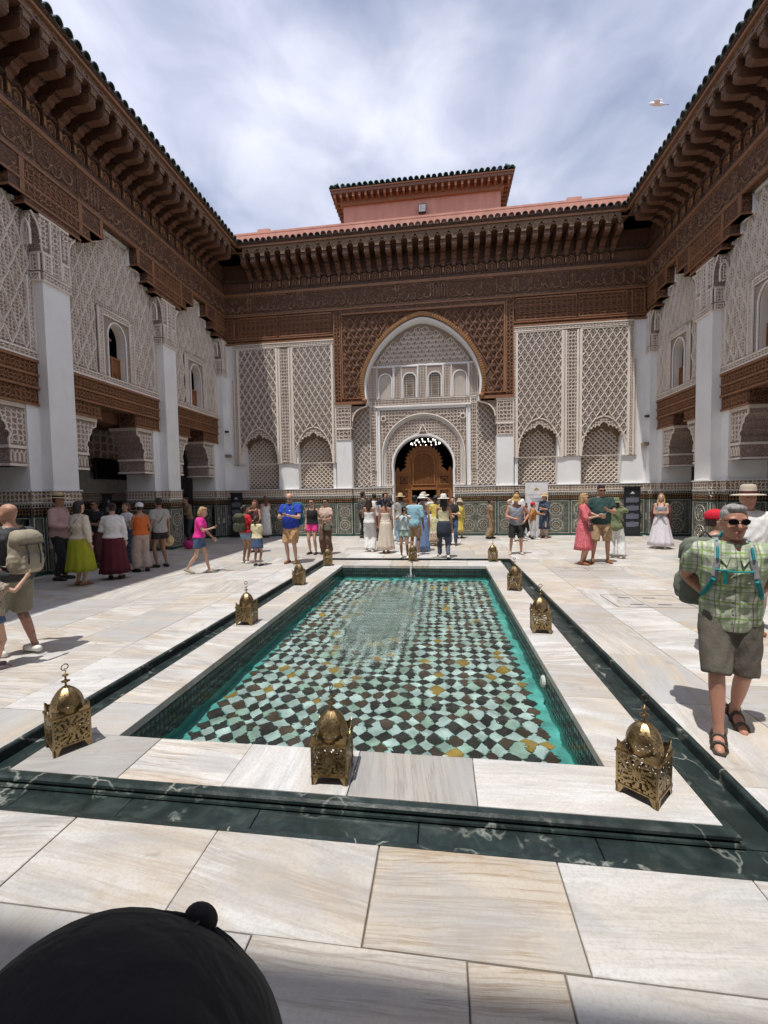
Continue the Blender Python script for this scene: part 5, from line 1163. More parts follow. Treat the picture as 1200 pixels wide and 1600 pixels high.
m = MB(); lathe(m, [(0.0, 0.62), (0.03, 0.5), (0.10, 0.36), (0.06, 0.24), (0.16, 0.1), (0.05, 0.0)], 10, (cx, cy, PH + 2.1)); tube(m, [(cx, cy, PH + 2.0), (cx, cy, PH + 2.2)], 0.1, 8); par(m.build('finial', MATS['turquoise_glaze']), pav)
for o_ in roof.children: o_.matrix_parent_inverse = Matrix.Identity(4)
fl = empty('floodlight', (-0.05, PY0, 14.05)); tag(fl, 'square white faced floodlight fixed to the pink pavilion wall', 'floodlight')
m = MB(); m.box((-0.17, -0.20, -0.18), (0.17, -0.08, 0.18), 0); m.build('housing', MATS['black_metal'], fl); m = MB(); m.box((-0.15, -0.206, -0.15), (0.15, -0.201, 0.15), 0); m.build('lens', simple('lens_glass', (0.5, 0.52, 0.5), 0.15), fl); m = MB(); m.box((-0.04, -0.08, -0.05), (0.04, 0.0, 0.05), 0); m.build('bracket', MATS['black_metal'], fl)
# ------------------------------------------------------------------ lanterns
def lantern_meshes():
    S, H0, H1 = 0.108, 0.055, 0.245; ms = {}
    N = 30
    def mask(u, v):      # u, v in -1..1 ; True = metal
        r = math.hypot(u, v); a = math.atan2(v, u)
        if max(abs(u), abs(v)) > 0.9: return True
        if r < 0.12: return True
        k = math.cos(a * 12 + (math.sin(r * 9) * 1.1)); 
        if 0.2 < r < 0.42: return k < 0.25
        if 0.5 < r < 0.82: return k > -0.25
        if r > 0.88: return (math.cos(u * 22) * math.cos(v * 22)) < 0.2
        return math.cos(a * 8) > -0.55
    m = MB(); g = np.linspace(-1, 1, N + 1); V = []; q = []
    for i in range(N + 1):
        for k in range(N + 1): V.append((g[i] * S, -S, H0 + (g[k] + 1) / 2 * (H1 - H0)))
    n = len(V); V2 = [(x, y + 0.003, z) for x, y, z in V]
    keep = [[mask((g[i] + g[i + 1]) / 2, (g[k] + g[k + 1]) / 2) for k in range(N)] for i in range(N)]
    for i in range(N):
        for k in range(N):
            if not keep[i][k]: continue
            a, b, c, d = i * (N + 1) + k, (i + 1) * (N + 1) + k, (i + 1) * (N + 1) + k + 1, i * (N + 1) + k + 1
            q += [(a, b, c, d), (n + d, n + c, n + b, n + a)]
    m.addq(V + V2, q); ms['pierced_panel'] = m.build('pierced_panel', MATS['brass'], mesh_only=True)
    m = MB(); s = S + 0.003      # corner legs
    for z0, z1, w in ((0.0, 0.055, 0.026),): m.add([(-s, -s, 0.055), (-s + 0.05, -s, 0.055), (-s + 0.022, -s, 0.0), (-s + 0.004, -s, 0.0), (-s, -s + 0.05, 0.055), (-s, -s + 0.022, 0), (-s, -s + 0.004, 0.0)], [(0, 1, 2, 3), (0, 3, 6), (0, 6, 5, 4)])
    m.box((-s, -s, 0.0), (-s + 0.012, -s + 0.012, 0.25)); ms['foot'] = m.build('foot', MATS['brass'], mesh_only=True)
    m = MB(); m.ribbon([(-S - .004, -S - .004), (S + .004, -S - .004), (S + .004, S + .004), (-S - .004, S + .004)], 0.012, 0.243, 0.253, True); m.ribbon([(-S - .002, -S - .002), (S + .002, -S - .002), (S + .002, S + .002), (-S - .002, S + .002)], 0.008, 0.05, 0.058, True)
    for e in (-1, 1):
        for k in range(7): tube(m, [((k - 3) * 0.031 - 0.011, e * (S + 0.006), 0.249), ((k - 3) * 0.031 + 0.011, e * (S + 0.006), 0.249)], 0.0055, 6); tube(m, [(e * (S + 0.006), (k - 3) * 0.031 - 0.011, 0.249), (e * (S + 0.006), (k - 3) * 0.031 + 0.011, 0.249)], 0.0055, 6)
    ms['hinge_band'] = m.build('hinge_band', MATS['brass'], mesh_only=True)
    m = MB()      # corner crests standing above the band
    cr = [(0, 0.25), (0.085, 0.25), (0.066, 0.262), (0.064, 0.272), (0.042, 0.276), (0.040, 0.288), (0.022, 0.292), (0.014, 0.304), (0.0, 0.314)]
    for pl in range(2):
        P = [(-S + x, -S + 0.001, z) for x, z in cr] if pl == 0 else [(-S + 0.001, -S + x, z) for x, z in cr]
        Q = [(x, y + 0.003, z) for x, y, z in P] if pl == 0 else [(x + 0.003, y, z) for x, y, z in P]
        k = len(P); m.add(P + Q, [tuple(range(k)), tuple(range(2 * k - 1, k - 1, -1))] + [(i, (i + 1) % k, k + (i + 1) % k, k + i) for i in range(k)])
    ms['crest'] = m.build('crest', MATS['brass'], mesh_only=True)
    m = MB(); SEG, RG = 64, 34; prof = []      # pierced eight-sided dome
    for z in np.linspace(0, 1, RG + 1): prof.append((0.102 * (math.cos(max(0, (z - 0.20) / 0.80) * math.pi / 2) ** 0.58), 0.25 + z * 0.175))
    V = []; q = []
    for r, z in prof:
        for k in range(SEG):
            a = 2 * math.pi * k / SEG; oc = math.cos(math.pi / 8) / math.cos((a % (math.pi / 4)) - math.pi / 8); rr = max(r, 0.004) * (0.92 * oc + 0.08 * 0.96)
            V.append((rr * math.cos(a), rr * math.sin(a), z))
    n = len(V); V += [(x * 0.965, y * 0.965, z - 0.002) for x, y, z in V]
    for i in range(RG):
        for k in range(SEG):
            hole = 3 <= i < RG - 5 and (k % 4 == (2 if (i // 3) % 2 else 0)) and i % 3 == 1
            if hole: continue
            l = (k + 1) % SEG; a, b, c, d = i * SEG + k, i * SEG + l, (i + 1) * SEG + l, (i + 1) * SEG + k; q += [(a, b, c, d), (n + d, n + c, n + b, n + a)]
    m.addq(V, q); ms['dome'] = m.build('dome', MATS['brass'], mesh_only=True)
    m = MB(); lathe(m, [(0.0, 0.41), (0.02, 0.412), (0.024, 0.42), (0.008, 0.426), (0.006, 0.44), (0.006, 0.448), (0.026, 0.456), (0.028, 0.460), (0.008, 0.468), (0.006, 0.478), (0.006, 0.492), (0.02, 0.499), (0.02, 0.503), (0.006, 0.51), (0.004, 0.52), (0.0, 0.52)], 12); ms['finial'] = m.build('finial', MATS['brass'], mesh_only=True, smooth=True)
    m = MB(); t = np.linspace(0, 1, 16); a = 2.2 - t * 6.6; r = 0.024 * (1 - 0.62 * t); cx, cz = 0.002, 0.558
    pts = [(0, 0, 0.515), (0.006, 0, 0.53), (-0.012, 0, 0.54)] + [(cx + 0.026 * math.cos(u) * (1 - 0.5 * w), 0, cz + 0.026 * math.sin(u) * (1 - 0.5 * w)) for u, w in zip(math.pi * 1.25 - t * math.pi * 1.95, t)]
    tube(m, pts, 0.0032, 6); ms['hook'] = m.build('hook', MATS['iron'], mesh_only=True)
    m = MB(); m.box((-S, -S, 0.056), (S, S, 0.060)); lathe(m, [(0.0, 0.06), (0.028, 0.06), (0.028, 0.12), (0.0, 0.122)], 10); ms['base_plate'] = m.build('base_plate', MATS['brass'], mesh_only=True)
    return ms
LM = lantern_meshes()
def lantern(x, y, rot, label, scale=1.0, hook=0.0):
    o = empty('lantern', (x, y, RZ + 0.001), math.radians(rot)); tag(o, label, 'lantern', 'brass lanterns around the pool rim'); o.scale = (scale,) * 3
    for k in range(4):
        a = k * math.pi / 2; link('pierced_panel', LM['pierced_panel'], o, rotz=a); link('foot', LM['foot'], o, rotz=a); link('crest', LM['crest'], o, rotz=a)
    for n in ('dome', 'base_plate'): link(n, LM[n], o)
    link('hinge_band', LM['hinge_band'], o)['kind'] = 'stuff'
    f = link('finial', LM['finial'], o); link('hook', LM['hook'], f, rotz=hook)
    return o
lantern(-1.80, 2.42, 57, 'brass lantern at the near left corner of the pool, twisted hook on its dome', 0.93, 0.1)
lantern(-0.005, 2.325, 2, 'brass lantern in the middle of the near pool rim', 0.911, 1.4)
lantern(1.68, 2.36, 47, 'brass lantern at the near right corner of the pool, set cornerwise', 0.911, -0.9)
lantern(-1.80, 5.02, 1, 'brass lantern with long hook, second along the left rim of the pool', 0.911, 0.2)
lantern(-1.88, 7.25, 6, 'brass lantern without tall hook, third along the left rim of the pool', 0.883, 0.9)
lantern(-1.88, 9.2, 12, 'brass lantern at the far left corner of the pool', 0.883, 1.2)
lantern(-0.03, 9.86, 3, 'brass lantern at the middle of the far rim behind the water jet', 0.883, 1.0)
lantern(1.78, 9.86, 0, 'brass lantern at the far right corner of the pool', 0.883, 0.5)
lantern(1.79, 7.05, -16, 'brass lantern on the right rim, second from the far corner', 0.911, 0.3)
lantern(1.74, 5.0, -4, 'brass lantern on the right rim, nearest but one to the camera', 0.93, 0.2)
# ------------------------------------------------------------------ signs and small fittings
def emblem(m, cx, cz, s, d, mi):
    """stepped dome with finial over a line: the site emblem"""
    for k, (w, h) in enumerate(((0.5, 0.10), (0.40, 0.12), (0.26, 0.12), (0.12, 0.12))):
        z = cz + s * (0.12 * k); m.prism([(cx - s * w, z), (cx + s * w, z), (cx + s * w * 0.7, z + s * h * 0.8), (cx, z + s * h * 1.2), (cx - s * w * 0.7, z + s * h * 0.8)], d, d + 0.003, mi)
    m.box((cx - s * 0.6, cz - s * 0.12, d), (cx + s * 0.6, cz - s * 0.06, d + 0.003), mi)
simple('sign_black', (0.02, 0.022, 0.026), 0.4); simple('sign_white', (0.75, 0.75, 0.78), 0.5); simple('sign_text', (0.22, 0.24, 0.30), 0.5); simple('sign_gold', (0.45, 0.32, 0.10), 0.4); simple('sign_navy', (0.03, 0.035, 0.06), 0.5)
def totem(x, y, rot, w, h, label, code=True):
    t = empty('information_stand', (x, y, 0), rot); tag(t, label, 'sign')
    F = lambda p: np.stack([p[:, 0], -p[:, 2], p[:, 1]], 1); FLIP[F] = False
    m = MB(F); m.box((-w / 2, 0.03, -0.06), (w / 2, h, 0.0), 0); m.box((-w / 2 - 0.05, 0, -0.15), (w / 2 + 0.05, 0.03, 0.08), 0); m.box((-w / 2 - 0.03, h, -0.09), (w / 2 + 0.03, h + 0.03, 0.03), 0); m.build('board', MATS['sign_black'], t)
    m = MB(F); emblem(m, 0, h - 0.2, 0.13, 0.001, 0); m.build('emblem', MATS['sign_white'], t)
    m = MB(F); r = random.Random(5)
    for b in range(4):
        z = h - 0.36 - b * 0.27
        m.box((-w * 0.12, z + 0.03, 0.001), (w * 0.12, z + 0.042, 0.003), 0)
        for k in range(8): m.box((-w * 0.40, z - k * 0.02, 0.001), (w * (0.40 - (0.25 * r.random() if k == 7 else 0.01 * r.random())), z - k * 0.02 + 0.012, 0.003), 0)
    m.build('text_lines', MATS['sign_text'], t, kind='stuff')
    return t
totem(6.92, 15.12, 0.0, 0.50, 1.62, 'tall black information stand with white emblem and grey text blocks on the right')
totem(-6.95, 15.1, 0.0, 0.44, 1.64, 'black information stand with white emblem in the shaded left corner')
totem(-8.9, 11.2, math.pi / 2 + 0.3, 0.5, 1.66, 'black information stand standing inside the left gallery behind the visitors')
bn = empty('banner', (3.78, 14.75, 0)); tag(bn, 'white upright banner with gold emblem standing before the tiled dado', 'banner')
F = lambda p: np.stack([p[:, 0], -p[:, 2], p[:, 1]], 1); FLIP[F] = False
m = MB(F); m.box((-0.36, 0.06, -0.012), (0.36, 1.86, 0.0), 0); m.build('cloth', MATS['sign_white'], bn); m = MB(F); m.box((-0.40, 0, -0.1), (0.40, 0.06, 0.1), 0); m.box((-0.38, 1.86, -0.02), (0.38, 1.88, 0.01), 0); m.build('base', simple('grey_metal', (0.4, 0.4, 0.42), 0.4, 0.7), bn)
m = MB(F); emblem(m, 0, 1.60, 0.15, 0.001, 0); m.build('emblem', MATS['sign_gold'], bn); m = MB(F); m.box((-0.36, 1.42, 0.001), (0.36, 1.43, 0.003), 0)
for k in range(3): m.box((-0.2 + k * 0.03, 1.30 - k * 0.05, 0.001), (0.2 - k * 0.03, 1.315 - k * 0.05, 0.003), 0)
m.build('text_lines', MATS['sign_text'], bn, kind='stuff')
po = MB(); po.box((-9.2, 13.4, 0.25), (-9.15, 14.3, 1.75)); o = po.build('poster', MATS['sign_navy']); tag(o, 'dark blue poster board inside the far left doorway', 'poster')
for x, y, s, lb in ((-10.75, 13.9, 1, 'black wall screen inside the far left gallery'), (10.85, 13.9, -1, 'black wall screen inside the far right gallery')):
    e = empty('screen', (x, y, 2.55)); tag(e, lb, 'screen'); m = MB(); m.box((0, -1.1, -0.35), (s * 0.08, 1.1, 0.35)); m.build('panel', MATS['black_metal'], e); m = MB(); m.box((s * 0.08, -1.05, -0.31), (s * 0.083, 1.05, 0.31)); m.build('glass', simple('black_glass', (0.01, 0.01, 0.012), 0.1), e)
for x, y, z, s, lb in ((XL + 0.0, 15.3, 3.98, 1, 'small black camera on the left corner pillar'), (XR - 0.0, 15.36, 3.98, -1, 'small black camera on the right corner pillar')):
    e = empty('security_camera', (x, y, z)); tag(e, lb, 'camera'); m = MB(); tube(m, [(0, 0, 0), (s * 0.07, 0, 0.0)], 0.016, 8); m.build('arm', MATS['black_metal'], e); m = MB(); tube(m, [(s * 0.05, -0.12, -0.03), (s * 0.05, 0.07, 0.0)], 0.042, 10); m.build('body', MATS['black_metal'], e)
for x, y, s, lb in ((XL + 0.0, 15.28, 1, 'cream box lamp on the left corner pillar'), (XR - 0.0, 15.38, -1, 'cream box lamp on the right corner pillar')):
    e = empty('wall_lamp', (x, y, 3.05)); tag(e, lb, 'lamp'); m = MB(); m.box((0.0, -0.12, -0.05), (s * 0.16, 0.10, 0.05)); m.build('housing', MATS['carved_ochre'], e); m = MB(); m.box((s * 0.02, -0.10, 0.05), (s * 0.14, 0.08, 0.06)); m.build('lens', MATS['lens_glass'], e)
bg = MB(); 
ell(bg, (0, 0, 0.13), (0.17, 0.12, 0.14), 12, 8); o = bg.build('bag', simple('cloth_pinkbag', (0.55, 0.03, 0.18), 0.7), None, True); o.location = (-6.9, 11.9, 0); tag(o, 'bright pink bag left on the floor by the second left pillar', 'bag')
m = MB(); tube(m, [(-0.08, 0, 0.24), (-0.05, 0, 0.34), (0.05, 0, 0.34), (0.08, 0, 0.24)], 0.012, 6); m.build('handle', MATS['cloth_pinkbag'], o)
# bird
bd = MB(); tube(bd, [(0, -0.22, 0), (0, -0.12, 0.005), (0, 0.02, 0.01), (0, 0.12, 0.012), (0, 0.19, 0.015), (0, 0.25, 0.012)], [0.012, 0.045, 0.062, 0.05, 0.035, 0.006], 10)
b_o = bd.build('bird', simple('feather_white', (0.88, 0.89, 0.92), 0.8), None, True); tag(b_o, 'pale gull gliding in the sky with its wings spread', 'bird')
for s in (-1, 1):
    w = MB(); P = [(0.03, 0.08), (0.22, 0.14), (0.40, 0.05), (0.56, -0.10), (0.40, -0.05), (0.22, -0.04), (0.03, -0.06)]; zz = [0.0, 0.06, 0.07, 0.02, 0.055, 0.05, 0.0]
    V = [(s * x, y, z + 0.02) for (x, y), z in zip(P, zz)] + [(s * x, y, z + 0.008) for (x, y), z in zip(P, zz)]; k = 7
    w.add(V, [tuple(range(k)) if s < 0 else tuple(range(k))[::-1], tuple(range(2 * k - 1, k - 1, -1))] + [(i, (i + 1) % k, k + (i + 1) % k, k + i) for i in range(k)]); w.build('wing', MATS['feather_white'], b_o)
t_ = MB(); t_.add([(0, -0.18, 0.01), (0.05, -0.33, 0.0), (-0.05, -0.33, 0.0), (0, -0.18, 0.0), (0.05, -0.33, -0.008), (-0.05, -0.33, -0.008)], [(0, 2, 1), (3, 4, 5), (0, 1, 4, 3), (1, 2, 5, 4), (2, 0, 3, 5)]); t_.build('tail', simple('feather_grey', (0.25, 0.25, 0.27), 0.8), b_o)
_d = _f + _r * ((1027 - 600) / 667.68) - _u * ((163 - 800) / 667.68); b_o.location = Vector((CAMX, 0, CAMH)) + _d * 17.0; b_o.rotation_euler = (0.35, -0.55, 1.2); b_o.scale = (1.3, 1.3, 1.3)
# ------------------------------------------------------------------ people
def cloth(name, col, pattern=None, col2=(0.1, 0.1, 0.1), rough=0.85, sc=1.0):
    if name in MATS: return MATS[name]
    t = NT(name); p = t.coord(); n = t.noise(p, 9 * sc, 4, 0.6)
    base = t.mix(t.ramp(n, [(0.3, 0.0), (0.7, 1.0)]), tuple(c * 0.86 for c in col), tuple(min(1, c * 1.08) for c in col))
    if pattern == 'plaid':
        w = t.n('TexNoise', inp={'Vector': p, 'Scale': 7.0, 'Detail': 2}).outputs['Color']
        q = t.n('Mix', data_type='VECTOR', inp={0: 0.03, 4: p, 5: w}).outputs[1]
        s = t.n('SeparateXYZ', inp={0: q})
        def stripes(o, per, lo, hi): return t.ramp(t.math('FRACT', t.math('MULTIPLY', o, per)), [(0.0, 0.0), (lo, 0.0), (lo + 0.03, 1.0), (hi, 1.0), (hi + 0.03, 0.0)])
        for o, per, lo, hi, c, k in ((s.outputs[0], 11.0, 0.30, 0.62, (0.26, 0.33, 0.19), 0.62), (s.outputs[2], 10.0, 0.30, 0.60, (0.27, 0.34, 0.21), 0.62), (s.outputs[0], 11.0, 0.78, 0.88, (0.20, 0.34, 0.06), 0.85), (s.outputs[2], 10.0, 0.76, 0.86, (0.20, 0.34, 0.06), 0.85), (s.outputs[0], 11.0, 0.03, 0.09, (0.10, 0.10, 0.07), 0.7), (s.outputs[2], 20.0, 0.04, 0.10, (0.10, 0.11, 0.08), 0.6)):
            base = t.mix(t.math('MULTIPLY', stripes(o, per, lo, hi), k), base, c)
    elif pattern in ('spots', 'floral'):
        v = t.n('TexVoronoi', inp={'Vector': p, 'Scale': (60 if pattern == 'spots' else 26) * sc}).outputs[0]; base = t.mix(t.ramp(v, [(0.28, 1.0), (0.42, 0.0)]), base, col2)
    elif pattern == 'stripes':
        w = t.n('TexWave', inp={'Vector': p, 'Scale': 14.0 * sc, 'Distortion': 1.0}).outputs['Fac']; base = t.mix(t.ramp(w, [(0.5, 0.0), (0.6, 0.7)]), base, col2)
    elif pattern == 'tattoo':
        s = t.n('SeparateXYZ', inp={0: p}); v = t.noise(p, 34, 4, 0.7, 1.5)
        ink = t.ramp(v, [(0.47, 0.0), (0.53, 0.85)])
        zone = t.math('MAXIMUM', t.math('MAXIMUM', t.ramp(s.outputs[2], [(0.085, 0.0), (0.09, 1.0), (0.135, 1.0), (0.14, 0.0)]), t.ramp(s.outputs[2], [(0.36, 0.0), (0.37, 1.0), (0.43, 1.0), (0.44, 0.0)])), t.ramp(s.outputs[2], [(0.87, 0.0), (0.88, 1.0), (1.13, 1.0), (1.15, 0.0)]))
        zone = t.math('MAXIMUM', zone, t.math('MULTIPLY', t.ramp(s.outputs[2], [(0.20, 0.0), (0.21, 1.0), (0.31, 1.0), (0.32, 0.0)]), t.ramp(t.noise(p, 5, 2), [(0.48, 0.0), (0.52, 1.0)])))
        base = t.mix(t.math('MULTIPLY', ink, zone), base, (0.035, 0.04, 0.045))
    f = t.math('MULTIPLY_ADD', t.noise(p, 60, 2), 0.25, t.noise(t.n('Mapping', inp={'Vector': p, 'Scale': (1.6, 1.6, 0.7)}).outputs[0], 16 * sc, 3, 0.5, 0.8))
    t.bsdf(base, rough if pattern != 'tattoo' else 0.5, 0, t.bump(f, 0.45 if pattern != 'tattoo' else 0.05, 0.02)); MATS[name] = t.m; return t.m
def skin(name, col):
    if name in MATS: return MATS[name]
    t = NT(name); p = t.coord(); n = t.noise(p, 14, 4)
    c = t.mix(t.ramp(n, [(0.35, 0.0), (0.65, 1.0)]), tuple(c * 0.88 for c in col), col)
    t.bsdf(c, 0.5, 0, t.bump(t.noise(p, 70, 2), 0.08, 0.004), **{'Subsurface Weight': 0.08, 'Subsurface Radius': (0.02, 0.008, 0.004), 'Subsurface Scale': 0.3}); MATS[name] = t.m; return t.m
SK = dict(a=skin('skin_fair', (0.56, 0.335, 0.235)), b=skin('skin_tan', (0.43, 0.235, 0.15)), c=skin('skin_olive', (0.34, 0.185, 0.115)), d=skin('skin_brown', (0.20, 0.105, 0.065)), r=skin('skin_ruddy', (0.50, 0.25, 0.17)))
HC = dict(black=(0.014, 0.011, 0.010), brown=(0.045, 0.025, 0.015), auburn=(0.12, 0.05, 0.025), blonde=(0.36, 0.23, 0.10), dark=(0.022, 0.016, 0.013), grey=(0.30, 0.29, 0.275))
def hairmat(k):
    n = 'hair_' + k
    if n in MATS: return MATS[n]
    t = NT(n); p = t.coord(); m = t.n('Mapping', inp={'Vector': p, 'Scale': (60, 60, 9)}).outputs[0]; a = t.noise(m, 1.0, 4, 0.6, 0.5)
    c = t.mix(t.ramp(a, [(0.3, 0.0), (0.7, 1.0)]), tuple(x * 0.5 for x in HC[k]), tuple(min(1, x * 1.5) for x in HC[k]))
    t.bsdf(c, 0.45, 0, t.bump(a, 0.9, 0.012)); MATS[n] = t.m; return t.m
def ik(A, T, l1, l2, pole):
    A, T, pole = map(lambda v: np.array(v, float), (A, T, pole)); d = T - A; L = np.linalg.norm(d)
    if L > (l1 + l2) * 0.998: T = A + d / L * (l1 + l2) * 0.998; d = T - A; L = np.linalg.norm(d)
    u = d / L; x = (l1 * l1 - l2 * l2 + L * L) / (2 * L); h = math.sqrt(max(l1 * l1 - x * x, 0)); p = pole - u * (pole @ u); p /= np.linalg.norm(p) + 1e-9
    return A + u * x + p * h, T
def loft(mb, rings, seg=16, mi=0, pleat=0.0, npl=9):
    """rings: (x, y, z, rx, ry)"""
    th = np.arange(seg) * 2 * np.pi / seg; V = []; n = len(rings)
    for i, (x, y, z, rx, ry) in enumerate(rings):
        w = 1 + pleat * (i / max(1, n - 1)) * np.sin(th * npl + 0.6 * math.sin(i)); V.append(np.stack([x + rx * np.cos(th) * w, y + ry * np.sin(th) * w, np.full(seg, z)], 1))
    V = np.concatenate(V); a = np.arange(seg); b = (a + 1) % seg
    q = np.concatenate([np.stack([a + i * seg, b + i * seg, b + (i + 1) * seg, a + (i + 1) * seg], 1) for i in range(n - 1)])
    up = rings[-1][2] > rings[0][2]
    if not up: q = q[:, ::-1]
    mb.f.append(((np.arange(seg)[::-1] if up else np.arange(seg)).reshape(1, -1) + mb.n, mi)); mb.f.append(((np.arange((n - 1) * seg, n * seg) if up else np.arange((n - 1) * seg, n * seg)[::-1]).reshape(1, -1) + mb.n, mi))
    mb.addq(V, q, mi)
REM = []     # (object, voxel, post-process)
def remesh(o, vox, mats, post=None, smooth=2):
    md = o.modifiers.new('r', 'REMESH'); md.mode = 'VOXEL'; md.voxel_size = vox; md.use_smooth_shade = True
    if smooth: s = o.modifiers.new('s', 'SMOOTH'); s.factor = 0.5; s.iterations = smooth
    REM.append((o, mats, post)); return o
def finish_remesh():
    dg = bpy.context.evaluated_depsgraph_get()
    for o, mats, post in REM:
        me = bpy.data.meshes.new_from_object(o.evaluated_get(dg)); n = len(me.vertices); V = np.empty(n * 3, np.float32); me.vertices.foreach_get('co', V); V = V.reshape(-1, 3).astype(float)
        nq = len(me.polygons); lt = np.empty(nq, np.int32); me.polygons.foreach_get('loop_total', lt); li = np.empty(len(me.loops), np.int32); me.loops.foreach_get('vertex_index', li)
        N = np.empty(n * 3, np.float32); me.vertex_normals.foreach_get('vector', N); N = N.reshape(-1, 3)
        wr = post.get('wrinkle') if post else None
        if wr:
            amp, fx, fz = wr; P = V * [fx, fx, fz]
            V = V + N * (amp * (np.sin(P[:, 0] * 1.0 + 2.2 * np.sin(P[:, 2] * 0.6) + P[:, 1] * 0.7) * np.sin(P[:, 2] + 1.3 * np.sin(P[:, 0] * 0.8)) + 0.6 * np.sin(P[:, 2] * 1.9 + P[:, 0] * 1.4 + P[:, 1])))[:, None]
        cut = post.get('cut') if post else None       # open the cloth at neck / hem: drop faces
        mb = MB(); q = li.reshape(-1, 4) if (lt == 4).all() else None
        if q is None: mb.v.append(V); mb.n = n; s = 0; mb.f += [(li[a:a + k].reshape(1, -1), 0) for a, k in zip(np.cumsum(lt) - lt, lt)]
        else: mb.addq(V, q)
        for extra in (post.get('extra') or []) if post else []: mb.f += [(f + mb.n, mi) for f, mi in extra.f]; mb.v += extra.v; mb.n += extra.n
        new = mb.build(o.name, mats, mesh_only=True, smooth=True); old = o.data; o.modifiers.clear(); o.data = new; bpy.data.meshes.remove(old); bpy.data.meshes.remove(me)
    REM.clear()
def fingers(mb, wrist, elbow, side, curl=0.35, palm=None, k=1.0):
    """palm with four fingers of unequal length and a thumb leaving its side"""
    w = np.array(wrist); d = w - np.array(elbow); d /= np.linalg.norm(d); pn = np.array(palm if palm is not None else (-side, 0, 0), float); pn -= d * (pn @ d); pn /= np.linalg.norm(pn) + 1e-9; lat = np.cross(d, pn)
    if lat[1] < 0: lat = -lat           # towards the thumb (front) side
    ex = MB()
    for i, L in enumerate((0.072, 0.080, 0.075, 0.060)):
        b = w + d * 0.075 * k + lat * (0.028 - 0.019 * i) * k; P = [b - d * 0.02 * k]; dirv = d.copy(); P.append(b)
        for j, f in enumerate((0.45, 0.32, 0.25)):
            a = curl * (0.5 + 0.45 * j); dirv = d * math.cos(a) + pn * math.sin(a); P.append(P[-1] + dirv * L * f * k)
        tube(ex, P, np.array([0.0088, 0.0088, 0.0082, 0.0076, 0.006]) * k, 6)
    b = w + d * 0.03 * k + lat * 0.026 * k; P = [b - lat * 0.008 * k, b + (lat * 0.7 + d * 0.5) * 0.025 * k, b + (lat * 0.85 + d * 1.3 + pn * 0.3) * 0.033 * k, b + (lat * 0.8 + d * 2.2 + pn * 0.7) * 0.034 * k]; tube(ex, P, np.array([0.0115, 0.0105, 0.009, 0.007]) * k, 6)
    pm = [w - d * 0.015 * k, w + d * 0.03 * k, w + d * 0.06 * k, w + d * 0.085 * k]; U = lat; 
    tube(mb, pm, np.array([0.026, 0.034, 0.037, 0.030]) * k, 10, flat=None)
    return ex
ARM = {   # hand target from the shoulder (x outward, y forward, z up), pole, palm, curl
    'down': ((0.07, 0.03, -0.53), (0.5, -1, 0), None, 0.35), 'phone': ((-0.11, 0.30, -0.20), (0.8, -0.3, -1), (0, 0.3, 1), 0.8), 'phone_low': ((-0.13, 0.26, -0.30), (0.9, -0.3, -1), (0, 0.2, 1), 0.8), 'raise': ((-0.12, 0.24, 0.14), (1, 0.2, -0.8), (-1, 0, 0), 0.9),
    'face': ((-0.09, 0.19, 0.10), (1, 0.3, -0.8), (-1, 0, 0), 0.9), 'fold': ((-0.20, 0.20, -0.24), (1, -0.4, -0.6), (0, -1, 0), 0.5), 'belly': ((-0.12, 0.19, -0.32), (1, -0.5, -0.2), (0, -1, 0), 0.5), 'back': ((-0.10, -0.17, -0.40), (1, -0.6, 0), (0, 1, 0), 0.5),
    'fwd': ((0.02, 0.24, -0.46), (0.4, -1, 0), None, 0.4), 'bwd': ((0.06, -0.20, -0.47), (0.5, -1, 0), None, 0.4), 'hip': ((0.05, 0.05, -0.40), (1, -0.5, 0), (-1, 0, 0), 0.4), 'reach': ((0.0, 0.48, -0.20), (0.3, -0.2, -1), (-1, 0, 0), 0.4), 'side': ((0.20, 0.05, -0.46), (0.2, -1, 0), None, 0.4),
    'strap': ((-0.05, 0.17, -0.06), (0.8, -0.3, -1), (0, -1, 0), 0.9)}
PEOPLE = {}
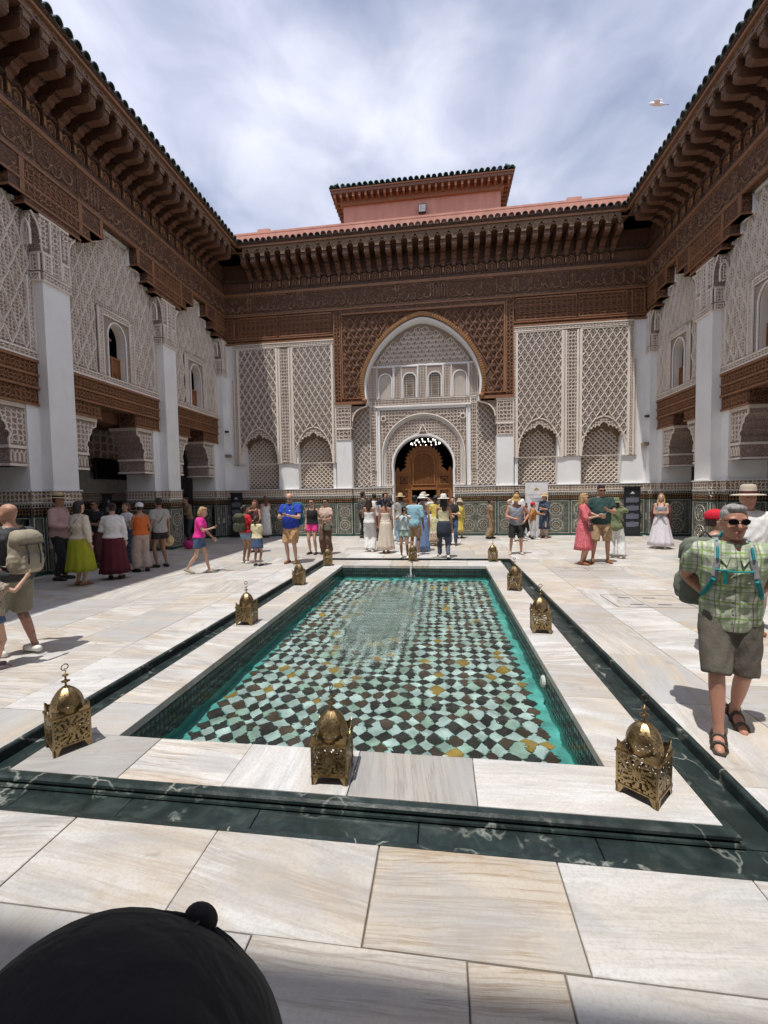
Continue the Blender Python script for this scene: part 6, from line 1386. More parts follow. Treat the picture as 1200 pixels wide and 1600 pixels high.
def person(key, x, y, rot, h, label, sex='f', sk='a', hair=('brown', 'short'), top=('tee', 'cloth_white'), bot=('trousers', 'cloth_black'), shoes=(0.05, 0.045, 0.04), arms=('down', 'down'), legs='stand', look=(0, 0), lean=0, hat=None, glasses=False, bulk=1.0, vox=None, z0=0.0, extras=(), skinmat=None, sleeves=None, group=None, near=False, sandals=False, eyes=False):
    k = h / 1.70; f = sex == 'f'; sm = skinmat or SK[sk]; vox = vox or 0.0165; vb = vox * (1.0 if not near else 0.6)
    rot_ = math.radians(rot)
    ln = math.radians(lean)
    def L(px, pz, py=0.0):           # lean the torso about the hips
        dz = pz - 0.90
        if dz <= 0: return np.array([px, py, pz]) * k
        return np.array([px, py * math.cos(ln) + dz * math.sin(ln), 0.90 + dz * math.cos(ln) - py * math.sin(ln)]) * k
    sw = (0.150 if f else 0.182) * (0.5 + 0.5 * bulk); hw = 0.088
    foot = {'stand': ((-0.10, 0.02, 0, 8), (0.10, 0.0, 0, -8)), 'relax': ((-0.09, 0.06, 0, 20), (0.11, -0.03, 0, -14)), 'walk': ((-0.06, 0.24, 0.0, 3), (0.07, -0.27, 0.06, -3)), 'walk2': ((-0.07, -0.25, 0.06, 3), (0.06, 0.23, 0.0, -3)), 'close': ((-0.065, 0.0, 0, 6), (0.065, 0.01, 0, -6)), 'wide': ((-0.15, 0.02, 0, 12), (0.15, 0.0, 0, -12)), 'step': ((-0.10, 0.13, 0.0, 10), (0.09, -0.12, 0.02, -5)), 'step2': ((-0.07, -0.19, 0.035, 14), (0.07, 0.20, 0.0, -4))}[legs]
    body = MB()
    tor = ([(0.80, .085, .09, 0), (0.86, .158, .118, -.012), (0.94, .168, .122, -.012), (1.03, .135, .100, 0), (1.11, .125, .095, .004), (1.20, .142, .112, .016), (1.28, .148, .108, .012), (1.36, .150, .085, -.004), (1.42, .10, .065, -.01), (1.46, .050, .050, -.008), (1.53, .044, .047, .008)] if f else
           [(0.80, .085, .09, 0), (0.86, .150, .112, -.01), (0.94, .158, .116, -.01), (1.04, .148, .108, .004), (1.14, .152, .112, .006), (1.25, .170, .120, .008), (1.34, .176, .105, 0), (1.40, .140, .082, -.006), (1.445, .075, .062, -.008), (1.47, .058, .056, -.006), (1.53, .053, .054, .008)])
    def scal(z): return bulk if z < 1.3 else (1 + (bulk - 1) * max(0, (1.44 - z) / 0.14) if z < 1.44 else 1)
    def torings(z_lo, z_hi, inf=0.0, src=tor):
        R = []; zs = [t_[0] for t_ in src]
        pts = sorted(set([z_lo, z_hi] + [z for z in zs if z_lo < z < z_hi]))
        for z in pts:
            rx = np.interp(z, zs, [t_[1] for t_ in src]); ry = np.interp(z, zs, [t_[2] for t_ in src]); yo = np.interp(z, zs, [t_[3] for t_ in src]); s = scal(z); b = 1 + (bulk - 1) * 1.6 if bulk > 1 and 0.92 < z < 1.25 else s
            c = L(0, z, yo + (0.03 * (bulk - 1) * 8 if 0.95 < z < 1.2 and bulk > 1 else 0)); R.append((c[0], c[1], c[2], rx * s * k + inf, ry * b * k + inf))
        return R
    loft(body, torings(0.80, 1.53), 18)
    # head
    hc = L(0, 1.585, 0.012); HR = [(-.116, .026, .028, .040), (-.096, .046, .052, .026), (-.06, .060, .074, .010), (-.015, .068, .086, .002), (.03, .0725, .093, -.004), (.068, .067, .086, -.008), (.098, .047, .060, -.010), (.114, .016, .020, -.010)]
    hm = MB(); loft(hm, [(0, yo, z, rx, ry) for z, rx, ry, yo in HR], 18)
    tube(hm, [(0, .080, .022), (0, .097, -.004), (0, .110, -.026), (0, .096, -.037)], [.010, .0115, .0145, .010], 8)
    for s in (-1, 1): ell(hm, (s * .071, -.008, -.004), (.012, .020, .031), 8, 6); ell(hm, (s * .03, .078, .030), (.026, .012, .010), 8, 5); ell(hm, (s * .038, .064, -.03), (.02, .018, .02), 8, 5)
    ell(hm, (0, .086, -.066), (.024, .012, .011), 8, 5); ell(hm, (0, .078, -.095), (.022, .018, .016), 8, 5)
    ly, lp = math.radians(look[0]), math.radians(look[1]); RH = np.array(Matrix.Rotation(ly, 3, 'Z') @ Matrix.Rotation(lp, 3, 'X')); piv = np.array([0, -.01, -.10])
    hs = k ** 0.75
    def HP(P): return (np.asarray(P, float) - piv) @ RH.T * hs + piv * hs + hc
    body.v.append(HP(np.concatenate(hm.v))); body.f += [(a + body.n, mi) for a, mi in hm.f]; body.n += hm.n
    # arms
    joints = {}; exs = []
    for s, nm in ((-1, 0), (1, 1)):
        sh = L(s * sw, 1.362, -.005); a = arms[nm]; tgt, pole, palm, curl = ARM[a] if isinstance(a, str) else a
        T = sh + np.array([s * tgt[0], tgt[1], tgt[2]]) * k; el, wr = ik(sh, T, 0.285 * k, 0.255 * k, (s * pole[0], pole[1], pole[2]))
        ra = (0.040 if f else 0.049) * (0.6 + 0.4 * bulk); R = np.array([ra * 1.12, ra * 1.05, ra * 0.92, ra * 0.82, ra * 0.86, ra * 0.72, 0.025]) * k
        P = [sh, sh + (el - sh) * 0.3, sh + (el - sh) * 0.7, el, el + (wr - el) * 0.25, el + (wr - el) * 0.6, wr]; tube(body, P, R, 12); ell(body, sh, np.array([ra * 1.25] * 3) * k, 10, 6)
        exs.append(fingers(body, wr, el, s, curl, None if palm is None else (s * palm[0] if palm[0] else 0, palm[1], palm[2]), k * (0.92 if f else 1.0))); joints['el%d' % s] = el; joints['wr%d' % s] = wr; joints['sh%d' % s] = sh
    # legs
    for s, nm in ((-1, 0), (1, 1)):
        fx, fy, fz, yaw = foot[nm]; hip = np.array([s * hw, -.005, 0.885]) * k; an = np.array([fx, fy - .035, fz + 0.075]) * k; kn, an = ik(hip, an, 0.43 * k, 0.405 * k, (s * 0.08, 1, 0))
        th = (0.080 if f else 0.082) * (0.55 + 0.45 * bulk); P = [hip, hip + (kn - hip) * 0.35, hip + (kn - hip) * 0.75, kn, kn + (an - kn) * 0.22 - np.array([0, .012, 0]) * k, kn + (an - kn) * 0.5 - np.array([0, .008, 0]) * k, kn + (an - kn) * 0.85, an]
        tube(body, P, np.array([th * 1.05, th * 0.97, th * 0.72, 0.050, 0.051, 0.046, 0.032, 0.035]) * k, 14)
        yw = math.radians(yaw); fd = np.array([-math.sin(yw), math.cos(yw), 0]); tilt = -0.35 if fz > 0.03 else 0
        def FT(u, z): return an + (fd * u + np.array([0, 0, z - 0.075 + tilt * u])) * k
        tube(body, [FT(-.055, .034), FT(-.02, .045), FT(.05, .045), FT(.11, .03), FT(.165, .022), FT(.185, .02)], np.array([.026, .038, .036, .034, .028, .012]) * k, 10)
        joints['kn%d' % s] = kn; joints['an%d' % s] = an; joints['hip%d' % s] = hip; joints['ft%d' % s] = (fd, tilt)
    o = body.build('person', sm); o.location = (x, y, z0); o.rotation_euler = (0, 0, rot_); tag(o, label, 'person', group); remesh(o, vb, sm, {'extra': exs}, 2 if not near else 2)
    J = joints; J['HP'] = HP; J['L'] = L; J['k'] = k; J['hs'] = hs; PEOPLE[key] = (o, J)
    def sub(name, mb, m, rm=True, post=None, vx=None, smooth=2):
        c = mb.build(name, m, o, smooth=not rm)
        if rm: remesh(c, vx or vox, m, post, smooth)
        return c
    # ---- clothes
    inf = 0.016 if not near else 0.018
    tk, tm = top[0], top[1]; tm = MATS[tm]
    sl = {'tee': 0.62, 'long': 1.85, 'tank': 0.0, 'strap': 0, 'bare': 0, 'elbow': 1.05, 'none': None}[tk]
    zlo = top[2] if len(top) > 2 else 0.90
    if tk != 'none':
        c = MB(); zhi = {'tee': 1.435, 'long': 1.445, 'elbow': 1.435, 'tank': 1.36, 'strap': 1.30, 'bare': 1.24}[tk]
        R = torings(zlo, zhi, inf + (0.008 if zlo < 0.95 else 0.0)); R[0] = (*R[0][:3], R[0][3] * 1.03, R[0][4] * 1.03); loft(c, R, 20)
        if tk == 'tank' or tk == 'strap':
            for s in (-1, 1):
                if tk == 'tank': ell(c, L(s * sw * 0.62, 1.385, -.004), np.array([.045, .07, .055]) * k, 10, 6)
        if sl:
            for s in (-1, 1): ell(c, J['sh%d' % s], np.array([(0.040 if f else 0.049) * (0.6 + 0.4 * bulk) * 1.08 * k + inf] * 3), 12, 8)
        for s in (-1, 1):
            if sl:
                sh, el, wr = J['sh%d' % s], J['el%d' % s], J['wr%d' % s]; ra = (0.040 if f else 0.049) * (0.6 + 0.4 * bulk) * k
                P = [L(s * sw * 0.55, 1.365), sh, sh + (el - sh) * min(sl, 1)]; Rr = [ra * 1.25 + inf, ra * 1.12 + inf, ra * 1.1 + inf * (1.4 if sl < 1 else 1.0)]
                if sl > 1: P += [el + (wr - el) * (sl - 1) * 0.5, el + (wr - el) * min(1, sl - 1)]; Rr += [ra * 0.9 + inf, (0.03 * k + inf)]
                tube(c, P, Rr, 12)
        sub('shirt' if tk != 'bare' else 'bodice', c, tm, True, {'wrinkle': (0.0035 if not near else 0.0062, 38 if not near else 34, 30)}, vox)
        if tk == 'strap':
            c = MB()
            for s in (-1, 1): tube(c, [L(s * .075, 1.28, .105), L(s * .08, 1.39, .06), L(s * .078, 1.43, 0), L(s * .075, 1.39, -.075), L(s * .07, 1.27, -.105)], 0.008 * k, 6)
            c.build('strap', tm, o)
    bk, bm = bot[0], bot[1]
    if bk != 'none':
        bm = MATS[bm]; c = MB(); zw = bot[3] if len(bot) > 3 else 1.02
        if bk in ('trousers', 'shorts', 'wide'):
            ext = bot[2] if len(bot) > 2 else {'trousers': 1.93, 'wide': 1.95, 'shorts': 0.85}[bk]; fl = {'trousers': 0.0, 'wide': 0.035, 'shorts': 0.012}[bk]
            R = torings(0.80, zw, 0.012); loft(c, R, 18)
            for s in (-1, 1):
                hip, kn, an = J['hip%d' % s], J['kn%d' % s], J['an%d' % s]; th = (0.080 if f else 0.082) * (0.55 + 0.45 * bulk) * k; i2 = 0.016 * k
                if ext <= 1: P = [hip, hip + (kn - hip) * ext * 0.5, hip + (kn - hip) * ext]; Rr = [th * 1.06 + i2, th * 0.98 + i2 + fl * .5, th * (0.97 - 0.22 * ext) + i2 + fl]
                else: P = [hip, hip + (kn - hip) * 0.5, kn, kn + (an - kn) * (ext - 1) * 0.5, kn + (an - kn) * (ext - 1)]; Rr = [th * 1.06 + i2, th * 0.93 + i2 + fl * .4, 0.055 * k + i2 + fl * .8, 0.052 * k + i2 + fl, 0.042 * k + i2 + fl * 1.3]
                tube(c, P, Rr, 14)
            sub('trousers' if ext > 1 else 'shorts', c, bm, True, {'wrinkle': (0.0035 if not near else 0.0032, 44, 22)}, vox)
        else:
            hem = bot[2] if len(bot) > 2 else 0.35; fl = {'skirt': 0.085, 'dress': 0.085, 'slim': 0.045}[bk] if len(bot) < 5 else bot[4]; zs = np.linspace(zw, hem, 8); R = []
            for i, z in enumerate(zs):
                u = i / 7; base = torings(z, z + 0.001, 0.014)[0] if z > 0.87 else (0, -.01 * k, z * k, .172 * bulk * k, .135 * bulk * k); e = fl * k * max(0, (0.95 - z) / 0.7); cx_ = 0.0
                R.append((base[0], base[1], z * k, base[3] + e, base[4] + e))
            c = MB(); loft(c, R, 56, pleat=0.07, npl=11); sub('skirt', c, bm, False)
    # ---- footwear
    shm = simple('shoe_%02d%02d%02d' % tuple(int(v * 99) for v in shoes), shoes, 0.6)
    for s in (-1, 1):
        c = MB(); an = J['an%d' % s]; fd, tilt = J['ft%d' % s]
        def FT(u, z): return an + (fd * u + np.array([0, 0, z - 0.075 + tilt * u])) * k
        if sandals:
            lat = np.array([fd[1], -fd[0], 0]); sm_ = MB()
            P = [FT(-.085, .010), FT(-.04, .010), FT(.05, .010), FT(.13, .010), FT(.19, .012)]
            tube(sm_, P, np.array([.034, .042, .043, .046, .032]) * k, 12, flat=(1.0, 0.28)); 
            for u, zc, r_ in ((.125, .030, .043), (.045, .048, .043), (-.02, .078, .042)):
                cpt = FT(u, 0.012); pts = [cpt + (lat * math.cos(a) * r_ + np.array([0, 0, 1]) * math.sin(a) * (zc + 0.028)) * k + fd * (0.0 if u > 0 else 0.02 * math.sin(a)) * k for a in np.linspace(0, math.pi, 9)]; tube(sm_, pts, 0.0115 * k, 6, flat=(1.0, 0.45) if False else None)
            for e in (-1, 1): tube(sm_, [FT(-.02, .085) + lat * e * .036 * k, FT(-.06, .05) + lat * e * .034 * k, FT(-.085, .03) + lat * e * .015 * k], 0.010 * k, 6)
            c.v += sm_.v; c.f += [(a + c.n, mi) for a, mi in sm_.f]; c.n += sm_.n
        else: tube(c, [FT(-.075, .03), FT(-.05, .038), FT(.0, .046), FT(.06, .040), FT(.12, .03), FT(.175, .026), FT(.195, .024)], np.array([.024, .036, .041, .040, .039, .031, .014]) * k, 12)
        if sandals: c.build('sandal', shm, o)
        else: sub('shoe', c, shm, False)
    # ---- hair
    hk, hs_ = hair; 
    if hs_ != 'none':
        hmn = hairmat(hk); c = MB(); T = MB()
        if hs_ == 'bald':
            for s in (-1, 1): ell(c, (s * .062, -.03, .005), (.014, .045, .028), 8, 6)
            ell(c, (0, -.085, .0), (.05, .018, .032), 10, 6)
        else:
            loft(c, [(0, -.030, -.055, .058, .068), (0, -.026, -.02, .071, .080), (0, -.020, .03, .0775, .090), (0, -.016, .07, .073, .090), (0, -.016, .105, .053, .068), (0, -.018, .124, .018, .024)], 16)
            ell(c, (0, .045, .095), (.056, .038, .028), 12, 6)
        if hs_ in ('long', 'wavy'):
            Ln = 0.30 if hs_ == 'long' else 0.36; w = .068 if hs_ == 'long' else .088
            loft(c, [(0, -.075, .05, .06, .045), (0, -.082, -.06, w, .045), (0, -.100, -.16, w * 1.1, .042), (0, -.112, -.24, w * 0.95, .036), (0, -.115, -Ln, w * 0.5, .018)][::-1], 16)
            for s in (-1, 1): loft(c, [(s * .066, -.03, .04, .018, .045), (s * .078, -.028, -.06, .022, .045), (s * .085, -.03 + (.05 if hs_ == 'wavy' else 0), -.16, .026, .04), (s * .085, -.035 + (.07 if hs_ == 'wavy' else 0), -.25 if hs_ == 'wavy' else -.2, .015, .025)][::-1], 10)
        if hs_ == 'bob': loft(c, [(0, -.04, .04, .082, .075), (0, -.045, -.06, .088, .07), (0, -.05, -.12, .075, .05)][::-1], 16)
        if hs_ == 'bun': ell(c, (0, -.105, .055), (.045, .042, .042), 12, 8)
        if hs_ == 'pony': tube(c, [(0, -.10, .05), (0, -.135, .02), (0, -.135, -.08), (0, -.12, -.20)], [.022, .032, .030, .010], 10)
        if hs_ == 'curly':
            r = random.Random(len(key))
            for q_ in range(34): a, b = r.uniform(0, 6.28), r.uniform(-0.4, 1.4); ell(c, (.085 * math.cos(a) * math.cos(b), -.035 + .085 * math.sin(a) * math.cos(b) - .01, .03 + .095 * math.sin(b)), (.032,) * 3, 8, 5)
            c2 = MB(); c2.v = c.v
        T.v = [HP(np.concatenate(c.v))]; T.n = c.n; T.f = c.f
        sub('hair', T, hmn, True, {'wrinkle': (0.002 if near else 0.003, 70, 40)}, min(vox, 0.012) if not near else 0.006, 1)
    if glasses:
        g = MB()
        for s in (-1, 1):
            pts = [(s * (.033 + .028 * math.cos(a) * (1.0 if abs(math.cos(a)) < 2 else 1)), .099 - .012 * (abs(math.cos(a) * s + 1) * 0.5), .012 + .021 * math.sin(a)) for a in np.linspace(0, 2 * math.pi, 13)[:-1]]
            V = [(px_, .104 - abs(px_) * 0.22, pz_) for px_, _, pz_ in pts] + [(px_, .099 - abs(px_) * 0.22, pz_) for px_, _, pz_ in pts]; n_ = 12
            g.add(V, [tuple(range(n_)), tuple(range(2 * n_ - 1, n_ - 1, -1))] + [(i, (i + 1) % n_, n_ + (i + 1) % n_, n_ + i) for i in range(n_)]); tube(g, [(s * .056, .093, .018), (s * .074, .05, .016), (s * .077, -.01, .010)], .0028, 6)
        tube(g, [(-.014, .103, .020), (0, .108, .022), (.014, .103, .020)], .003, 6)
        T = MB(); T.v = [HP(np.concatenate(g.v))]; T.n = g.n; T.f = g.f; T.build('sunglasses', simple('glasses_black', (0.008, 0.008, 0.009), 0.12), o)
    else:
        g = MB()
        for s in (-1, 1): ell(g, (s * .031, .0835, .010), (.0115, .006, .0055), 8, 5)
        T = MB(); T.v = [HP(np.concatenate(g.v))]; T.n = g.n; T.f = g.f; T.build('eyes', simple('eye_dark', (0.03, 0.022, 0.018), 0.3), o)
    g = MB(); tube(g, [(-.022, .0935 - .006, -.066), (0, .0985, -.0645), (.022, .0935 - .006, -.066)], [.002, .0042, .002], 6); T = MB(); T.v = [HP(np.concatenate(g.v))]; T.n = g.n; T.f = g.f; T.build('mouth', simple('lips', (0.30, 0.11, 0.09), 0.5), o)
    # ---- headgear
    if hat:
        hk_, hm_ = hat[0], MATS[hat[1]]; c = MB()
        if hk_ == 'cap':
            loft(c, [(0, -.012, .030, .083, .101), (0, -.012, .045, .0835, .1015)] + [(0, -.012 - .004 * math.sin(a), .06 + .075 * math.sin(a), .083 * math.cos(a) ** .8, .101 * math.cos(a) ** .8) for a in np.linspace(0.05, 1.53, 14)], 48)
            P = [(.085 * math.sin(a), .055 + .105 * math.cos(a) * (1 if abs(a) < 9 else 0), .047 - .012 * math.cos(a)) for a in np.linspace(-1.15, 1.15, 9)]; In = [(.078 * math.sin(a), .045 + .035 * math.cos(a), .052) for a in np.linspace(-1.15, 1.15, 9)]
            V = P + In + [(a_, b_, c_ + .006) for a_, b_, c_ in P] + [(a_, b_, c_ + .006) for a_, b_, c_ in In]; F_ = []
            for i in range(8): F_ += [(i, i + 1, 9 + i + 1, 9 + i)[::-1], (18 + i, 18 + i + 1, 27 + i + 1, 27 + i), (i, i + 1, 18 + i + 1, 18 + i)]
            c.add(V, F_); ell(c, (0, -.016, .137), (.0105, .0105, .0075), 14, 10)
            sm2 = MB()
            for q_ in range(6):
                a_ = q_ * math.pi / 3; tube(c, [(.0838 * math.sin(b_) * math.cos(a_), -.014 + .102 * math.sin(b_) * math.sin(a_), .0605 + .0755 * math.cos(b_)) for b_ in np.linspace(0.12, 1.55, 12)], .0012, 5)
        else:
            br = {'straw': .185, 'fedora': .180, 'wide': .225, 'bucket': .14}[hk_]; hh = {'straw': .10, 'fedora': .105, 'wide': .095, 'bucket': .09}[hk_]; dr = .03 if hk_ == 'bucket' else .008
            lathe(c, [(br, .045 - dr), (br * .8, .048), (.092, .052), (.088, .06), (.083, .06 + hh * .6), (.070, .06 + hh * .92), (.04, .06 + hh), (.0, .06 + hh - .006)], 24, (0, -.010, 0), sq=(0.92, 1.08)); lathe(c, [(.0, .05), (.092, .047), (br * .8, .043), (br, .045 - dr)], 24, (0, -.010, 0), sq=(0.92, 1.08))
        T = MB(); T.v = [HP(np.concatenate(c.v))]; T.n = c.n; T.f = c.f; ho = T.build('hat' if hk_ != 'cap' else 'cap', hm_, o, smooth=True)
        if len(hat) > 2:
            b = MB(); lathe(b, [(.0905, .056), (.0875, .085)], 24, (0, -.010, 0), sq=(0.925, 1.085)); T = MB(); T.v = [HP(np.concatenate(b.v))]; T.n = b.n; T.f = b.f; T.build('hatband', MATS[hat[2]], ho)
    return o
def held(key, name, label, cat, build, mats, loc='wr1', off=(0, 0, 0), rm=None, smooth=False):
    """something carried: a thing of its own placed at a joint of its bearer"""
    o, J = PEOPLE[key]; p = np.array(J[loc]) + np.array(off) * J['k'] if isinstance(loc, str) else np.array(loc) * J['k']
    m = MB(); build(m); t = m.build(name, mats, None, smooth); Rz = Matrix.Rotation(o.rotation_euler.z, 3, 'Z'); t.location = Vector(o.location) + Rz @ Vector(p); t.rotation_euler = o.rotation_euler; t.scale = (J['k'],) * 3; tag(t, label, cat)
    if rm: remesh(t, rm, mats, {'wrinkle': (0.0022, 55, 50)})
    return t
def b_phone(m): m.box((-.036, .0, -.02), (.036, .009, .125))
def b_phone_flat(m): m.box((-.036, -.02, .02), (.036, .125, .029))
def sq_loft(m, rings, n=20, e=0.45):
    th = np.arange(n) * 2 * np.pi / n; cx, sy = np.cos(th), np.sin(th); cx = np.sign(cx) * np.abs(cx) ** e; sy = np.sign(sy) * np.abs(sy) ** e
    V = np.concatenate([np.stack([x + rx * cx, y + ry * sy, np.full(n, z)], 1) for x, y, z, rx, ry in rings]); a = np.arange(n); b = (a + 1) % n
    m.f.append((np.arange(n)[::-1].reshape(1, -1) + m.n, 0)); m.f.append((np.arange((len(rings) - 1) * n, len(rings) * n).reshape(1, -1) + m.n, 0))
    m.addq(V, np.concatenate([np.stack([a + i * n, b + i * n, b + (i + 1) * n, a + (i + 1) * n], 1) for i in range(len(rings) - 1)]))
def b_pack(m, w=.15, d=.085, h=.23):
    sq_loft(m, [(0, 0, -h, w * .80, d * .75), (0, 0, -h * .94, w * .95, d * .95), (0, 0, -h * .3, w, d * 1.05), (0, .005, h * .4, w * .95, d), (0, .01, h * .8, w * .82, d * .8), (0, .015, h * .97, w * .6, d * .5)])
    sq_loft(m, [(0, -d * 1.0, -h * .86, w * .60, d * .3), (0, -d * 1.12, -h * .75, w * .72, d * .45), (0, -d * 1.12, -h * .2, w * .70, d * .42), (0, -d * 1.0, -h * .05, w * .6, d * .25)])
    for s_ in (-1, 1): sq_loft(m, [(s_ * w * 1.0, 0, -h * .8, w * .10, d * .55), (s_ * w * 1.04, 0, -h * .5, w * .17, d * .6), (s_ * w * 1.02, 0, -h * .12, w * .12, d * .5)])
def pack_details(t, size, mat_, trim):
    w, d, h = .15 * size, .085 * size, .23 * size; m = MB()
    sq_loft(m, [(0, -d * .35, h * .38, w * 1.02, d * .95), (0, -d * .25, h * .75, w * .98, d * .98), (0, -.0, h * .98, w * .78, d * .75), (0, .01, h * 1.06, w * .5, d * .45)]); m.build('flap', mat_, t, True)
    m = MB()
    for s_ in (-1, 1): tube(m, [(s_ * w * .42, -d * 1.28, h * .42), (s_ * w * .42, -d * 1.38, h * .2), (s_ * w * .42, -d * 1.62, -h * .2), (s_ * w * .42, -d * 1.5, -h * .6)], .009, 6, flat=(1, .5))
    tube(m, [(-w * .95, -d * 1.28, h * .40), (0, -d * 1.33, h * .38), (w * .95, -d * 1.28, h * .40)], .006, 6); tube(m, [(-.04, .02, h * 1.05), (0, .02, h * 1.25), (.04, .02, h * 1.05)], .008, 6)
    m.build('straps_and_piping', trim, t, True, kind='stuff')
def straps(key, mat_, parent, wid=.02, chest=False):
    o, J = PEOPLE[key]; k = J['k']; L = J['L']; m = MB()
    off = np.array(J['_pack'])
    for s in (-1, 1):
        P = [L(s * .075, 1.36, -.125), L(s * .082, 1.452, -.03), L(s * .090, 1.43, .07), L(s * .098, 1.34, .140), L(s * .112, 1.22, .152), L(s * .150, 1.10, .09), L(s * .165, 1.04, -.03), L(s * .13, 1.02, -.12)]
        tube(m, [np.array(p) - off * k for p in P], wid * k, 8, flat=(1.0, 0.35))
    c = m.build('shoulder_straps', mat_, parent); c.scale = (1 / parent.scale[0],) * 3; return c
def backpack(key, mat_, label, size=1.0, off=(0, -.205, 1.20), strapm=None, rm=.014):
    o, J = PEOPLE[key]; J['_pack'] = off
    t = held(key, 'backpack', label, 'backpack', lambda m: b_pack(m, .15 * size, .085 * size, .23 * size), mat_, off, rm=rm); straps(key, strapm or mat_, t); pack_details(t, size, mat_, MATS['cloth_bag_brown']); return t
for n_, c_, *r_ in (('white', (0.74, 0.74, 0.73)), ('cream', (0.66, 0.59, 0.48)), ('black', (0.016, 0.016, 0.018)), ('charcoal', (0.05, 0.053, 0.058)), ('pink_pale', (0.48, 0.31, 0.30)), ('lime', (0.30, 0.33, 0.012)), ('maroon', (0.085, 0.008, 0.016)), ('navy', (0.02, 0.026, 0.055)), ('denim', (0.06, 0.105, 0.19)), ('denim_pale', (0.24, 0.36, 0.46)), ('orange', (0.60, 0.13, 0.025)), ('stone', (0.46, 0.37, 0.31)), ('grey_pale', (0.36, 0.36, 0.34)), ('hot_pink', (0.78, 0.045, 0.27)), ('magenta', (0.75, 0.03, 0.30)), ('red', (0.55, 0.02, 0.03)), ('royal', (0.015, 0.05, 0.42)), ('khaki', (0.42, 0.29, 0.17)), ('tan_short', (0.52, 0.31, 0.16)), ('brown', (0.13, 0.075, 0.05)), ('peach', (0.58, 0.42, 0.34)), ('sky', (0.30, 0.52, 0.60)), ('mint', (0.36, 0.50, 0.44)), ('ice', (0.55, 0.66, 0.66)), ('blue_dress', (0.17, 0.25, 0.44)), ('rust', (0.36, 0.06, 0.04)), ('yellow', (0.66, 0.52, 0.12)), ('butter', (0.66, 0.60, 0.38)), ('olive', (0.17, 0.19, 0.10)), ('pine', (0.018, 0.055, 0.05)), ('coral', (0.64, 0.13, 0.16)), ('grey_blue', (0.25, 0.27, 0.31)), ('earth', (0.27, 0.19, 0.11)), ('amber', (0.42, 0.19, 0.06)), ('army', (0.15, 0.15, 0.105)), ('cargo', (0.125, 0.112, 0.088)), ('khaki_green', (0.22, 0.205, 0.15)), ('teal', (0.0, 0.20, 0.20)), ('straw', (0.56, 0.42, 0.22)), ('straw_dark', (0.40, 0.25, 0.09)), ('hat_white', (0.72, 0.71, 0.67)), ('hat_beige', (0.50, 0.43, 0.34)), ('cap_white', (0.72, 0.73, 0.80)), ('cap_red', (0.60, 0.008, 0.03)), ('cap_black', (0.004, 0.0045, 0.006)), ('pack_sand', (0.34, 0.30, 0.22)), ('pack_green', (0.15, 0.17, 0.135)), ('pack_dark', (0.06, 0.07, 0.04)), ('pack_teal', (0.02, 0.12, 0.17)), ('bag_brown', (0.05, 0.045, 0.04)), ('bag_tan', (0.45, 0.33, 0.22)), ('strap_grey', (0.30, 0.30, 0.31)), ('linen', (0.64, 0.55, 0.45)), ('slate_skirt', (0.025, 0.035, 0.06)), ('plum', (0.09, 0.03, 0.03)), ('sage', (0.17, 0.20, 0.10)), ('steel', (0.10, 0.12, 0.17))):
    cloth('cloth_' + n_, c_)
C_ = lambda n: 'cloth_' + n
cloth('cloth_plaid', (0.55, 0.57, 0.47), 'plaid'); cloth('cloth_leopard', (0.36, 0.30, 0.23), 'spots', (0.06, 0.05, 0.045)); cloth('cloth_floral', (0.60, 0.58, 0.36), 'floral', (0.20, 0.25, 0.08)); cloth('cloth_print', (0.03, 0.03, 0.03), 'floral', (0.30, 0.30, 0.29)); cloth('cloth_navy_print', (0.03, 0.045, 0.075), 'floral', (0.10, 0.14, 0.20)); cloth('cloth_rose', (0.62, 0.12, 0.15), 'floral', (0.70, 0.30, 0.30), sc=1.6); cloth('cloth_tier', (0.70, 0.68, 0.72), 'floral', (0.55, 0.50, 0.55), sc=2)
TAT = cloth('skin_tattooed', (0.46, 0.25, 0.17), 'tattoo')
WS, BS, NS, TS = (0.72, 0.70, 0.65), (0.02, 0.02, 0.02), (0.30, 0.17, 0.10), (0.25, 0.10, 0.04)
G1, G2, G3 = 'visitors gathered in the shade of the left gallery', 'visitors gathered before the doorway', 'visitors standing about the courtyard'
P = person
# --- left gallery group
P('straw', -6.75, 7.40, -75, 1.68, 'man in a wide straw hat, pink shirt and black trousers beside the left pillar', 'm', 'b', ('dark', 'short'), ('long', C_('pink_pale'), 0.82), ('trousers', C_('black')), BS, ('down', 'belly'), 'stand', hat=('wide', C_('straw'), C_('black')), bulk=1.12, group=G1)
P('lime', -5.92, 6.98, -8, 1.54, 'woman in a cream blouse and long lime green skirt seen from behind', 'f', 'a', ('dark', 'bob'), ('long', C_('cream'), 0.95), ('skirt', C_('lime'), 0.30), NS, ('belly', 'down'), 'close', bulk=1.22, group=G1)
P('darkman', -7.15, 8.75, 170, 1.53, 'man in dark clothes half hidden between the two skirted women', 'm', 'c', ('dark', 'short'), ('tee', C_('black')), ('trousers', C_('plum')), BS, ('fold', 'belly'), glasses=True, group=G1)
P('redskirt', -5.74, 7.57, 28, 1.48, 'woman in a white blouse and long maroon skirt seen from behind', 'f', 'a', ('dark', 'bun'), ('long', C_('white'), 0.93), ('skirt', C_('maroon'), 0.14), BS, ('belly', 'down'), 'relax', look=(35, 0), bulk=1.18, group=G1)
P('blueskirt', -6.62, 9.05, 165, 1.46, 'woman in a white tee and dark blue printed trousers facing the group', 'f', 'a', ('auburn', 'bob'), ('tee', C_('white'), 0.98), ('wide', C_('navy_print')), WS, ('belly', 'fold'), group=G1)
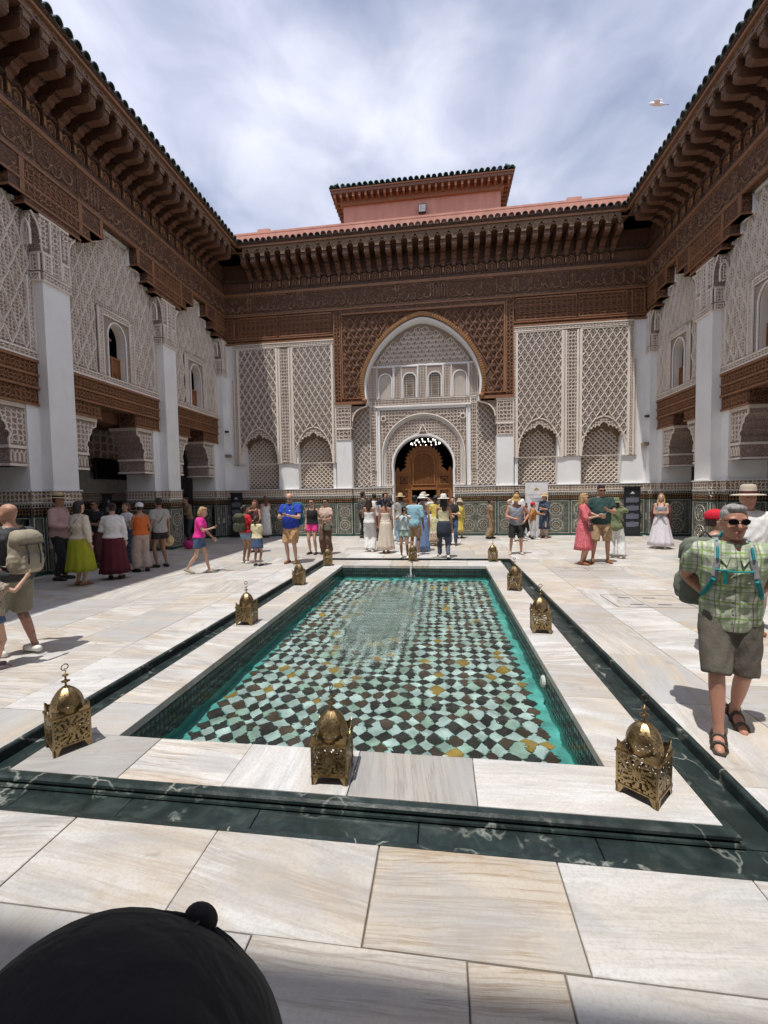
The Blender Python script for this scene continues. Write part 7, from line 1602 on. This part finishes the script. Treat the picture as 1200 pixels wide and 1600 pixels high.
P('orange', -5.72, 8.31, 62, 1.46, 'woman in a white cap, orange vest and pale loose trousers', 'f', 'b', ('dark', 'short'), ('tank', C_('orange'), 0.92), ('wide', C_('stone')), BS, ('fold', 'belly'), 'relax', hat=('cap', C_('cap_white')), bulk=1.05, group=G1)
P('greytee', -5.66, 8.85, 70, 1.56, 'young man in a grey tee and black shorts holding a straw hat', 'm', 'c', ('black', 'short'), ('tee', C_('grey_pale'), 0.86), ('shorts', C_('black'), 0.42), BS, ('down', 'down'), 'relax', group=G1)
# --- left edge pair
P('tattoo', -3.73, 3.80, 84, 1.56, 'bald tattooed man in dark tee and khaki shorts walking out at the left edge', 'm', 'b', ('dark', 'none'), ('tee', C_('charcoal'), 0.84), ('shorts', C_('khaki_green'), 0.95), WS, ('phone_low', ((0.02, 0.26, -0.34), (0.4, -1, -0.5), None, 0.5)), 'step', skinmat=TAT, bulk=1.16, near=True, vox=0.013)
P('leopard', -3.58, 3.46, -22, 1.02, 'child in a leopard print top and denim shorts reaching up to a backpack', 'f', 'a', ('brown', 'long'), ('tee', C_('leopard'), 0.84), ('shorts', C_('denim'), 0.35), (0.2, 0.14, 0.14), ('down', ((0.12, 0.36, 0.06), (0.6, -0.2, -1), (-0.4, -1, 0), 0.25)), 'stand', near=True, vox=0.011)
# --- left courtyard
P('pinkw', -4.30, 8.16, -76, 1.37, 'blonde woman in a hot pink tee and denim shorts walking with a phone', 'f', 'a', ('blonde', 'bob'), ('tee', C_('magenta'), 0.92), ('shorts', C_('denim'), 0.55), (0.3, 0.27, 0.2), ('fwd', 'phone'), 'walk', look=(0, -18), lean=6)
P('doorway', -7.55, 13.0, 150, 1.56, 'man in a tan shirt standing in the dark far left doorway', 'm', 'b', ('dark', 'short'), ('elbow', C_('earth')), ('trousers', C_('charcoal')), BS, ('fold', 'belly'), lean=8)
P('redshirt', -3.90, 9.42, -25, 1.36, 'girl in a red tee and pale denim shorts with a dark green backpack', 'f', 'b', ('dark', 'pony'), ('tee', C_('red'), 0.9), ('shorts', C_('denim_pale'), 0.4), WS, ('down', 'belly'), 'stand', group=G3)
P('hairwoman', -4.45, 11.2, 165, 1.44, 'long haired woman in a brown top standing behind the two girls', 'f', 'b', ('auburn', 'long'), ('tank', C_('plum'), 0.9), ('trousers', C_('brown')), BS, ('belly', 'face'), group=G3)
P('whitegirl', -3.47, 9.09, -5, 1.12, 'small girl in a cream tee and denim skirt seen from behind', 'f', 'b', ('brown', 'pony'), ('tee', C_('butter'), 0.94), ('skirt', C_('denim'), 0.62), BS, ('fold', 'fold'), 'stand', group=G3)
P('whitedress', -5.75, 14.95, 35, 1.52, 'long haired woman in a white strappy dress by the left end of the tiled dado', 'f', 'a', ('auburn', 'long'), ('strap', C_('white'), 0.9), ('slim', C_('white'), 0.12, 1.0), BS, ('down', 'phone'), 'close', group=G3)
P('bluetee', -2.80, 9.45, 178, 1.63, 'bald man in a royal blue tee and tan shorts looking down at a phone', 'm', 'a', ('dark', 'bald'), ('tee', C_('royal'), 0.84), ('shorts', C_('tan_short'), 0.92), TS, ('phone', 'phone'), 'stand', look=(0, -24), glasses=True, bulk=1.15, group=G3)
P('pinkshorts', -2.73, 10.86, 172, 1.46, 'woman in a black sleeveless top and pink shorts with sunglasses', 'f', 'a', ('brown', 'bun'), ('tank', C_('black'), 0.94), ('shorts', C_('hot_pink'), 0.42), BS, ('side', 'down'), 'stand', glasses=True, group=G3)
P('browntr', -2.36, 10.87, 168, 1.46, 'woman in a pale peach tee and brown trousers with a shoulder bag', 'f', 'b', ('dark', 'short'), ('tee', C_('peach'), 0.88), ('wide', C_('brown')), BS, ('phone_low', 'belly'), 'stand', glasses=True, bulk=1.06, group=G3)
# --- crowd at the door
P('black1', -2.08, 14.7, -40, 1.62, 'man in a black printed shirt and dark trousers by the dado left of the door', 'm', 'c', ('black', 'short'), ('elbow', C_('print')), ('trousers', C_('black')), BS, ('down', 'phone_low'), group=G2)
P('whiteman', -1.55, 13.9, 20, 1.55, 'man in a white shirt behind the woman in white trousers', 'm', 'c', ('black', 'short'), ('tee', C_('white')), ('trousers', C_('charcoal')), BS, group=G2)
P('photoman', -1.13, 13.7, 175, 1.58, 'man in a dark jacket photographing with both hands raised', 'm', 'b', ('dark', 'short'), ('long', C_('navy')), ('trousers', C_('black')), BS, ('raise', 'raise'), group=G2)
P('whitetrs', -1.29, 11.35, -5, 1.46, 'woman in white strappy top and wide white trousers seen from behind', 'f', 'b', ('brown', 'long'), ('bare', C_('white'), 0.9), ('wide', C_('white')), WS, ('belly', 'down'), group=G2)
P('creamsk', -0.82, 11.12, 4, 1.45, 'bare shouldered woman in a long pleated cream skirt seen from behind', 'f', 'b', ('dark', 'pony'), ('bare', C_('linen'), 0.98), ('skirt', C_('linen'), 0.12), TS, ('down', 'down'), 'close', group=G2)
P('strawcentre', -0.60, 13.0, 30, 1.53, 'woman in a straw hat and grey striped top left of the doorway opening', 'f', 'b', ('dark', 'bob'), ('tee', C_('grey_pale')), ('trousers', C_('denim_pale')), WS, ('fold', 'belly'), hat=('straw', C_('straw')), group=G2)
P('mint', -0.26, 10.27, 176, 1.24, 'girl in mint shorts and pale blue top taking a picture toward the camera', 'f', 'b', ('black', 'bob'), ('tee', C_('ice'), 0.94), ('shorts', C_('mint'), 0.42), WS, ('raise', 'face'), glasses=True, group=G2)
P('khaki', -0.04, 10.72, -18, 1.51, 'man in a light blue shirt and khaki shorts behind the girl in mint', 'm', 'c', ('black', 'short'), ('elbow', C_('sky'), 0.82), ('shorts', C_('khaki'), 0.85), WS, ('belly', 'down'), lean=4, group=G2)
P('bluedress', 0.13, 11.45, -12, 1.50, 'woman in a white hat and long open backed blue dress', 'f', 'b', ('brown', 'short'), ('bare', C_('blue_dress'), 0.98), ('slim', C_('blue_dress'), 0.06), WS, ('fold', 'down'), 'close', hat=('straw', C_('hat_white')), group=G2)
P('strawbag', 0.14, 12.7, -28, 1.55, 'woman in a tilted straw hat and white top with a white tote', 'f', 'a', ('brown', 'long'), ('tee', C_('white')), ('trousers', C_('denim_pale')), WS, ('down', 'raise'), hat=('straw', C_('hat_beige')), look=(-10, 12), group=G2)
P('red', 0.28, 13.5, 120, 1.40, 'woman in a white sleeveless top and long rust red skirt', 'f', 'b', ('black', 'long'), ('tank', C_('white'), 0.98), ('skirt', C_('rust'), 0.10), WS, ('phone', 'belly'), glasses=True, group=G2)
P('yellow', 0.47, 12.6, 10, 1.46, 'woman with black curly hair in a yellow floral dress seen from behind', 'f', 'd', ('black', 'curly'), ('tee', C_('yellow'), 0.98), ('slim', C_('floral'), 0.12), WS, ('fold', 'down'), group=G2)
P('darkcap', 0.66, 14.3, 160, 1.53, 'dark haired man half hidden at the right edge of the doorway opening', 'm', 'c', ('black', 'short'), ('tee', C_('charcoal')), ('trousers', C_('black')), BS, group=G2)
P('hatjeans', 0.69, 10.29, 8, 1.50, 'woman in a white hat, pale green top and blue jeans with a wrapped navy jumper', 'f', 'b', ('dark', 'long'), ('strap', C_('butter'), 1.0), ('trousers', C_('steel')), WS, ('fold', 'down'), 'step', hat=('fedora', C_('hat_white')), group=G2)
P('blackjeans', 0.97, 12.71, 172, 1.43, 'woman in a black top and jeans facing the camera right of the door', 'f', 'a', ('brown', 'bun'), ('tee', C_('black')), ('trousers', C_('denim')), BS, ('fold', 'belly'), group=G2)
P('yell2', 1.25, 14.55, -150, 1.32, 'person in a yellow wrap behind the woman in black and jeans', 'f', 'c', ('dark', 'short'), ('long', C_('yellow')), ('slim', C_('yellow'), 0.3), BS, ('down', 'belly'), hat=('bucket', C_('hat_beige')), group=G2)
# --- right courtyard
P('brownboy', 2.23, 14.4, -80, 1.31, 'boy in a brown shirt and trousers walking along the tiled dado', 'm', 'c', ('black', 'short'), ('tee', C_('earth'), 0.8), ('wide', C_('earth')), BS, ('down', 'down'), 'step')
P('whitetee', 2.95, 13.64, 172, 1.57, 'man in a white tee with a raised arm behind the man in the straw hat', 'm', 'b', ('dark', 'short'), ('tee', C_('white')), ('trousers', C_('cream')), WS, ('down', 'face'), glasses=True, group=G3)
P('tank', 2.47, 10.94, 178, 1.47, 'man in an orange straw hat, grey vest and black shorts looking down', 'm', 'r', ('grey', 'short'), ('tank', C_('grey_blue'), 0.84), ('shorts', C_('black'), 0.95), (0.5, 0.42, 0.36), ('hip', 'belly'), 'wide', look=(0, -22), hat=('bucket', C_('straw_dark')), group=G3, bulk=1.05)
P('child', 3.53, 14.12, -85, 1.18, 'child in a red cap, orange jumper and white trousers striding right', 'm', 'a', ('brown', 'short'), ('long', C_('amber'), 0.78), ('trousers', C_('white')), WS, ('reach', 'bwd'), 'walk', hat=('cap', C_('cap_red')))
P('navychild', 3.34, 14.35, -85, 1.16, 'child in navy walking just behind the one in the red cap', 'm', 'b', ('black', 'short'), ('long', C_('navy'), 0.78), ('trousers', C_('black')), BS, ('bwd', 'fwd'), 'walk2')
P('navy', 3.98, 14.55, 140, 1.45, 'woman in a straw hat and dark navy printed dress beside the white banner', 'f', 'a', ('dark', 'bob'), ('elbow', C_('navy_print'), 0.94), ('slim', C_('navy_print'), 0.36), NS, ('phone', 'fold'), hat=('straw', C_('straw')), group=G3)
P('pinkdress', 3.62, 9.49, -122, 1.51, 'blonde woman in a coral pink midi dress holding a phone', 'f', 'a', ('blonde', 'long'), ('elbow', C_('rose'), 0.95), ('dress', C_('rose'), 0.36), TS, ('down', 'phone'), 'stand', glasses=True, look=(-10, 0), group=G3)
P('greentee', 4.04, 9.74, 172, 1.68, 'tall man in a dark green tee and khaki shorts with sunglasses and a phone', 'm', 'b', ('black', 'short'), ('tee', C_('pine'), 0.84), ('shorts', C_('khaki'), 0.95), TS, ('phone', 'belly'), 'wide', look=(8, -10), glasses=True, bulk=1.18, group=G3)
P('greenshirt', 4.60, 10.38, -30, 1.36, 'woman in an olive shirt and loose white trousers photographing the wall', 'f', 'b', ('dark', 'bob'), ('long', C_('sage'), 0.78), ('wide', C_('white')), WS, ('raise', 'raise'), 'wide', hat=('bucket', C_('olive')), group=G3)
P('whiteskirt', 6.34, 12.03, 150, 1.44, 'woman with long wavy hair, brown shawl and tiered white skirt', 'f', 'a', ('blonde', 'wavy'), ('strap', C_('grey_blue'), 0.95), ('skirt', C_('tier'), 0.10, 1.06, 0.14), WS, ('fold', 'fold'), 'stand', look=(0, 16), bulk=1.05, group=G3)
# --- near right
P('manR', 2.46, 2.98, 156, 1.50, 'grey haired man in sunglasses, green plaid shirt and cargo shorts with hands behind his back', 'm', 'r', ('grey', 'short'), ('tee', C_('plaid'), 0.80), ('shorts', C_('cargo'), 0.97), (0.06, 0.05, 0.04), ('back', 'back'), 'step2', look=(10, -4), lean=5, bulk=1.0, near=True, vox=0.0115, sandals=True, glasses=True)
P('behind', 3.17, 4.36, -105, 1.38, 'child in a bright red cap behind the man in the plaid shirt', 'm', 'a', ('brown', 'short'), ('tee', C_('charcoal'), 0.84), ('shorts', C_('cargo'), 0.7), (0.5, 0.47, 0.42), ('down', 'down'), 'close', hat=('cap', C_('cap_red')), vox=0.014)
P('hat2', 3.95, 5.15, 165, 1.585, 'man in a beige brimmed hat and white shirt behind the plaid shirted man', 'm', 'r', ('grey', 'short'), ('long', C_('white'), 0.82), ('trousers', C_('stone')), TS, ('down', 'down'), hat=('fedora', C_('hat_beige'), C_('maroon')), vox=0.014, bulk=1.1)
# --- at the windows and in front of the lens
P('window1', XL - 0.72, 10.10, -100, 1.52, 'person in a white top raising a phone at the nearer upper left window', 'f', 'b', ('dark', 'short'), ('tee', C_('white')), ('trousers', C_('navy')), BS, ('raise', 'belly'), z0=4.45)
P('window2', XL - 0.78, 13.72, -95, 1.55, 'dark dressed person at the further upper left window', 'm', 'b', ('dark', 'short'), ('tee', C_('charcoal')), ('trousers', C_('black')), BS, ('down', 'down'), z0=4.45)
P('cap', 0.452, 0.046, -16, 1.446, 'person in a plain black cap with a top button right in front of the camera', 'm', 'b', ('black', 'short'), ('tee', C_('black')), ('trousers', C_('charcoal')), BS, ('down', 'down'), 'close', hat=('cap', C_('cap_black')), look=(0, -52), vox=0.014)
# --- near man's shirt details
o, J = PEOPLE['manR']; L, k = J['L'], J['k']
c = MB()
for s in (-1, 1):
    A = [L(s * .058, 1.445, -.055), L(s * .075, 1.44, .0), L(s * .058, 1.41, .075), L(s * .028, 1.345, .128)]; B = [L(s * .075, 1.40, -.075), L(s * .115, 1.395, .015), L(s * .105, 1.36, .10), L(s * .045, 1.29, .152)]
    n_ = len(A); off = np.array([0, 0.006, 0.006]); V = A + B + [a + off for a in A] + [b + off for b in B]; F_ = []
    for i in range(n_ - 1): F_ += [(i, i + 1, n_ + i + 1, n_ + i), (2 * n_ + i, 3 * n_ + i, 3 * n_ + i + 1, 2 * n_ + i + 1), (n_ + i, n_ + i + 1, 3 * n_ + i + 1, 3 * n_ + i)]
    c.add(V, F_)
c.build('collar', MATS['cloth_plaid'], o)
v = MB(); V = [L(-.045, 1.44, .070), L(.045, 1.44, .070), L(0.0, 1.31, .153), L(0, 1.41, .098)]; v.add(V, [(0, 3, 2), (3, 1, 2)]); v.build('open_neck', SK['r'], o)
bt = MB()
for z in (1.22, 1.13, 1.04, 0.95): ell(bt, L(0.004, z, .158 if z > 1.2 else (.172 if z > 1.0 else .165)), (.006, .004, .006), 8, 5)
bt.build('buttons', simple('button', (0.05, 0.05, 0.04), 0.4), o)
pk = backpack('manR', MATS['cloth_pack_green'], 'grey green hiking backpack with teal straps on the plaid shirted man', 1.12, (0.13, -.25, 1.16), MATS['cloth_strap_grey'], 0.012)
m = MB(); off = np.array(J['_pack'])
P_ = [L(x, 1.28 - 0.02 * math.cos(x * 9), .150 + .018 * math.cos(x * 8)) for x in np.linspace(-.10, .11, 7)]; tube(m, [np.array(p) - off * k for p in P_], .011, 6, flat=(1, .5))
tube(m, [np.array(L(.055, z, .168 + 0.004)) - off * k for z in (1.27, 1.22, 1.17)], .010, 6, flat=(1, .5))
for s in (-1, 1):
    tube(m, [np.array(L(*p)) - off * k for p in ((s * .092, 1.445, .02), (s * .094, 1.40, .11), (s * .098, 1.345,   .152))], .008, 6)
    tube(m, [np.array(L(*p)) - off * k for p in ((s * .118, 1.20, .162), (s * .150, 1.10, .108), (s * .17, 1.03, .0))], .013, 6)
tube(m, [np.array(L(*p)) - off * k for p in ((-.06, 1.45, -.11), (-.03, 1.49, -.13), (.03, 1.49, -.13), (.06, 1.45, -.11))], .013, 6)
c = m.build('teal_straps', MATS['cloth_teal'], pk, kind='stuff'); c.scale = (1 / pk.scale[0],) * 3
backpack('tattoo', MATS['cloth_pack_sand'], 'sand coloured rucksack with flap on the tattooed man', 1.0, (0, -.205, 1.17), None, 0.012)
backpack('redshirt', MATS['cloth_pack_dark'], 'dark green backpack worn by the girl in the red tee', 1.1)
backpack('bluetee', MATS['cloth_pack_teal'], 'teal backpack on the man in the royal blue tee', 1.2, (-.05, -.215, 1.18))
pr = MB(); o, J = PEOPLE['bluetee']; ell(pr, J['L'](0, 1.24, .148), np.array([.075, .016, .055]) * J['k'], 14, 8); pr.build('printed_emblem', simple('print_sky', (0.25, 0.60, 0.66), 0.8, var=0.5, scale=18), o, True)
for key, lb in (('pinkw', 'phone in the hand of the woman in hot pink'), ('pinkdress', 'white phone held by the woman in the coral dress'), ('greentee', 'dark phone held by the tall man in green'), ('bluetee', 'phone held by the man in royal blue'), ('browntr', 'phone held by the woman in the peach tee')):
    held(key, 'phone', lb, 'phone', b_phone_flat, simple('phone_black', (0.015, 0.015, 0.018), 0.2) if key != 'pinkdress' else simple('phone_white', (0.7, 0.7, 0.7), 0.25), 'wr1' if key != 'greentee' else 'wr-1', (-.02, .06, .03))
for key, lb in (('photoman', 'phone raised by the man in the dark jacket'), ('greenshirt', 'phone raised by the woman in the olive shirt'), ('mint', 'phone raised by the girl in mint shorts'), ('window1', 'phone raised at the upper left window')):
    held(key, 'phone', lb, 'phone', b_phone, MATS['phone_black'], 'wr1' if key not in ('mint',) else 'wr-1', (-.03 if key != 'mint' else .03, .04, .05))
def b_cross(w, d, h):
    def f(m): loft(m, [(0, 0, -h, w * .95, d), (0, 0, -h * .8, w, d * 1.1), (0, 0, h * .5, w, d), (0, 0, h, w * .93, d * .7)], 12)
    return f
def crossbag(key, lb, mat_, pos, w=.10, d=.035, h=.07, sh=1, rm=None):
    t = held(key, 'shoulder_bag', lb, 'bag', b_cross(w, d, h), mat_, pos); o, J = PEOPLE[key]; k = J['k']; L = J['L']; m = MB(); off = np.array(pos) * k
    for fb in (1, -1): tube(m, [np.array(p) - off for p in (np.array(pos) * k + np.array([0, 0, h]) * k, L(pos[0] * .55, 1.12, fb * .135), L(-pos[0] * .25 if sh else pos[0] * .5, 1.30, fb * .130), L(-sh * np.sign(pos[0]) * .085, 1.41, fb * .070), L(-sh * np.sign(pos[0]) * .10, 1.445, 0))], .008 * k, 6)
    c = m.build('strap', mat_, t); c.scale = (1 / t.scale[0],) * 3; return t
crossbag('lime', 'black crossbody bag of the woman in the lime skirt', MATS['cloth_bag_brown'], (-.20, .05, .92)); crossbag('pinkdress', 'small dark grey crossbody bag on the coral dress', MATS['cloth_bag_brown'], (.10, .19, .88), .10, .035, .06); crossbag('browntr', 'dark olive shoulder bag of the woman in brown trousers', MATS['cloth_army'], (-.12, .18, .86), .12, .04, .10); crossbag('greytee', 'thin black strap bag of the young man in the grey tee', MATS['cloth_bag_brown'], (-.17, .05, .95), .06, .03, .05); crossbag('greenshirt', 'small black bag at the side of the woman in the olive shirt', MATS['cloth_black'], (.19, -.03, .98), .07, .03, .06)
def tote(m): loft(m, [(0, 0, -.36, .13, .06), (0, 0, -.30, .15, .07), (0, 0, -.12, .12, .05), (0, 0, -.08, .06, .02)], 14); tube(m, [(-.06, 0, -.1), (-.03, 0, .0), (.03, 0, .0), (.06, 0, -.1)], .009, 6)
held('hatjeans', 'handbag', 'floral tan handbag carried by the woman in the white hat and jeans', 'bag', tote, cloth('cloth_bag_floral', (0.55, 0.42, 0.33), 'floral', (0.25, 0.15, 0.10)), 'L_' if False else (-.26, .06, .80), (0, 0, 0), rm=0.014)
held('strawbag', 'tote_bag', 'white tote bag on the arm of the woman in the tilted straw hat', 'bag', tote, MATS['cloth_white'], (.24, .02, 1.12), rm=0.014)
o, J = PEOPLE['hatjeans']; c = MB(); loft(c, [(0, -.01, z * J['k'], r_ * J['k'], q_ * J['k']) for z, r_, q_ in ((0.58, .185, .15), (0.75, .20, .165), (0.95, .185, .14), (1.02, .15, .12))][::-1], 36, pleat=0.05, npl=7); c.build('wrapped_jumper', MATS['cloth_slate_skirt'], o, True)
o, J = PEOPLE['whiteskirt']; c = MB(); k = J['k']
for s in (-1, 1): loft(c, [(s * .19 * k, -.03 * k, 1.34 * k, .05 * k, .09 * k), (s * .22 * k, -.05 * k, 1.10 * k, .07 * k, .09 * k), (s * .22 * k, -.08 * k, .80 * k, .06 * k, .07 * k), (s * .21 * k, -.09 * k, .62 * k, .03 * k, .05 * k)][::-1], 12)
loft(c, [(0, -.11 * k, 1.36 * k, .16 * k, .05 * k), (0, -.14 * k, 1.1 * k, .19 * k, .05 * k), (0, -.16 * k, .8 * k, .19 * k, .05 * k), (0, -.16 * k, .66 * k, .16 * k, .03 * k)][::-1], 16); c.build('shawl', MATS['cloth_plum'], o, True)
def fan(m): lathe(m, [(0.0, .0), (.10, .004), (.135, .01), (.10, .014), (0, .016)], 18)
t = held('greytee', 'straw_hat', 'round straw hat held low by the young man in the grey tee', 'hat', lambda m: lathe(m, [(.15, 0), (.09, .012), (.085, .08), (.06, .10), (0, .10)], 20), MATS['cloth_straw'], 'wr1', (.02, .03, -.20)); t.rotation_euler = (math.radians(80), 0, t.rotation_euler.z)
finish_remesh()
